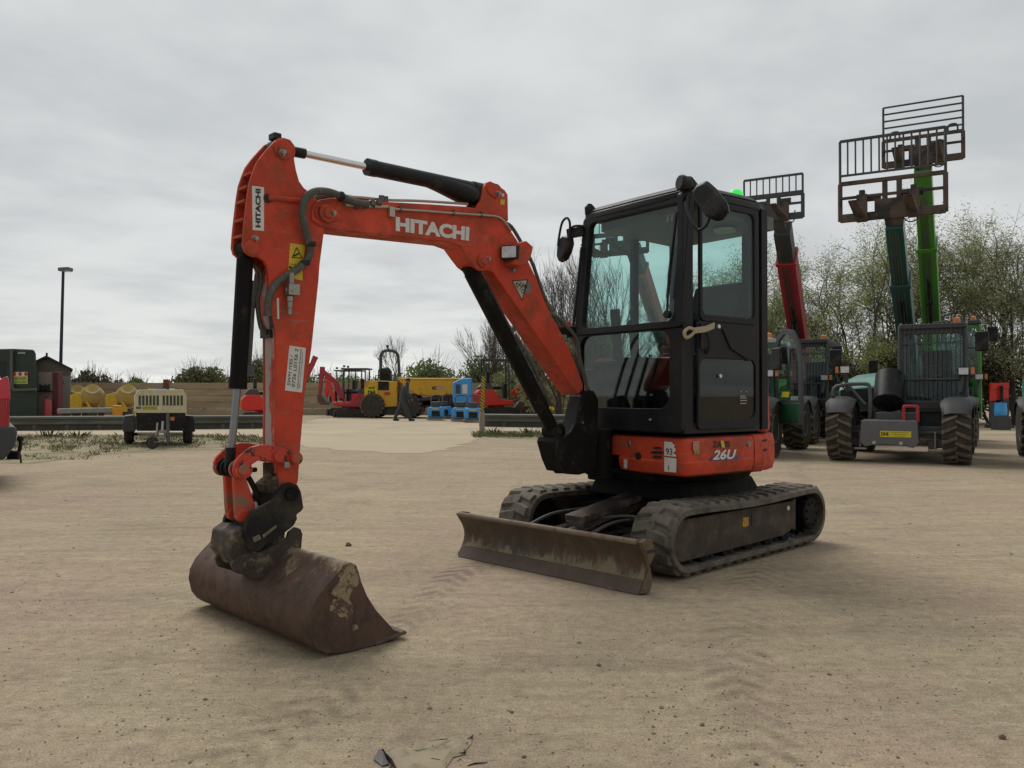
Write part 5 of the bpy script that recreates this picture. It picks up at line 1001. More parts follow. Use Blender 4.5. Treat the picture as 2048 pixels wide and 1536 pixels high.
# =================================================================== small diggers in the yard behind
def digger(o, deg, label, body, sc=1.0, canopy=True, boom=((0.5, 0.9), (1.25, 1.75), (1.7, 1.45)), stick=((1.7, 1.45), (1.85, 0.6)), bucket=True, cat='digger', boomm=None, seatm=None, raised=0.0):
    a = math.radians(deg); X = V((math.cos(a), math.sin(a), 0)); Y = V((-math.sin(a), math.cos(a), 0)); O = V((o[0], o[1], raised))
    def T(x, y, z): return O + (X * x + Y * y + UP * z) * sc
    ax = (X, Y, UP); R = thing('mini_digger', O, label, cat, 'small red diggers at the back of the yard'); boomm = boomm or body
    for s in (-1, 1):
        m = MB(); P = [(x, z) for x, z in rrect(-0.75, 0.75, 0.0, 0.36, 0.17)]; m.prism([T(x, 0.3 * s, z) for x, z in P], [T(x, 0.52 * s, z) for x, z in P]); tr = m.build('rubber_track', RUBBER, R, bevel=0.02)
    m = MB(); P = [(0.78, 0.02), (0.86, 0.02), (0.84, 0.30), (0.76, 0.30)]; m.prism([T(x, -0.52, z) for x, z in P], [T(x, 0.52, z) for x, z in P]); m.beam(T(0.3, 0, .2), T(.78, 0, .16), .2 * sc, .1 * sc); m.build('dozer_blade', DARKG, R)
    m = MB(); P = [(0.55, 0.45), (0.55, 0.62), (0.1, 0.66), (-0.15, 1.0), (-0.60, 1.02), (-0.78, 0.85), (-0.80, 0.5), (-0.6, 0.42)]; m.prism([T(x, -0.5, z) for x, z in P], [T(x, 0.5, z) for x, z in P]); m.cyl(T(0, 0, .3), T(0, 0, .45), .3 * sc); m.build('body', body, R, bevel=0.06, seg=3)
    m = MB(); m.box(T(-.05, 0, 1.05), (.45 * sc, .45 * sc, .12 * sc), ax); m.box(T(-.30, 0, 1.32), (.12 * sc, .42 * sc, .55 * sc), ax); m.box(T(.30, 0, .95), (.12 * sc, .5 * sc, .5 * sc), ax); m.build('seat', seatm or BLACK, R, bevel=0.03)
    m = MB(); P = [(-.12, .99), (-.22, 1.20), (-.50, 1.22), (-.66, 1.06), (-.62, .99)]; m.prism([T(x, -.46, z) for x, z in P], [T(x, .46, z) for x, z in P]); m.build('engine_hood', DARKG, R, bevel=.04, seg=3)
    if canopy:
        m = MB()
        for x in (-.5, .42):
            for y in (-.42, .42): m.beam(T(x, y, .9 if x < 0 else .62), T(x * .95, y, 2.0), .05 * sc, .05 * sc)
        m.box(T(-.04, 0, 2.03), (1.1 * sc, 1.0 * sc, .06 * sc), ax); cp = m.build('canopy', DARKG, R, bevel=0.01)
        m = MB()
        for y in (-.35, .35): m.box(T(.42, y, 2.14), (.08, .14, .1), ax)
        m.build('canopy_lamps', DARKG, cp)
    m = MB(); pts = [T(x, -.05, z) for x, z in boom]
    for i in range(len(pts) - 1): m.beam(pts[i], pts[i + 1], .14 * sc, (.24 - .04 * i) * sc, Y.cross(pts[i + 1] - pts[i]))
    bo = m.build('boom', boomm, R, bevel=0.01)
    m = MB(); m.cyl(T(boom[0][0] + .25, -.05, boom[0][1] - .1), (pts[0] + pts[1]) / 2 + X * .15 * sc, .045 * sc, n=10); m.build('boom_cylinder', BLACK, bo)
    m = MB(); q = [T(x, -.05, z) for x, z in stick]; m.beam(q[0] + (q[0] - q[1]) * .18, q[1], .12 * sc, .2 * sc, Y.cross(q[1] - q[0]), 0, .10 * sc, .12 * sc); st = m.build('dipper_arm', boomm, R, bevel=0.01)
    if bucket:
        m = MB(); c = stick[1]; P = [(c[0] + .06, c[1] + .02), (c[0] + .02, c[1] - .28), (c[0] - .10, c[1] - .42), (c[0] - .32, c[1] - .42), (c[0] - .40, c[1] - .34), (c[0] - .22, c[1] - .12), (c[0] - .12, c[1])]
        m.prism([T(x, -.32, z) for x, z in P], [T(x, .22, z) for x, z in P]); m.build('bucket', RUST, R, bevel=0.02)
    return R
RED = mat('bright red paint', (0.66, 0.025, 0.015), 0.4, var=0.12, coat=0.2)
REDD = mat('weathered red paint', (0.36, 0.03, 0.045), 0.5, var=0.2)
def gx(px, d): p = at(px, 788, d); return (p.x, p.y)
dg = digger(gx(527, 33.0), 20, 'red mini digger glimpsed behind the dipper arm of the orange excavator', RED, 1.1, canopy=False, boom=((0.5, .9), (1.2, 1.6), (1.75, 2.15)), stick=((1.75, 2.2), (1.25, 1.0)), boomm=CRIMSON, raised=0.0)
digger(gx(712, 40.0), 178, 'nearer red digger with flat canopy and boom stretched left', REDD, 1.15, boom=((0.6, .8), (0.85, 1.45), (1.45, 1.95)), stick=((1.45, 1.95), (1.55, 0.95)))
digger(gx(697, 43.0), 172, 'red digger half hidden behind the yellow dumper with canopy lamps', RED, 1.15, boom=((0.6, .7), (0.85, 1.1), (0.95, 1.75)), stick=((0.95, 1.75), (1.1, 0.7)), bucket=False)
dr_ = digger(gx(992, 39.5), 8, 'bright red digger under a canopy right of the striped gate post', RED, 1.35, boom=((0.6, .8), (1.05, 1.30), (1.30, 1.62)), stick=((1.30, 1.62), (0.95, 0.6)), boomm=RED)

# =================================================================== yellow dumper
YEL = mat('construction yellow', (0.68, 0.36, 0.012), 0.45, var=0.14, scale=2, dirt=(0.28, 0.16, 0.05), damt=0.25, dscale=2, coat=0.15)
def dumper():
    O = V((*gx(770, 39.6), 0)); R = thing('site_dumper', O, 'big yellow site dumper with roll bar and skip facing right', 'dumper')
    s = 39.6 / FPX                                  # metres per photo pixel at this distance
    def T(px, py, dy=0.0): p = at(px, py, 39.6); return V((p.x, p.y + dy, p.z))
    m = MB(); q = [(735, 764), (737, 762), (772, 762), (800, 764), (800, 812), (772, 814), (766, 808), (735, 807)]
    m.prism([T(x, y, -.9) for x, y in q], [T(x, y, .9) for x, y in q]); bd = m.build('engine_cover', YEL, R, bevel=0.05)
    m = MB(); q = [(800, 758), (806, 754), (830, 757), (880, 757), (937, 762), (934, 780), (912, 794), (840, 790), (818, 776)]
    m.prism([T(x, y, -1.1) for x, y in q], [T(x, y, 1.1) for x, y in q]); m.box(T(868, 758.5), (2.9, 2.3, .08)); sk = m.build('skip', YEL, R, bevel=0.04)
    m = MB(); q = [(800, 800), (900, 796), (900, 808), (800, 812)]; m.prism([T(x, y, -.5) for x, y in q], [T(x, y, .5) for x, y in q]); m.prism([T(x, y, -.8) for x, y in ((824, 790), (838, 790), (850, 806), (828, 808))], [T(x, y, -.7) for x, y in ((824, 790), (838, 790), (850, 806), (828, 808))]); m.build('chassis', mat('dirty yellow', (0.30, 0.19, 0.02), 0.6, var=0.3), R)
    m = MB(); m.box(T(790, 818, 0), (2.6, 1.3, .5)); m.box(T(880, 806, 0), (1.6, 1.0, .35)); m.cyl(T(838, 800, -.95), T(905, 792, -.95), .09, n=10); m.build('underframe', DARKG, R, bevel=.03)
    m = MB(); m.tube(smoothpath([T(800, 775, -1.0), T(808, 792, -1.0), T(806, 812, -1.0)], 3), .04, 6); m.tube([T(802, 806, -1.05), T(816, 806, -1.05)], .035, 6); m.build('access_step', DARKG, R)
    m = MB(); m.tube([T(756, 764, -.8), T(757, 752, -.8), T(764, 750, -.8), T(765, 764, -.8)], .03, 6); m.build('hand_rail', DARKG, R)
    m = MB(); rb = [(762, 764), (762, 725), (763, 710), (768, 703), (776, 701), (786, 702), (793, 706), (797, 716), (800, 764)]
    m.tube(smoothpath([T(x, y, -.1) for x, y in rb], 4), 0.075, 8); m.tube([T(776, 701), T(775, 692)], 0.04, 6); m.ball(T(775, 692), .07); m.build('roll_bar', DARKG, R)
    m = MB(); m.box(T(772, 754), (.5, .5, .6)); m.ball(T(772, 746), (.28, .3, .3)); m.tube([T(756, 764), T(757, 742), T(759, 738)], .03, 6); m.build('driver_seat', BLACK, R, bevel=0.06)
    for px, d in ((752, -.95), (752, .95), (824, -.95), (824, .95), (900, -.95)): tyre(R, V((at(px, 800, 39.6).x, 39.6 + d, 0.58)), (0, -1, 0), 0.58, 0.45, 16, rim=DARKG)
    m = MB(); m.lathe([(0.34, 0), (0.34, 0.01), (0, 0.012)], T(749, 785, -.93), V((0, -1, 0)), 6); lg = m.build('hexagon_emblem', SIGNY, bd)
    def B(px, py): return T(px, py, -.96)
    text('lettering', 'DHI', [B(743, 789), B(757, 789), B(757, 781), B(743, 781)], INK, lg, bold=0.03)
    m = MB()
    for y in (776, 794): m.box(B(750, y), (.30, .01, .05))
    m.box(T(773, 772, -.93), (.5, .01, .4)); m.build('panel_vents', BLACK, bd)
    m = MB(); m.box(T(780, 787, -.93), (.25, .03, .12)); m.build('tail_lamp', REDV, bd)
    text('lettering', 'NC', [T(869, 780, -1.115), T(877, 780, -1.115), T(877, 773, -1.115), T(869, 773, -1.115)], INK, sk, bold=0.05)
    m = MB(); m.box(T(884, 775, -1.11), (.28, .01, .16)); m.build('name_patch', mat('pale pink patch', (.5, .3, .28), .5), sk)
dumper()
# =================================================================== blue compactors
BLUE = mat('sky blue paint', (0.05, 0.32, 0.72), 0.45, var=0.12, coat=0.15)
def compactor(px, d, label, h=0.95):
    x, y = gx(px, d); R = thing('plate_compactor', (x, y, 0), label, 'compactor', 'blue plate compactors beside the gate post')
    O = V((x, y, 0)); m = MB(); q = [(-.4, .12), (-.34, .04), (.34, .04), (.4, .12)]; m.prism([O + V((a, -.45, z)) for a, z in q], [O + V((a, .35, z)) for a, z in q]); m.build('base_plate', mat('worn plate', (.2, .15, .12), .6), R, bevel=.02)
    m = MB(); q = [(-.34, .14), (-.36, .45), (-.28, .58), (.28, .58), (.36, .45), (.34, .14)]; m.prism([O + V((a, -.30, z)) for a, z in q], [O + V((a, .3, z)) for a, z in q]); b = m.build('engine_cowl', BLUE, R, bevel=.05)
    m = MB(); m.box(O + V((0.02, -.31, .30)), (.34, .04, .22)); m.build('opening', BLACK, b)
    m = MB(); m.box(O + V((0.0, -.318, .50)), (.3, .01, .05)); m.build('label_strip', SIGNY, b)
    m = MB(); m.box(O + V((0, .0, .70)), (.36, .4, .22)); m.build('engine', DARKG, R, bevel=.04)
    m = MB(); m.tube(smoothpath([O + V((-.22, .2, .6)), O + V((-.24, .5, 1.0)), O + V((0, .6, 1.08)), O + V((.24, .5, 1.0)), O + V((.22, .2, .6))], 4), .03, 6); m.build('handle', DARKG, R)
compactor(872, 35.5, 'blue plate compactor furthest left, beside the walking person'); compactor(889, 38, 'blue plate compactor half behind its left neighbour, under the yellow skip')
compactor(921, 34, 'blue plate compactor in front of the tall blue canopy'); compactor(946, 33, 'blue plate compactor on a pale base, beside the striped gate post')
O = V((*gx(926, 36.5), 0)); R = thing('blue_canopy', O, 'tall sky blue machine canopy standing behind the compactors', 'canopy')
m = MB(); q = [(-.44, 0.75), (-.44, 1.62), (-.1, 1.80), (.40, 1.83), (.40, .75)]; m.prism([O + V((a, -.3, z)) for a, z in q], [O + V((a, .4, z)) for a, z in q]); cn = m.build('hood', BLUE, R, bevel=.05)
m = MB(); m.box(O + V((.1, -.305, 1.35)), (.22, .02, .4)); m.build('pale_label', WHITE, cn); m = MB(); m.box(O + V((-.2, -.305, 1.35)), (.2, .02, .4)); m.build('vent', DARKG, cn)
m = MB(); m.box(O + V((0, .05, .45)), (.7, .6, .6)); m.build('engine_block', DARKG, R, bevel=.05)
for x in (-.3, .3): tyre(R, O + V((x, -.1, .2)), (0, -1, 0), .2, .15, simple=True)

# =================================================================== compressor trailer
def trailer():
    d = 17.9; O = V((*gx(320, d), 0)); R = thing('compressor_trailer', O, 'beige towable compressor with louvred front on a black two wheeled chassis', 'compressor trailer')
    BEI = mat('beige canopy paint', (0.60, 0.55, 0.35), 0.5, var=0.1, dirt=(.2, .17, .1), damt=.15)
    def T(px, py, dy=0.0): p = at(px, py, d); return V((p.x - .46 * dy, p.y + dy, p.z))
    m = MB(); q = [(269, 826), (269, 793), (277, 779), (366, 779), (373, 791), (373, 826)]
    m.prism([T(x, y, 0) for x, y in q], [T(x, y, 2.0) for x, y in q])
    for x in (269, 371): m.prism([T(a, b, -.02) for a, b in ((x, 822), (x + 2, 822), (x + 4 if x < 300 else x + 2, 832), (x, 832))], [T(a, b, .1) for a, b in ((x, 822), (x + 2, 822), (x + 4 if x < 300 else x + 2, 832), (x, 832))])
    cn = m.build('canopy', BEI, R, bevel=.04, seg=3)
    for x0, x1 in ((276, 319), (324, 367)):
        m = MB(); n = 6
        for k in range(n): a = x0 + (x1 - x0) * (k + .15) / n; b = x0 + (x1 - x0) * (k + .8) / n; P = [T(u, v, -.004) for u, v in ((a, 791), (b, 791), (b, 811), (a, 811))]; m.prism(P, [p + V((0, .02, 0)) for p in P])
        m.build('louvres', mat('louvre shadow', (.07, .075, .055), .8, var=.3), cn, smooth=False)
    for nm, x0, y0, x1, y1, mt in (('yellow_strip', 285, 813, 314, 819, mat('lime label', (.33, .36, .02), .5)), ('grey_emblem', 272, 813, 282, 818, GREY), ('white_label', 316, 813, 322, 818, WHITE)):
        m = MB(); P = [T(u, v, -.004) for u, v in ((x0, y1), (x1, y1), (x1, y0), (x0, y0))]; m.prism(P, [p + V((0, .004, 0)) for p in P]); m.build(nm, mt, cn)
    for nm, x0, x1, mt in (('blue_oval', 312, 334, BLUE), ('white_label', 341, 352, WHITE), ('yellow_label', 296, 309, mat('cream label', (.55, .5, .2), .5))):
        m = MB(); P = [T(x0 + (x1 - x0) * (.5 + .5 * math.cos(k * .5236)), 779, .5 + .28 * math.sin(k * .5236)) + UP * .022 for k in range(12)]; m.prism(P, [p - UP * .03 for p in P]); m.build(nm, mt, cn)
    m = MB(); q = [(271, 826), (371, 826), (368, 862), (274, 862)]; m.prism([T(x, y, .02) for x, y in q], [T(x, y, 1.9) for x, y in q]); m.build('skirt_panel', BLACK, R, bevel=.02)
    for x0, x1 in ((245, 271), (368, 394)):
        xc = (x0 + x1) / 2; c = T(xc, 868, .9)
        tyre(R, V((c.x, c.y, .31)), (.92, .39, 0), .31, .20, simple=True)
        m = MB(); q = [(x0, 866), (x0, 842), (x0 + 4, 833), (x1 - 2, 831), (x1, 836), (x1, 866)]
        if x0 > 300: q = [(x0 + x1 - a, b) for a, b in q][::-1]
        m.prism([T(a, b, .50) for a, b in q], [T(a, b, .54) for a, b in q]); q2 = [(a, b) for a, b in q if b < 850]
        m.prism([T(a, b, .54) for a, b in q2], [T(a, b, 1.3) for a, b in q2]); m.build('mudguard', mat('black mudguard', (.04, .042, .046), .55, var=.2), R, bevel=.02)
    m = MB(); m.beam(T(262, 872, .9), T(378, 872, .9), .07, .07); m.beam(T(320, 862, .3), T(320, 868, -1.0), .09, .08); m.beam(T(276, 866, -.01), T(312, 866, -.01), .03, .03); m.beam(T(334, 866, -.01), T(365, 866, -.01), .03, .03); m.build('drawbar', STEEL, R)
    m = MB(); m.tube([T(332, 826, -.9), T(332, 880, -.9)], .035, 8); m.tube([T(332, 880, -.9), V((T(332, 880).x, d - .9, .14))], .025, 8); m.tube([T(332, 828, -.9), T(332, 822, -.9)], .02, 6, 1); jw = m.build('jockey_stand', [mat('grey tube', (.12, .13, .13), .5, .5), GREENV], R)
    c = V((T(341, 888, 0).x, d - .9, .13)); tyre(jw, c, (0.35, -1, 0), .13, .07, simple=True, name='jockey_wheel')
    m = MB(); m.tube([T(314, 845, -.3), T(311, 870, -.5)], .02, 6); m.tube([T(324, 842, -.4), T(322, 862, -.6)], .025, 6); m.box(T(324, 861, -.6), (.12, .1, .07)); m.build('brake_lever', STEEL, R)
    m = MB(); P = [T(u, v, .015) for u, v in ((341, 841), (349, 841), (349, 834), (341, 834))]; m.prism(P, [p + V((0, .01, 0)) for p in P]); m.build('orange_label', AMBER, R)
trailer()

# =================================================================== car at the left edge
def suv():
    d = 10.2; P0 = at(24, 788, d); P0.z = 0; R = thing('parked_car', P0 + V((-1.0, .2, 0)), 'red car with grey bumper and tow bar cut off by the left edge', 'car')
    CAR = mat('red car paint', (0.36, 0.008, 0.018), 0.25, var=0.05, coat=0.5)
    LX = V((.84, .54, 0)).normalized(); LY = V((-LX.y, LX.x, 0))      # towards the tail, across the car away from the camera
    zz = lambda y: at(0, y, d).z
    def Q(a, b, z): return P0 + LX * a + LY * b + UP * z
    def prof(lst, y0, y1, nm, mt, par=R, bevel=.04):
        m = MB(); m.prism([Q(a, y0, z) for a, z in lst], [Q(a, y1, z) for a, z in lst]); return m.build(nm, mt, par, bevel=bevel, seg=3)
    body = prof([(-.02, zz(850)), (-.03, zz(790)), (-.07, zz(758)), (-.35, zz(752)), (-2.9, zz(757)), (-4.0, zz(770)), (-4.2, .6), (-4.15, .35), (-3.80, .35), (-3.74, .6), (-3.4, .74), (-3.06, .6), (-3.0, .33), (-1.15, .33), (-1.09, .6), (-.75, .74), (-.41, .6), (-.36, .42), (-.07, .45)], 0, 1.8, 'body', CAR, R, .05)
    prof([(-.10, zz(757)), (-.20, zz(738)), (-.42, zz(722)), (-2.6, zz(715)), (-3.4, zz(757))], .12, 1.68, 'cabin', CAR, body)
    prof([(-.12, zz(757)), (-.21, zz(742)), (-.42, zz(727)), (-.75, zz(726)), (-.75, zz(757))], .10, 1.70, 'side_window', mat('grey car glass', (.12, .14, .14), .1, coat=.4), body, .01)
    prof([(-.012, zz(798)), (-.02, zz(775)), (-.045, zz(752)), (-.10, zz(756)), (-.22, zz(778)), (-.16, zz(800))], -.008, .28, 'tail_light', mat('red tail lamp', (.55, .006, .03), .15, coat=.6, var=.05), body, .015)
    prof([(0.04, zz(852)), (.06, zz(866)), (.04, zz(890)), (-.08, .32), (-.36, .34), (-.42, zz(852))], -.02, 1.82, 'bumper', mat('dark grey bumper', (.05, .055, .06), .55, var=.1), R, .04)
    m = MB(); b = Q(0, .22, .42); m.tube(smoothpath([b - LX * .1, b + LX * .07 - UP * .02, b + LX * .10 + UP * .06, b + LX * .10 + UP * .12]), .022, 8); m.ball(b + LX * .10 + UP * .15, .04); m.box(b + LX * .03 - UP * .06, (.14, .06, .10)); m.tube([b + LX * .1 - UP * .05, b + LX * .11 - UP * .16], .012, 6); m.build('tow_bar', BLACK, R)
    for a0, a1 in ((-.85, -1.55), (-1.65, -2.5)): prof([(a0, zz(757)), (a0, zz(726)), (a1 if a1 > -2 else a1 + .1, zz(724)), (a1 - (.0 if a1 > -2 else .35), zz(757))], .10, 1.70, 'side_window', bpy.data.materials['grey car glass'], body, .01)
    for xx in (-.75, -3.4):
        for yy in (.07, 1.73): tyre(R, Q(xx, yy, .34), -LY, .34, .22, simple=True)
suv()

# =================================================================== buildings and yard furniture
DG = 38.0
def FT(px, py, d, dy=0.0): p = at(px, py, d); return V((p.x, p.y + dy, p.z))
def tank():
    d = 38.0; O = FT(20, 788, d); O.z = 0; R = thing('fuel_tank', O, 'dark green box shaped fuel tank with a yellow and white notice', 'tank')
    TG = mat('dark green tank paint', (0.020, 0.036, 0.026), 0.6, var=0.2, scale=2)
    q = [(-60, 835), (-60, 699), (26, 697), (68, 699), (72, 708), (75, 835)]; m = MB()
    P = [FT(x, y, d) for x, y in q]
    for p in P: p.z = max(p.z, 0.0)
    m.prism(P, [p + V((-1.85, 3.0, 0)) for p in P]); b = m.build('tank_shell', TG, R, bevel=.08, seg=3)
    m = MB(); P = [FT(x, y, d, -.01) for x, y in ((-60, 770), (12, 770), (12, 722), (-60, 722))]; m.prism(P, [p + V((0, .05, 0)) for p in P]); m.build('hatch_opening', INK, b)
    m = MB(); m.tube(smoothpath([FT(26, 700, d, -.1), FT(26, 760, d, -.1), FT(29, 777, d, -.1), FT(36, 780, d, -.1), FT(75, 779, d, -.1)], 4), .07, 8); m.build('pipe', mat('grey green pipe', (.09, .10, .09), .6), b)
    m = MB(); m.box(FT(44, 706, d, -.02), (.34, .06, .08)); m.build('nameplate', mat('pale plate', (.3, .32, .3), .6), b)
    m = MB(); P = [FT(x, y, d, -.03) for x, y in ((28, 768), (56, 768), (56, 752), (28, 752))]; m.prism(P, [p + V((0, .02, 0)) for p in P]); s = m.build('notice', mat('yellow green notice', (.42, .45, .10), .5), b)
    m = MB(); P = [FT(x, y, d, -.03) for x, y in ((27, 752), (56, 752), (56, 744), (27, 744))]; m.prism(P, [p + V((0, .02, 0)) for p in P]); m.build('notice_header', WHITE, s)
    m = MB()
    for x in (30, 41, 53): m.lathe([(.09, 0), (0, .01)], FT(x, 748, d, -.04), V((0, -1, 0)), 10)
    m.build('red_symbols', REDV, s)
    text('lettering', 'RED DIESEL', [FT(30, 759, d, -.04), FT(54, 759, d, -.04), FT(54, 755, d, -.04), FT(30, 755, d, -.04)], INK, s)
    text('lettering', 'GAS OIL ONLY', [FT(30, 766, d, -.04), FT(54, 766, d, -.04), FT(54, 762, d, -.04), FT(30, 762, d, -.04)], INK, s)
tank()
def shed():
    d = 40.5; O = FT(108, 788, d); O.z = 0; R = thing('shed', O, 'small brown shed with low pitched dark roof beside the fuel tank', 'shed')
    m = MB(); q = [(60, 0), (60, 728), (97, 716), (142, 738), (142, 0)]
    P = [FT(x, 788 if y == 0 else y, d) for x, y in q]
    P[0].z = P[-1].z = 0; m.prism(P, [p + V((-2.2, 4, 0)) for p in P]); w = m.build('wall', mat('grey brown brick', (.19, .165, .14), .85, var=.3, scale=25), R)
    m = MB(); q = [(55, 731), (97, 711), (150, 738), (150, 741), (97, 715), (55, 735)]; P = [FT(x, y, d, -.2) for x, y in q]; m.prism(P, [p + V((-2.4, 4.4, 0)) for p in P]); m.tube([FT(97, 712, d, -.15), FT(97, 706, d, -.15)], .05, 6); m.build('roof', mat('dark slate roof', (.045, .045, .06), .7, var=.2), R)
    m = MB(); P = [FT(x, y, d, -.03) for x, y in ((120, 828), (142, 828), (142, 752), (120, 752))]; m.prism(P, [p + V((0, .05, 0)) for p in P]); m.build('door', mat('pale grey door', (.28, .27, .25), .7, var=.1), w)
    m = MB(); P = [FT(x, y, d, -.05) for x, y in ((119, 768), (128, 768), (128, 762), (119, 762))]; m.prism(P, [p + V((0, .02, 0)) for p in P]); m.build('door_plate', mat('maroon plate', (.14, .03, .04), .6), w)
    # open kiosk panel in front with the red post
    d2 = 39.0; m = MB(); P = [FT(x, y, d2) for x, y in ((77, 834), (107, 834), (107, 744), (77, 744))]
    for p in P: p.z = max(p.z, 0)
    m.prism(P, [p + V((0, .3, 0)) for p in P]); k = m.build('store_panel', mat('pale board', (.30, .27, .22), .8, var=.15), R)
    m = MB(); P = [FT(x, y, d2, -.1) for x, y in ((107, 834), (119, 834), (119, 744), (107, 744))]
    for p in P: p.z = max(p.z, 0)
    m.prism(P, [p + V((0, .4, 0)) for p in P]); m.build('red_post', mat('maroon post', (.12, .025, .03), .6), R, bevel=.02)
    m = MB(); m.box(FT(92, 783, d2, -.12), (.6, .2, .05)); 
    for k_ in range(6): m.tube([FT(83 + 3.6 * k_, 783, d2, -.12), FT(83 + 3.6 * k_, 768 + (k_ * 7 % 5), d2, -.12)], .035, 5)
    m.build('tool_rack', BLACK, R)
shed()
p = FT(95, 820, 38.6); R = thing('gas_bottle', (p.x, p.y, 0), 'faded red gas bottle standing against the pale board by the shed', 'gas bottle')
m = MB(); m.lathe([(0, 0.12), (.19, .12), (.19, .75), (.14, .86), (.05, .9), (0, .9)], V((p.x, p.y, 0)), UP, 16); m.build('bottle', mat('faded red', (.36, .06, .05), .5, var=.15), R)
m = MB(); m.tube(smoothpath([V((p.x - .12, p.y, .84)), V((p.x - .13, p.y, 1.0)), V((p.x + .13, p.y, 1.0)), V((p.x + .12, p.y, .84))], 3), .02, 6); m.cyl(V((p.x, p.y, .9)), V((p.x, p.y, 1.02)), .03); m.build('valve_guard', mat('dark red', (.2, .03, .03), .6), R)
# lamp post
p0, p1 = at(119, 788, 43), at(126.5, 541, 43); R = thing('lamp_post', (p0.x, p0.y, 0), 'tall thin dark lamp post with a flat floodlight head above the shed', 'lamp post')
b0 = V((p0.x, p0.y, 0)); m = MB(); m.tube([b0, b0 + (p1 - b0) * .5, p1], [.095, .08, .07], 10); m.build('pole', mat('dark pole', (.02, .02, .045), .6), R)
m = MB(); c = at(131, 539, 42.7); m.box(c, (.55, .5, .18), (V((1, 0, .06)).normalized(), V((0, 1, 0)), UP)); h = m.build('floodlight', GREY, R, bevel=.03)
m = MB(); m.box(c - UP * .095 + V((0, 0, 0)), (.46, .42, .02)); m.build('diffuser', LENS, h)
# cement mixers
MIXY = mat('mixer yellow', (0.58, 0.36, 0.015), 0.5, var=.2); MIXD = mat('dusty mixer drum', (0.46, 0.33, 0.09), 0.7, var=.2, scale=3, dirt=(.3, .25, .15), damt=.4)
def mixer(px, d, label):
    O = V((*gx(px, d), 0)); R = thing('cement_mixer', O, label, 'cement mixer', 'yellow cement mixers by the shed')
    m = MB(); ax = V((.25, -.5, .55)); m.lathe([(0, -.50), (.28, -.48), (.50, -.15), (.50, .12), (.30, .46), (.27, .46), (.0, .3)], O + V((.35, 0, 1.05)), ax, 20); m.build('drum', MIXD, R)
    m = MB(); q = [(-.55, .40), (-.55, 1.08), (-.15, 1.20), (.05, .95), (.0, .40)]; m.prism([O + V((a, -.3, z)) for a, z in q], [O + V((a, .3, z)) for a, z in q]); m.build('motor_housing', MIXY, R, bevel=.03)
    m = MB(); m.beam(O + V((-.5, 0, .4)), O + V((.75, 0, .35)), .1, .1); m.tube([O + V((.7, -.3, 0)), O + V((.72, 0, .9))], .03, 6); m.beam(O + V((-.2, -.42, .42)), O + V((.55, -.42, .42)), .08, .22); m.beam(O + V((.5, -.42, .4)), O + V((.2, -.40, 1.0)), .07, .09); m.build('frame', MIXY, R)
    for s in (-.35, .35): tyre(R, O + V((.5, s, .24)), (0, -1, 0), .24, .12, simple=True)
mixer(170, 38.5, 'yellow cement mixer nearest the shed'); mixer(240, 38.5, 'yellow cement mixer half hidden behind the beige compressor')
mixer(140, 41, 'yellow cement mixer furthest back behind the shed wall')
# low pale wall-like kerb beam beside mixers
R = None
m = MB(); m.beam(FT(118, 822, 36), FT(232, 820, 36), .4, .22); o = m.build('pipe_beam', mat('pale grey concrete pipe', (.24, .25, .23), .7, var=.2), None, bevel=.05); tag(o, 'pale grey beam lying in front of the mixers', 'beam')
m = MB(); m.box(FT(235, 822, 35.8), (.28, .4, .5)); o = m.build('end_marker', mat('orange plastic', (.6, .26, .02), .5), None, bevel=.04); tag(o, 'orange yellow marker block at the end of the pale beam', 'marker block')
# retaining wall of boards
m = MB(); WL = mat('weathered sleeper wall', (0.40, 0.32, 0.205), 0.9, var=0.25, scale=1.2, dirt=(.28, .22, .145), damt=.35, dscale=.8, dsharp=.4, bump=.3, bscale=12, stretch=(.4, 1, 2))
y0 = 45.2
for k in range(5):
    z = .35 * k; m.box(V((-10, y0 + .01 * (k % 2), z + .170)), (60, .25, .335))
w = m.build('retaining_wall', WL, None, bevel=.01); tag(w, 'long brown board wall running across the back of the yard', 'wall')
m = MB(); a = FT(331, 770, 44.9); m.box(V((a.x, 44.95, .95)), (.22, .2, 1.95)); o = m.build('wall_post', mat('rusty post', (.16, .06, .045), .8), None); tag(o, 'rusty red upright standing against the board wall', 'post')
# guard rails
GR = mat('weathered green grey rail', (0.090, 0.098, 0.082), 0.6, 0.1, var=0.2, scale=2, dirt=(.2, .19, .15), damt=.3, dscale=2, stretch=(.2, 1, 1))
def rail(xa, ya, xb, yb, label, n):
    A, B = V((xa, ya, 0)), V((xb, yb, 0)); R = thing('guard_rail', (A + B) / 2, label, 'guard rail', 'low guard rails along the road'); X = (B - A).normalized(); Nn = V((X.y, -X.x, 0))
    q = [(0, .17), (.05, .20), (.05, .26), (0, .29), (.0, .33), (.05, .36), (.05, .42), (0, .45), (-.02, .45), (-.02, .17)]
    m = MB(); m.prism([A + Nn * a + UP * z for a, z in q], [B + Nn * a + UP * z for a, z in q]); m.build('rail', GR, R, angle=20)
    for k in range(n): m = MB(); c = A.lerp(B, (k + .5) / n) - Nn * .10; m.box(c + UP * .22, (.10, .14, .44), (X, Nn, UP)); m.build('post', GR, R)
    m = MB(); m.beam(A - Nn * .14 + UP * .12, B - Nn * .14 + UP * .12, .2, .26); m.build('base_kerb', mat('dark kerb', (.07, .07, .06), .9, var=.3), R)
rail(at(-40, 788, 25).x, 25.2, at(535, 788, 27).x, 27.0, 'guard rail on the left running behind the beige compressor', 9)
rail(at(968, 788, 28.5).x, 28.6, at(1300, 788, 27).x, 26.5, 'guard rail on the right behind the striped gate post', 4)
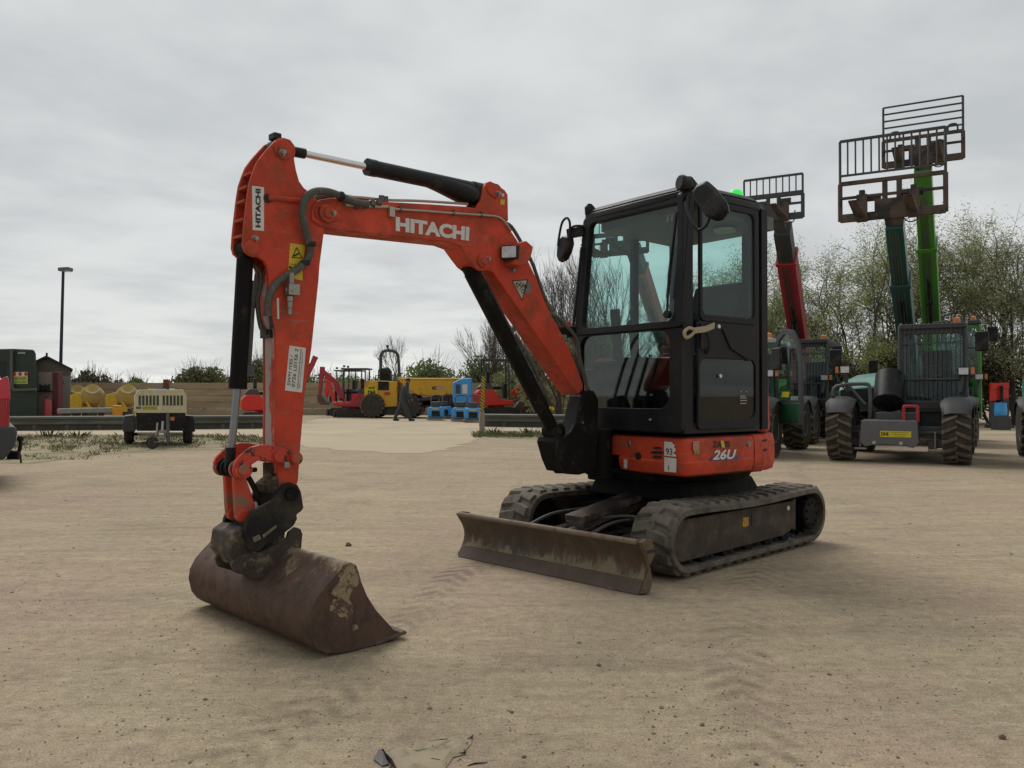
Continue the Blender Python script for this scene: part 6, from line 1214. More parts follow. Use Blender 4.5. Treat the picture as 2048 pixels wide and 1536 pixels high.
# gate post with tape
p = gnd(964, 866); R = thing('gate_post', p, 'concrete gate post topped by a leaning yellow and black striped pole', 'post')
m = MB(); m.box(V((p.x, p.y, .29)), (.15, .15, .62)); m.build('concrete_post', mat('pale concrete', (.30, .28, .24), .85, var=.2, scale=12), R, bevel=.01)
tp = bpy.data.materials.new('hazard striped tape'); tp.use_nodes = True; nt = tp.node_tree; b = nt.nodes['Principled BSDF']
tc = nt.nodes.new('ShaderNodeTexCoord'); wv = nt.nodes.new('ShaderNodeTexWave'); wv.bands_direction = 'DIAGONAL'; wv.inputs['Scale'].default_value = 6.5; wv.inputs['Distortion'].default_value = 1.0
cr = nt.nodes.new('ShaderNodeValToRGB'); cr.color_ramp.interpolation = 'CONSTANT'; cr.color_ramp.elements[0].color = (.50, .38, .015, 1); cr.color_ramp.elements[1].color = (.03, .028, .02, 1); cr.color_ramp.elements[1].position = .62
nt.links.new(tc.outputs['Object'], wv.inputs['Vector']); nt.links.new(wv.outputs['Fac'], cr.inputs['Fac']); nt.links.new(cr.outputs['Color'], b.inputs['Base Color'])
m = MB(); d = p.y; m.beam(V((p.x, d, .58)), V((at(967, 752, d).x, d, at(967, 752, d).z)), .11, .04, V((0, 1, 0))); m.build('striped_pole', tp, R)
m = MB(); m.box(V((p.x - .07, p.y - .08, .38)), (.03, .02, .35)); m.build('yellow_plate', YELLOWV, R)
# red stand with blue drum between the machines on the right
p = FT(2001, 800, 26); R = thing('blue_drum', (p.x, p.y, 0), 'blue drum standing between the lime and teal telehandlers', 'drum')
m = MB(); m.lathe([(0, .45), (.17, .45), (.18, .5), (.18, .68), (.17, .7), (.17, .85), (0, .86)], V((p.x, p.y, 0)), UP, 18); m.box(V((p.x, p.y, .22)), (.4, .4, .44), m=1); m.build('drum', [BLUE, DARKG], R)
p = FT(1998, 770, 27.5); R = thing('red_implement', (p.x, p.y, 0), 'red machine attachment standing above the blue drum', 'attachment')
m = MB()
for a, b, w in (((-.22, .85), (-.2, 1.5), .09), ((.2, .95), (.2, 1.45), .09), ((-.3, 1.38), (.3, 1.42), .16), ((-.25, 1.02), (.25, 1.07), .12), ((-.2, 1.1), (.05, 1.4), .1)): m.beam(V((p.x + a[0], p.y, a[1])), V((p.x + b[0], p.y, b[1])), w, .2)
m.build('frame', RED, R, bevel=.02)
m = MB(); m.beam(V((p.x - .22, p.y, 0)), V((p.x - .22, p.y, .9)), .09, .2); m.beam(V((p.x + .2, p.y, 0)), V((p.x + .2, p.y, .98)), .09, .2); m.beam(V((p.x - .35, p.y, .05)), V((p.x + .35, p.y, .05)), .5, .1); m.build('stand', DARKG, R)
m = MB(); m.cyl(V((p.x, p.y - .15, .9)), V((p.x, p.y - .15, 1.4)), .05); m.build('ram', BLACK, R)
# pale van far right behind
p = FT(1703, 730, 32); R = thing('white_van', (p.x, p.y, 0), 'pale van back just visible between the black and teal telehandlers', 'van')
m = MB(); q = [(-.9, .4), (-.9, 2.25), (-.6, 2.35), (.15, 2.32), (.3, 2.0), (.35, .4)]; m.prism([V((p.x + a, p.y, z)) for a, z in q], [V((p.x + a, p.y + 3.5, z)) for a, z in q]); m.build('body', mat('white van paint', (.42, .42, .40), .4, var=.1), R, bevel=.06)
m = MB(); m.box(V((p.x - .4, p.y - .01, 1.7)), (.7, .02, .6)); m.build('rear_window', INK, R)
for x in (-.7, .15): tyre(R, V((p.x + x, p.y + .5, .34)), (1, 0, 0), .34, .2, simple=True)

# =================================================================== person walking
def person():
    d = 34.6; px = 806; c = gx(px, d); O = V((c[0], c[1], 0)); R = thing('person', O, 'person in dark overalls and a dark hat striding to the right', 'person')
    J = [(0, .92, 0), (.06, 1.15, 0), (.12, 1.38, 0), (.17, 1.52, 0), (.20, 1.66, 0),          # pelvis, waist, chest, neck, head  (x, z, y)
         (.10, 1.38, -.19), (.20, 1.12, -.24), (.38, .95, -.22), (.10, 1.38, .19), (.06, 1.10, .24), (.18, .90, .24),
         (.0, .86, -.10), (.16, .47, -.11), (.30, .09, -.11), (.42, .04, -.11), (0, .86, .10), (-.16, .50, .10), (-.36, .12, .10), (-.25, .04, .10)]
    E = [(0, 1), (1, 2), (2, 3), (3, 4), (2, 5), (5, 6), (6, 7), (2, 8), (8, 9), (9, 10), (0, 11), (11, 12), (12, 13), (13, 14), (0, 15), (15, 16), (16, 17), (17, 18)]
    Rr = [.20, .20, .22, .08, .085, .11, .085, .055, .11, .085, .055, .145, .10, .075, .06, .145, .10, .075, .06]
    me = bpy.data.meshes.new('body'); me.from_pydata([V((x, y, z)) for x, z, y in J], E, []); o = bpy.data.objects.new('body', me); COL.objects.link(o); o.parent = R
    sk = o.modifiers.new('skin', 'SKIN'); sk.use_smooth_shade = True
    for i, v in enumerate(me.skin_vertices[0].data): v.radius = (Rr[i], Rr[i]); v.use_root = (i == 0)
    o.modifiers.new('sub', 'SUBSURF').levels = 1; o.modifiers['sub'].render_levels = 1
    me.materials.append(mat('dark overalls', (.045, .05, .058), .85, var=.3, scale=12)); WORLD[o.name] = O
    m = MB(); hc = O + V((.215, 0, 1.67)); m.ball(hc, (.085, .075, .115), 14, 10); m.ball(hc + V((.085, 0, -.015)), (.022, .015, .02), 8, 6)
    for s in (-1, 1): m.ball(hc + V((0, .076 * s, -.01)), (.02, .012, .03), 8, 6)
    m.build('face', mat('skin', (.22, .125, .09), .6), R)
    m = MB(); m.ball(hc + V((-.005, 0, .055)), (.10, .09, .085), 14, 8); m.box(hc + V((.09, 0, .06)), (.09, .13, .012)); m.build('hat', INK, R)
    m = MB()
    for base in (O + V((.38, -.22, .94)), O + V((.19, .24, .88))):
        m.ball(base + V((.02, 0, -.04)), (.035, .022, .05), 8, 6)
        for k in range(4): m.tube([base + V((.0 + .016 * k, 0, -.07)), base + V((.01 + .016 * k, .004, -.11)), base + V((.02 + .014 * k, .01, -.135 + .006 * abs(k - 1.5)))], [.009, .008, .006], 5)
        m.tube([base + V((.045, -.01, -.03)), base + V((.065, -.015, -.07))], [.01, .007], 5)
    m.build('hands', bpy.data.materials['skin'], R)
    m = MB()
    for x, y in ((.40, -.11), (-.28, .10)): m.ball(O + V((x - .02, y, .05)), (.15, .055, .05), 12, 6)
    m.build('boots', mat('dark green boots', (.03, .045, .035), .7), R)
person()
# =================================================================== ground
def ground_mat():
    m = bpy.data.materials.new('sandy gravel'); m.use_nodes = True; nt = m.node_tree; N = nt.nodes; L = nt.links; b = N['Principled BSDF']
    geo = N.new('ShaderNodeNewGeometry')
    def noise(scale, detail=5, rough=.6, st=(1, 1, 1), rot=0):
        mp = N.new('ShaderNodeMapping'); mp.inputs['Scale'].default_value = st; mp.inputs['Rotation'].default_value = (0, 0, rot); L.new(geo.outputs['Position'], mp.inputs['Vector'])
        n = N.new('ShaderNodeTexNoise'); n.inputs['Scale'].default_value = scale; n.inputs['Detail'].default_value = detail; n.inputs['Roughness'].default_value = rough; L.new(mp.outputs['Vector'], n.inputs['Vector']); return n.outputs['Fac']
    def rng(f, a, c, lo, hi):
        r = N.new('ShaderNodeMapRange'); r.inputs['From Min'].default_value = a; r.inputs['From Max'].default_value = c; r.inputs['To Min'].default_value = lo; r.inputs['To Max'].default_value = hi; L.new(f, r.inputs['Value']); return r.outputs['Result']
    def mix(f, A, B):
        x = N.new('ShaderNodeMix'); x.data_type = 'RGBA'; L.new(f, x.inputs['Factor'])
        for k, q in (('A', A), ('B', B)):
            if isinstance(q, tuple): x.inputs[k].default_value = (*q, 1)
            else: L.new(q, x.inputs[k])
        return x.outputs['Result']
    def mul(A, f):
        x = N.new('ShaderNodeVectorMath'); x.operation = 'SCALE'; L.new(A, x.inputs[0]); L.new(f, x.inputs['Scale']); return x.outputs['Vector']
    c = mix(rng(noise(.35, 6, .65), .38, .62, 0, 1), (0.488, 0.396, 0.268), (0.425, 0.344, 0.240))
    c = mix(rng(noise(.55, 8, .72, (1, 1, 1), .4), .47, .62, 0, .85), c, (0.430, 0.320, 0.243))      # pinkish tinge
    c = mix(rng(noise(.8, 6, .65), .54, .72, 0, .55), c, (0.345, 0.318, 0.222))                      # greenish grey tinge
    c = mul(c, rng(noise(1.5, 9, .75, (.45, 1.3, 1), .12), .52, .66, 1.0, .80))                       # damp, scuffed patches
    c = mul(c, rng(noise(2.6, 9, .75, (1.3, .35, 1), .5), .55, .70, 1.0, .80))
    c = mul(c, rng(noise(4.0, 7, .7, (.30, 1.5, 1), -.15), .35, .7, 1.10, .86))                       # drawn out wheel scuffs
    c = mul(c, rng(noise(16, 8, .78), .3, .7, .74, 1.24))
    c = mul(c, rng(noise(34, 4, .7, (.30, 1.7, 1), -.2), .57, .68, 1.0, .66))
    c = mul(c, rng(noise(120, 4, .8), .3, .7, .54, 1.46))
    sp = noise(42, 3, .6); c = mul(c, rng(sp, .62, .68, 1.0, .66))
    L.new(c, b.inputs['Base Color']); b.inputs['Roughness'].default_value = .95; b.inputs['Specular IOR Level'].default_value = .2
    def tracks(rot, off, w, wob):
        mp = N.new('ShaderNodeMapping'); mp.inputs['Rotation'].default_value = (0, 0, rot); L.new(geo.outputs['Position'], mp.inputs['Vector']); s = N.new('ShaderNodeSeparateXYZ'); L.new(mp.outputs['Vector'], s.inputs['Vector'])
        def mt(op, a, b_=None, c_=None):
            n = N.new('ShaderNodeMath'); n.operation = op
            for i, q in enumerate((a, b_, c_)):
                if q is None: continue
                if isinstance(q, (int, float)): n.inputs[i].default_value = q
                else: L.new(q, n.inputs[i])
            return n.outputs[0]
        x = mt('ADD', s.outputs['X'], mt('MULTIPLY_ADD', wob_n, wob, off)); d = mt('ABSOLUTE', x)
        msk = rng(d, w * .65, w, 1, 0); br = rng(noise(1.3, 5, .7), .40, .60, 0, 1); msk = mt('MULTIPLY', msk, br)
        ph = mt('SINE', mt('MULTIPLY', mt('ADD', s.outputs['Y'], d), 42.0)); return msk, mt('MULTIPLY', ph, msk)
    wob_n = noise(.18, 2, .5); hs = None
    for a_ in ((.35, -1.2, .16, 3.0), (.35, .55, .16, 3.0), (-.55, 2.6, .19, -4.0), (-.55, 4.6, .19, -4.0), (1.25, -3.2, .15, 5.0), (1.25, -5.0, .15, 5.0), (1.0, -8.2, .2, 3.0)):
        mk, ph = tracks(*a_); c = mul(c, rng(mk, 0, 1, 1.0, .84)); c = mul(c, rng(ph, -1, 1, .80, 1.16))
        if hs is None: hs = ph
        else:
            q_ = N.new('ShaderNodeMath'); L.new(hs, q_.inputs[0]); L.new(ph, q_.inputs[1]); hs = q_.outputs[0]
    L.new(c, b.inputs['Base Color'])
    h1 = noise(70, 6, .75); h2 = noise(9, 6, .65); h3 = noise(2.2, 4, .6, (.4, 1.3, 1), .2)
    ad = N.new('ShaderNodeMath'); ad.operation = 'MULTIPLY_ADD'; L.new(h2, ad.inputs[0]); ad.inputs[1].default_value = 2.5; L.new(h1, ad.inputs[2])
    a2 = N.new('ShaderNodeMath'); a2.operation = 'MULTIPLY_ADD'; L.new(h3, a2.inputs[0]); a2.inputs[1].default_value = 5; L.new(ad.outputs[0], a2.inputs[2])
    bp_ = N.new('ShaderNodeBump'); bp_.inputs['Strength'].default_value = .55; bp_.inputs['Distance'].default_value = .012; a3 = N.new('ShaderNodeMath'); a3.operation = 'MULTIPLY_ADD'; L.new(hs, a3.inputs[0]); a3.inputs[1].default_value = 1.3; L.new(a2.outputs[0], a3.inputs[2]); L.new(a3.outputs[0], bp_.inputs['Height']); L.new(bp_.outputs['Normal'], b.inputs['Normal'])
    return m
m = MB(); m.add([V((-400, -150, 0)), V((400, -150, 0)), V((400, 700, 0)), V((-400, 700, 0))], [[0, 1, 2, 3]])
g = m.build('ground', ground_mat(), None, smooth=False); tag(g, 'dry sandy gravel of the machine yard', 'ground', kind='structure')
def flat(name, pts, z, mt, label, jit=0.25, seed=1, step=0.5):
    r = random.Random(seed); out = []
    for a, b in zip(pts, pts[1:] + pts[:1]):
        a, b = V((*a, 0)), V((*b, 0)); n = max(1, int((b - a).length / step)); pr = (b - a).normalized(); pr = V((-pr.y, pr.x, 0))
        for k in range(n): c = a.lerp(b, k / n) + pr * r.uniform(-jit, jit); out.append(V((c.x, c.y, z)))
    m = MB(); m.add(out, [list(range(len(out)))]); o = m.build(name, mt, None, smooth=False); return tag(o, label, name, kind='structure')
ROADM = mat('pale worn concrete', (0.46, 0.385, 0.265), 0.9, var=0.16, scale=.5, dirt=(.35, .285, .19), damt=.35, dscale=.4, dsharp=.4, bump=.2, bscale=20)
def G(px, py): p = gnd(px, py); return (p.x, p.y)
flat('road', [(-45, 23.8), (-8, 23.0), G(560, 876), G(600, 890), G(660, 899), G(740, 904), G(820, 906), G(880, 902), G(930, 890), G(965, 872), (3, 24.0), (30, 22.5), (30, 29), (3, 31), (0.5, 36), (-1, 43), (-9, 43), (-8.5, 33), (-12, 26.5), (-45, 26.3)], 0.004, ROADM, 'pale concrete road crossing behind the yard', .22, 1, .3)
nt = ROADM.node_tree; N = nt.nodes; L = nt.links; b = N['Principled BSDF']; prev = b.inputs['Base Color'].links[0].from_socket
g_ = N.new('ShaderNodeNewGeometry'); s_ = N.new('ShaderNodeSeparateXYZ'); L.new(g_.outputs['Position'], s_.inputs['Vector']); n_ = N.new('ShaderNodeTexNoise'); n_.inputs['Scale'].default_value = .9; n_.inputs['Detail'].default_value = 7; n_.inputs['Roughness'].default_value = .7; L.new(g_.outputs['Position'], n_.inputs['Vector'])
a_ = N.new('ShaderNodeMath'); a_.operation = 'MULTIPLY_ADD'; L.new(n_.outputs['Fac'], a_.inputs[0]); a_.inputs[1].default_value = 7.0; L.new(s_.outputs['Y'], a_.inputs[2])
r_ = N.new('ShaderNodeMapRange'); r_.inputs['From Min'].default_value = 20.2; r_.inputs['From Max'].default_value = 27.0; L.new(a_.outputs[0], r_.inputs['Value'])
x_ = N.new('ShaderNodeMix'); x_.data_type = 'RGBA'; L.new(r_.outputs['Result'], x_.inputs['Factor']); x_.inputs['A'].default_value = (.43, .348, .238, 1); L.new(prev, x_.inputs['B']); L.new(x_.outputs['Result'], b.inputs['Base Color'])
VERGE = mat('scruffy verge', (0.19, 0.17, 0.085), 0.95, var=0.35, scale=2, dirt=(.34, .275, .175), damt=.46, dscale=1.2, dsharp=.25, bump=.4, bscale=20)
flat('verge', [G(-30, 925), G(60, 928), G(150, 915), G(250, 905), G(420, 900), G(560, 897), G(560, 876), (-8, 22.6), (-30, 23.3)], 0.004, VERGE, 'thin grassy verge on the left', .2, 3)
flat('verge', [G(945, 868), G(1010, 876), G(1100, 880), G(1200, 876), (4.5, 23.4), (0, 23.6)], 0.008, VERGE, 'thin grassy verge beyond the excavator', .15, 4)
# =================================================================== grass
GRASS = mat('grass blades', (0.095, 0.115, 0.040), 0.8, var=0.5, scale=1.5, dirt=(.26, .215, .11), damt=.38, dscale=1.2, dsharp=.3)
def grass(pts_fn, n, name, label, seed, h=(.02, .085)):
    r = random.Random(seed); m = MB()
    for _ in range(n):
        x, y, k = pts_fn(r)
        c = V((x, y, 0.004))
        for _b in range(r.randint(3, 6)):
            a = r.uniform(0, 6.283); d = V((math.cos(a), math.sin(a), 0)); w = V((-d.y, d.x, 0)) * r.uniform(.004, .009); hh = r.uniform(*h) * k; q = c + V((r.gauss(0, .05), r.gauss(0, .05), 0))
            m.add([q - w, q + w, q + d * hh * .3 + UP * hh * .6 + w * .6, q + d * hh * r.uniform(.5, 1) + UP * hh], [[0, 1, 2], [0, 2, 3]])
    o = m.build(name, GRASS, None, smooth=False); tag(o, label, 'grass', kind='stuff')
def gl(r):
    while True:
        px = r.uniform(-10, 545); t = r.random() ** 1.3; py = 873 + t * (48 if px < 250 else 24)
        if mnoise.noise(V((px * .02, py * .08, 0))) + .35 - t * .5 > r.uniform(-.3, .5): break
    p = gnd(px, py); return p.x, p.y, (1.7 if r.random() < .12 else 1.0) * (1 - .5 * t)
grass(gl, 1700, 'grass', 'thin yellow green grass on the left verge', 5)
def gr_(r): px = r.uniform(948, 1190); p = gnd(px, 866 + r.uniform(0, 10) ** 1); return p.x, p.y, 1.2
grass(gr_, 900, 'grass', 'green grass beyond the excavator blade', 6)
def weed(px, py, d, name='weed_clump', label='', h=.3, n=26, seed=1):
    r = random.Random(seed); c = at(px, py, d); c.z = .004; m = MB()
    for _ in range(n):
        a = r.uniform(0, 6.283); q = c + V((math.cos(a), math.sin(a), 0)) * r.uniform(0, .25); dr = V((math.cos(a), math.sin(a), 0)) * r.uniform(.05, .22); hh = h * r.uniform(.4, 1); w = V((-math.sin(a), math.cos(a), 0)) * r.uniform(.012, .03)
        m.add([q, q + dr * .4 + UP * hh * .5 - w, q + dr + UP * hh, q + dr * .4 + UP * hh * .5 + w], [[0, 1, 2, 3]])
    o = m.build(name, mat('weed leaves', (.05, .075, .03), .8, var=.4), None, smooth=False); tag(o, label, 'weed', 'weeds along the road edge')
weed(100, 876, 21.3, label='dark weed clump on the verge left of the compressor', seed=1); weed(158, 876, 21.5, label='low dark weed clump on the verge, nearest the compressor on its left', h=.2, seed=2); weed(1060, 868, 23, label='weed clump on the verge beside the boom cylinder', h=.25, seed=4); weed(985, 866, 23.4, label='weed clump at the foot of the concrete gate post', h=.22, seed=5)
# =================================================================== loose stones and scraps
def pebbles():
    r = random.Random(21); m = MB()
    ico = [(0, 0, 1), (.9, 0, .3), (.28, .85, .3), (-.73, .53, .3), (-.73, -.53, .3), (.28, -.85, .3), (0, 0, -.6)]
    fc = [(0, 1, 2), (0, 2, 3), (0, 3, 4), (0, 4, 5), (0, 5, 1), (6, 2, 1), (6, 3, 2), (6, 4, 3), (6, 5, 4), (6, 1, 5)]
    for _ in range(9500):
        d = 2.2 + 13 * r.random() ** 1.5; x = r.uniform(-.68, .68) * d; s = r.uniform(.0018, .0055) * (1 if r.random() < .95 else r.uniform(1.5, 2.6))
        if mnoise.noise(V((x * .7, d * .7, 3))) + .4 * mnoise.noise(V((x * 3, d * 3, 1))) < r.uniform(-.35, .45): continue
        a = r.uniform(0, 6.283); ca, sa = math.cos(a), math.sin(a); sx, sy, sz = s * r.uniform(.7, 1.4), s * r.uniform(.7, 1.2), s * r.uniform(.4, .9)
        m.add([V((x + (u * sx * ca - v * sy * sa), d + (u * sx * sa + v * sy * ca), w * sz + .001)) for u, v, w in ico], fc, r.choice((0, 0, 0, 1, 1, 2)))
    o = m.build('gravel', [mat('tan pebble', (.27, .21, .13), .9, var=.3, scale=.9), mat('grey pebble', (.20, .17, .13), .9, var=.3, scale=.9), mat('brown pebble', (.14, .10, .075), .9, var=.3, scale=.9)], None, smooth=False)
    tag(o, 'loose small gravel scattered over the yard', 'gravel', kind='stuff')
pebbles()
def stone(px, py, r, label, seed):
    q = random.Random(seed); c = gnd(px, py); m = MB(); m.ball(c + UP * r * .45, (r * 1.2, r, r * .75), 9, 6)
    m.v = [p + V((q.uniform(-1, 1), q.uniform(-1, 1), q.uniform(-1, 1))) * r * .22 for p in m.v]
    o = m.build('stone', mat('brown stone', (.16, .10, .075), .9, var=.4, scale=40), None, smooth=False); tag(o, label, 'stone', 'single stones on the gravel')
stone(697, 1092, .020, 'largest loose brown stone, lying between the bucket and the blade', 1)
stone(2004, 1477, .010, 'small dark stone near the bottom right corner', 3)
# half buried sheet scrap at the lower edge
def scrap():
    r = random.Random(9); R = thing('buried_sheet', gnd(860, 1520), 'torn grey sheet half buried in the gravel at the bottom of the photo', 'scrap')
    SM = mat('dirty plastic sheet', (.26, .225, .16), .8, var=.3, scale=12, dirt=(.36, .295, .195), damt=.62, dscale=12); DK = mat('dark torn edge', (.045, .035, .05), .6, var=.3)
    ed = [(830, 1484), (862, 1483), (878, 1478), (905, 1476), (914, 1476), (944, 1474), (940, 1487), (931, 1502), (928, 1509), (908, 1513), (898, 1524), (886, 1540), (800, 1546), (782, 1532), (770, 1515), (764, 1505), (790, 1508), (820, 1507)]
    P = [gnd(x + r.uniform(-1, 1), y + r.uniform(-1, 1), .004) for x, y in ed]; m = MB(); cc = sum(P, V()) / len(P); nP = len(P); vs = []
    for f_ in (1.0, .8, .55, .3):
        for p in P: q = cc + (p - cc) * f_ * r.uniform(.96, 1.04); vs.append(V((q.x, q.y, (.003 if f_ == 1.0 else r.uniform(.004, .020)))))
    vs.append(cc + UP * .012); fs = [[k * nP + i, k * nP + (i + 1) % nP, (k + 1) * nP + (i + 1) % nP, (k + 1) * nP + i] for k in range(3) for i in range(nP)] + [[3 * nP + i, 3 * nP + (i + 1) % nP, 4 * nP] for i in range(nP)]
    m.add(vs, fs); m.build('sheet', SM, R, angle=25)
    for run, h in (([(868, 1481), (880, 1481), (896, 1480), (905, 1476), (914, 1476), (920, 1480), (935, 1480), (944, 1476), (945, 1470)], .010), ([(944, 1481), (934, 1490), (931, 1503), (929, 1508), (912, 1511), (905, 1511)], .008), ([(912, 1507), (903, 1514), (897, 1522), (890, 1530), (880, 1540)], .010), ([(761, 1506), (768, 1512), (775, 1520), (784, 1532), (796, 1545)], .022), ([(936, 1531), (950, 1528), (975, 1525)], .007), ([(850, 1522), (868, 1521), (880, 1526), (890, 1531)], .012), ([(798, 1508), (806, 1506)], .006), ([(829, 1488), (836, 1502)], .004)):
        m = MB(); q = [gnd(x + r.uniform(-1.2, 1.2), y + r.uniform(-.8, .8)) for x, y in run]; n = len(q); hs = [h * r.uniform(.5, 1.2) * (0.3 if i in (0, n - 1) else 1) for i in range(n)]
        vs = [p for p in q] + [p + UP * hs[i] + V((r.uniform(-.006, .006), -.006, 0)) for i, p in enumerate(q)] + [p + V((.003, .008, 0)) for p in q]
        m.add(vs, [[i, i + 1, n + i + 1, n + i] for i in range(n - 1)] + [[2 * n + i, 2 * n + i + 1, n + i + 1, n + i] for i in range(n - 1)]); m.build('torn_edge', DK, R, smooth=False)
    m = MB(); q = [gnd(x, y) for x, y in ((748, 1518), (760, 1505), (768, 1512), (778, 1528), (765, 1532))]; m.prism(q, [p + UP * .018 * (1 if i in (1, 2) else .3) + V((0, -.01, 0)) for i, p in enumerate(q)]); m.build('folded_corner', mat('dark folded sheet', (.10, .09, .085), .6, var=.3), R, smooth=False)
scrap()

# =================================================================== trees
BARK = mat('dark bark', (0.055, 0.046, 0.042), 0.9, var=0.3)
TWIG = mat('grey brown twigs', (0.105, 0.092, 0.078), 0.9, var=0.3)
LEAF = leafmat('young leaves', (0.275, 0.315, 0.11)); LEAF2 = leafmat('grey green leaves', (0.32, 0.335, 0.18)); LEAF3 = leafmat('bush leaves', (0.15, 0.19, 0.065), 0.5)
def tree(px, d, top_py, label, leaves=0, leafm=LEAF, seed=1, spread=.36, trunks=1, twig=1.0, name='tree', group='trees behind the yard', lsize=.045, lean=0.0, low=.12, depth=5):
    r = random.Random(seed); x, y = gx(px, d); H = at(px, top_py, d).z; R = thing(name, (x, y, 0), label, 'tree', group)
    tm, cm = MB(), MB(); tips = []
    hole = r.uniform(0, 50)
    def grow(p, dr, L, rad, lev):
        n = 3 if lev < 3 else 2; path = [p]; q = p; dd = dr
        for k in range(n):
            dd = (dd + V((r.gauss(0, .11), r.gauss(0, .11), r.gauss(.05 if lev < 3 or not leaves > 1000 else -.10, .06)))).normalized(); q = q + dd * L / n; path.append(q)
        rr_ = [rad * (1 - .45 * k / n) for k in range(n + 1)]
        (tm if lev < 2 else cm).tube(path, rr_, 6 if lev < 2 else (4 if lev < 4 else 3), caps=False)
        if lev >= depth - 1: tips.extend(path[1:])
        if lev >= depth: return
        nb = (3 if lev < 2 else r.choice((3, 3, 4))) if twig >= 1 else r.choice((2, 3))
        for b in range(nb):
            t = r.uniform(.35, 1.0) if b else 1.0; i = min(int(t * n), n - 1); bp0 = path[i].lerp(path[i + 1], t * n - i)
            a = r.uniform(0, 6.283); o = dd.orthogonal().normalized(); o2 = dd.cross(o); sp = spread * r.uniform(.6, 1.5) * (.5 if b == 0 else 1.15)
            nd = (dd + (o * math.cos(a) + o2 * math.sin(a)) * sp).normalized(); nd = (nd + UP * (.10 if leaves < 1000 else .03)).normalized()
            grow(bp0, nd, L * r.uniform(.62, .86), max(rad * (.66 if b == 0 else .5), .006), lev + 1)
    for t in range(trunks):
        a = r.uniform(0, 6.283); base = V((x, y, -.05)) + V((math.cos(a), math.sin(a), 0)) * (.35 * H / 7 if trunks > 1 else 0)
        dr = V((math.cos(a) * (.30 if trunks > 1 else .05) + lean, math.sin(a) * .2 if trunks > 1 else 0, 1)).normalized()
        grow(base, dr, H * .30, .016 * H * (1 if trunks == 1 else .7), 0)
    zt = sorted(p.z for p in tips)[int(len(tips) * .985)]; k = H / zt
    for mb in (tm, cm): mb.v = [V((x + (p.x - x) * (k * .5 + .5), y + (p.y - y) * (k * .5 + .5), p.z * k)) for p in mb.v]
    tips = [V((x + (p.x - x) * (k * .5 + .5), y + (p.y - y) * (k * .5 + .5), p.z * k)) for p in tips]
    tm.build('trunk', BARK, R); 
    good = [p for p in tips if mnoise.noise(p * .75 + V((hole, 0, 0))) > -.12] or tips
    for _ in range(leaves):
        p = r.choice(good) + V((r.gauss(0, .16), r.gauss(0, .16), r.gauss(0, .16))); u = V((r.gauss(0, 1), r.gauss(0, 1), r.gauss(0, 1))).normalized(); w = u.orthogonal().normalized(); s = lsize * r.uniform(.6, 1.4)
        cm.add([p - u * s, p + w * s * .35, p + u * s, p - w * s * .35], [[0, 1, 2, 3]], 1)
    cm.build('crown', [TWIG, leafm], R, smooth=False)
def bush(px, d, top_py, w, label, leafm=LEAF3, n=1800, seed=1, name='bush', dens=1.0, base=0.0, group='bushes behind the yard'):
    r = random.Random(seed); x, y = gx(px, d); H = at(px, top_py, d).z - base; R = thing(name, (x, y, base), label, 'bush', group); tm, cm = MB(), MB()
    blobs = [(r.uniform(-.5, .5) * w, r.uniform(-.3, .3) * w, r.uniform(.35, .70) * H, r.uniform(.22, .34)) for _ in range(9)]
    for bx, by, bz, br in blobs: tm.tube([V((x + bx * .3, y + by * .3, base)), V((x + bx * .7, y + by * .7, base + bz * .6)), V((x + bx, y + by, base + bz))], [.03, .02, .008], 4, caps=False)
    for _ in range(int(n * 1.7)):
        bx, by, bz, br = r.choice(blobs); u = V((r.gauss(0, 1), r.gauss(0, 1), r.gauss(0, 1))).normalized() * r.random() ** .5; p = V((x + bx + u.x * br * w, y + by + u.y * br * w, base + max(.03, min(H * 1.02, bz + u.z * br * H * 1.3))))
        a = V((r.gauss(0, 1), r.gauss(0, 1), r.gauss(0, 1))).normalized(); b = a.orthogonal().normalized(); s = r.uniform(.05, .12) * (d / 35)
        cm.add([p - a * s, p + b * s * .5, p + a * s, p - b * s * .5], [[0, 1, 2, 3]], 1)
    for _ in range(170):
        bx, by, bz, br = r.choice(blobs); p = V((x + bx * r.uniform(.5, 1), y + by, base + bz)); q = p + V((r.gauss(0, .25), r.gauss(0, .2), r.uniform(.3, 1))).normalized() * br * H * r.uniform(1.0, 2.3); cm.tube([p, q], [.016, .006], 3, caps=False)
    tm.build('stems', BARK, R); cm.build('foliage', [TWIG, leafm], R, smooth=False)
# bare trees behind the yard
tree(795, 58, 672, 'slim bare tree rising behind the roll bar of the yellow dumper', 0, seed=3, spread=.34)
tree(962, 46, 628, 'bare tree behind the striped gate post', 60, seed=4, trunks=3, spread=.34)
tree(1005, 46, 640, 'bare tree seen between the gate post and the boom cylinder', 60, seed=8, trunks=3, spread=.32)
tree(1055, 47, 632, 'bare tree half hidden behind the boom cylinder', 60, seed=15, trunks=2, spread=.34)
tree(1118, 36, 512, 'bare many stemmed tree left of the excavator cab', 150, seed=5, trunks=4, spread=.30)
tree(1225, 34, 520, 'bare tree seen through the excavator windscreen', 100, seed=6, trunks=4, spread=.33)
tree(1330, 36, 585, 'bare tree low behind the excavator cab windows', 100, seed=7, trunks=3, spread=.34)
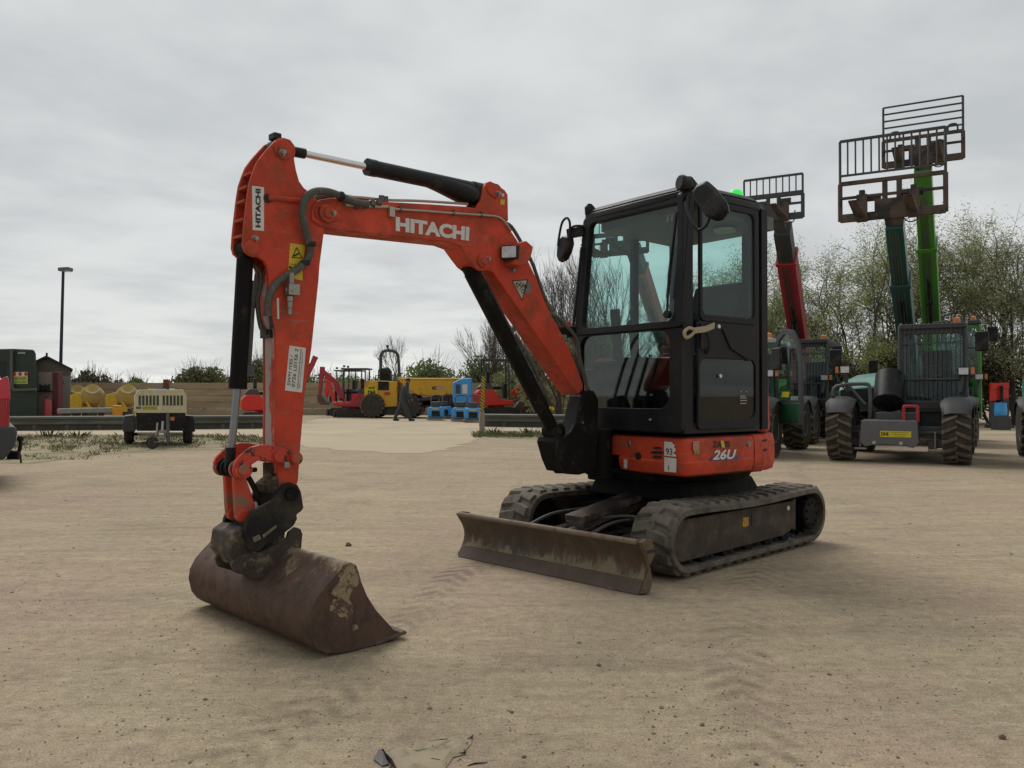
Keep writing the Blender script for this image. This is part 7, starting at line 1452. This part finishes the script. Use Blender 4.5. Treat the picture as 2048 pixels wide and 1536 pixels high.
# willows on the right
kw = dict(trunks=2, spread=.58, lsize=.046, group='willows with young leaves on the right')
tree(1545, 31, 505, 'young leaved willow right of the excavator cab', 18311, seed=11, **kw)
tree(1628, 34, 560, 'lower willow just right of the crimson boom', 14790, seed=12, leafm=LEAF2, **kw)
tree(1700, 33, 530, 'leaning willow between the crimson boom and dark teal boom', 14085, seed=13, lean=-.12, **kw)
tree(1752, 31, 458, 'tall willow directly behind the dark teal boom', 18311, seed=14, **kw)
tree(1880, 31, 462, 'tall willow directly right of the lime green boom', 19720, seed=16, **kw)
tree(1965, 33, 500, 'willow between the lime green boom and the right edge', 17606, seed=17, leafm=LEAF2, **kw)
tree(2035, 30, 445, 'grey green willow at the right edge of the photo', 24651, seed=18, leafm=LEAF2, **kw)
tree(2110, 31, 470, 'willow cut off by the right edge', 14085, seed=19, leafm=LEAF2, **kw)
tree(1460, 34, 560, 'willow mostly hidden behind the excavator cab', 12324, seed=20, **kw)
# bushes
bush(205, 52, 741, 1.9, 'dark round bush above the left end of the board wall', seed=31, n=2200, leafm=mat('dark bush twigs', (.115, .11, .075), .9, var=.4))
bush(160, 54, 752, 1.6, 'thin bush beside the shed roof', seed=32, n=500, leafm=mat('bare bush twigs', (.075, .06, .05), .9, var=.4))
bush(268, 55, 757, 1.8, 'small bush right of the dark round bush above the wall', seed=33, n=900)
bush(395, 52, 737, 2.7, 'broad yellow green bush above the middle of the board wall', seed=34, n=2600, leafm=leafmat('olive bush leaves', (.15, .16, .07)))
bush(455, 53, 752, 2.6, 'bush above the wall left of the bucket cylinder', seed=35, n=1500)
bush(520, 50, 722, 2.0, 'bush seen between the bucket cylinder and dipper arm', seed=36, n=1600)
bush(648, 54, 746, 4.0, 'bush behind the red digger boom', seed=37, n=1400)
bush(735, 60, 750, 5.0, 'low bush behind the red digger canopies', seed=38, n=1200)
bush(838, 56, 734, 5.0, 'bush behind the yellow skip', seed=39, n=2400)
bush(908, 48, 716, 4.6, 'leafy green bush behind the blue canopy', seed=40, n=4200)
bush(978, 47, 730, 3.6, 'bush behind the striped gate post', seed=41, n=2400, leafm=LEAF2)
bush(1045, 44, 738, 2.6, 'bush behind the right hand red digger', seed=42, n=2400, leafm=LEAF2)
bush(1118, 38, 640, 2.6, 'bush under the bare tree left of the excavator cab', seed=43, n=3600, leafm=LEAF2)
bush(1225, 37, 640, 3.2, 'bush seen low through the excavator windscreen', seed=44, n=3200, leafm=LEAF2)
hm = leafmat('dark hedge leaves', (.12, .125, .058), .5)
for i, (px, tp, w, lb) in enumerate(((1560, 670, 3.2, 'hedge bush behind the open arched cab door'), (1640, 672, 3.2, 'hedge bush behind the black barred cab'), (1720, 668, 3.6, 'dark hedge bush between the black and teal cabs'), (1775, 660, 3.2, 'dark hedge bush at the foot of the dark teal boom'), (1850, 660, 3.2, 'hedge bush behind the lime green cab'), (1930, 665, 3.0, 'hedge bush behind the lime cab pillar'), (1995, 668, 3.4, 'dark hedge bush above the blue drum'), (2070, 660, 3.4, 'dark hedge bush at the right edge'))):
    bush(px, 32, tp, w, lb, leafm=hm, n=3200, seed=50 + i, group='dark hedge along the right side')
bush(1350, 36, 690, 3.2, 'hedge bush hidden low behind the cab', leafm=hm, n=2000, seed=61, group='dark hedge along the right side'); bush(1440, 35, 680, 3.2, 'hedge bush behind the excavator door', leafm=hm, n=2000, seed=62, group='dark hedge along the right side')
# distant tree line beyond the wall
m = MB(); r = random.Random(77)
for i in range(2600):
    x = r.uniform(-150, 150); y = r.uniform(110, 125); h = 1.6 + 1.4 * (mnoise.noise(V((x * .06, 0, 0))) + .4) + r.uniform(0, .6); a = V((r.gauss(0, 1), r.gauss(0, .3), r.gauss(0, 1))).normalized(); b = a.orthogonal(); z = r.uniform(0, max(h, .5)); s = r.uniform(.3, .8); p = V((x, y, z))
    m.add([p - a * s, p + b * s * .6, p + a * s, p - b * s * .6], [[0, 1, 2, 3]])
o = m.build('distant_trees', mat('far foliage', (.075, .08, .055), .9, var=.3, scale=.2), None, smooth=False); tag(o, 'low far off line of trees along the horizon', 'tree line', kind='stuff')

# =================================================================== sky and light
w = bpy.data.worlds.new('World'); scene.world = w; w.use_nodes = True; nt = w.node_tree; N = nt.nodes; L = nt.links; bg = N['Background']; bg.inputs['Strength'].default_value = 0.1
SUN_EL, SUN_AZ = math.radians(52), math.radians(-28)      # ahead of the camera, a little to the left
sky = N.new('ShaderNodeTexSky'); sky.sky_type = 'NISHITA'; sky.sun_disc = False; sky.sun_elevation = SUN_EL; sky.sun_rotation = SUN_AZ
tc = N.new('ShaderNodeTexCoord'); sx = N.new('ShaderNodeSeparateXYZ'); L.new(tc.outputs['Generated'], sx.inputs['Vector'])
def mth(op, a, b=None, c=None):
    n = N.new('ShaderNodeMath'); n.operation = op
    for i, q in enumerate((a, b, c)):
        if q is None: continue
        if isinstance(q, (int, float)): n.inputs[i].default_value = q
        else: L.new(q, n.inputs[i])
    return n.outputs[0]
z = mth('MAXIMUM', sx.outputs['Z'], 0.0); dn = mth('ADD', z, 0.10)
u = mth('DIVIDE', sx.outputs['X'], dn); v = mth('DIVIDE', sx.outputs['Y'], dn)
cb = N.new('ShaderNodeCombineXYZ'); L.new(u, cb.inputs['X']); L.new(v, cb.inputs['Y'])
def nz(scale, det, rough, dist=0.0):
    n = N.new('ShaderNodeTexNoise'); n.inputs['Scale'].default_value = scale; n.inputs['Detail'].default_value = det; n.inputs['Roughness'].default_value = rough; n.inputs['Distortion'].default_value = dist; L.new(cb.outputs['Vector'], n.inputs['Vector']); return n.outputs['Fac']
n1, n2 = nz(.75, 6, .52, .4), nz(2.4, 6, .55, .2)
cl = mth('ADD', mth('MULTIPLY', n1, .7), mth('MULTIPLY', n2, .3))
mr = N.new('ShaderNodeMapRange'); mr.inputs['From Min'].default_value = .36; mr.inputs['From Max'].default_value = .62; mr.inputs['To Min'].default_value = 0; mr.inputs['To Max'].default_value = 1; mr.interpolation_type = 'SMOOTHSTEP'; L.new(cl, mr.inputs['Value'])
mx = N.new('ShaderNodeMix'); mx.data_type = 'RGBA'; L.new(mr.outputs['Result'], mx.inputs['Factor']); mx.inputs['A'].default_value = (5.55, 5.75, 5.80, 1); mx.inputs['B'].default_value = (7.3, 7.42, 7.25, 1)
# brighter band close to the horizon, dimmer away from the hidden sun
hz = mth('POWER', mth('SUBTRACT', 1.0, mth('MINIMUM', z, 1.0)), 22.0)
sd = N.new('ShaderNodeVectorMath'); sd.operation = 'DOT_PRODUCT'; L.new(tc.outputs['Generated'], sd.inputs[0]); sd.inputs[1].default_value = (math.sin(SUN_AZ) * .2 + .12, .95, .30)
g_ = mth('MULTIPLY_ADD', sd.outputs['Value'], .21, .81)
tot = mth('MULTIPLY', mth('MULTIPLY_ADD', hz, .34, 1.0), g_)
sc = N.new('ShaderNodeVectorMath'); sc.operation = 'SCALE'; L.new(mx.outputs['Result'], sc.inputs[0]); L.new(tot, sc.inputs['Scale'])
fm = N.new('ShaderNodeMix'); fm.data_type = 'RGBA'; fm.inputs['Factor'].default_value = .92; L.new(sky.outputs['Color'], fm.inputs['A']); L.new(sc.outputs['Vector'], fm.inputs['B'])
L.new(fm.outputs['Result'], bg.inputs['Color'])
sl = bpy.data.lights.new('sun', 'SUN'); sl.energy = 1.9; sl.angle = math.radians(35); sl.color = (1, .96, .9); so = bpy.data.objects.new('sun', sl); COL.objects.link(so)
dirv = V((math.sin(SUN_AZ) * math.cos(SUN_EL), math.cos(SUN_AZ) * math.cos(SUN_EL), math.sin(SUN_EL)))
so.rotation_euler = dirv.to_track_quat('Z', 'Y').to_euler(); so.location = (0, 0, 20)
vs = scene.view_settings; scene.display_settings.display_device = 'sRGB'; vs.view_transform = 'Standard'; vs.look = 'None'; vs.exposure = 0; vs.gamma = 1; vs.use_curve_mapping = False
cy = scene.cycles; cy.max_bounces = 8; cy.transparent_max_bounces = 16; cy.use_denoising = True
try: cy.denoiser = 'OPENIMAGEDENOISE'
except Exception: pass
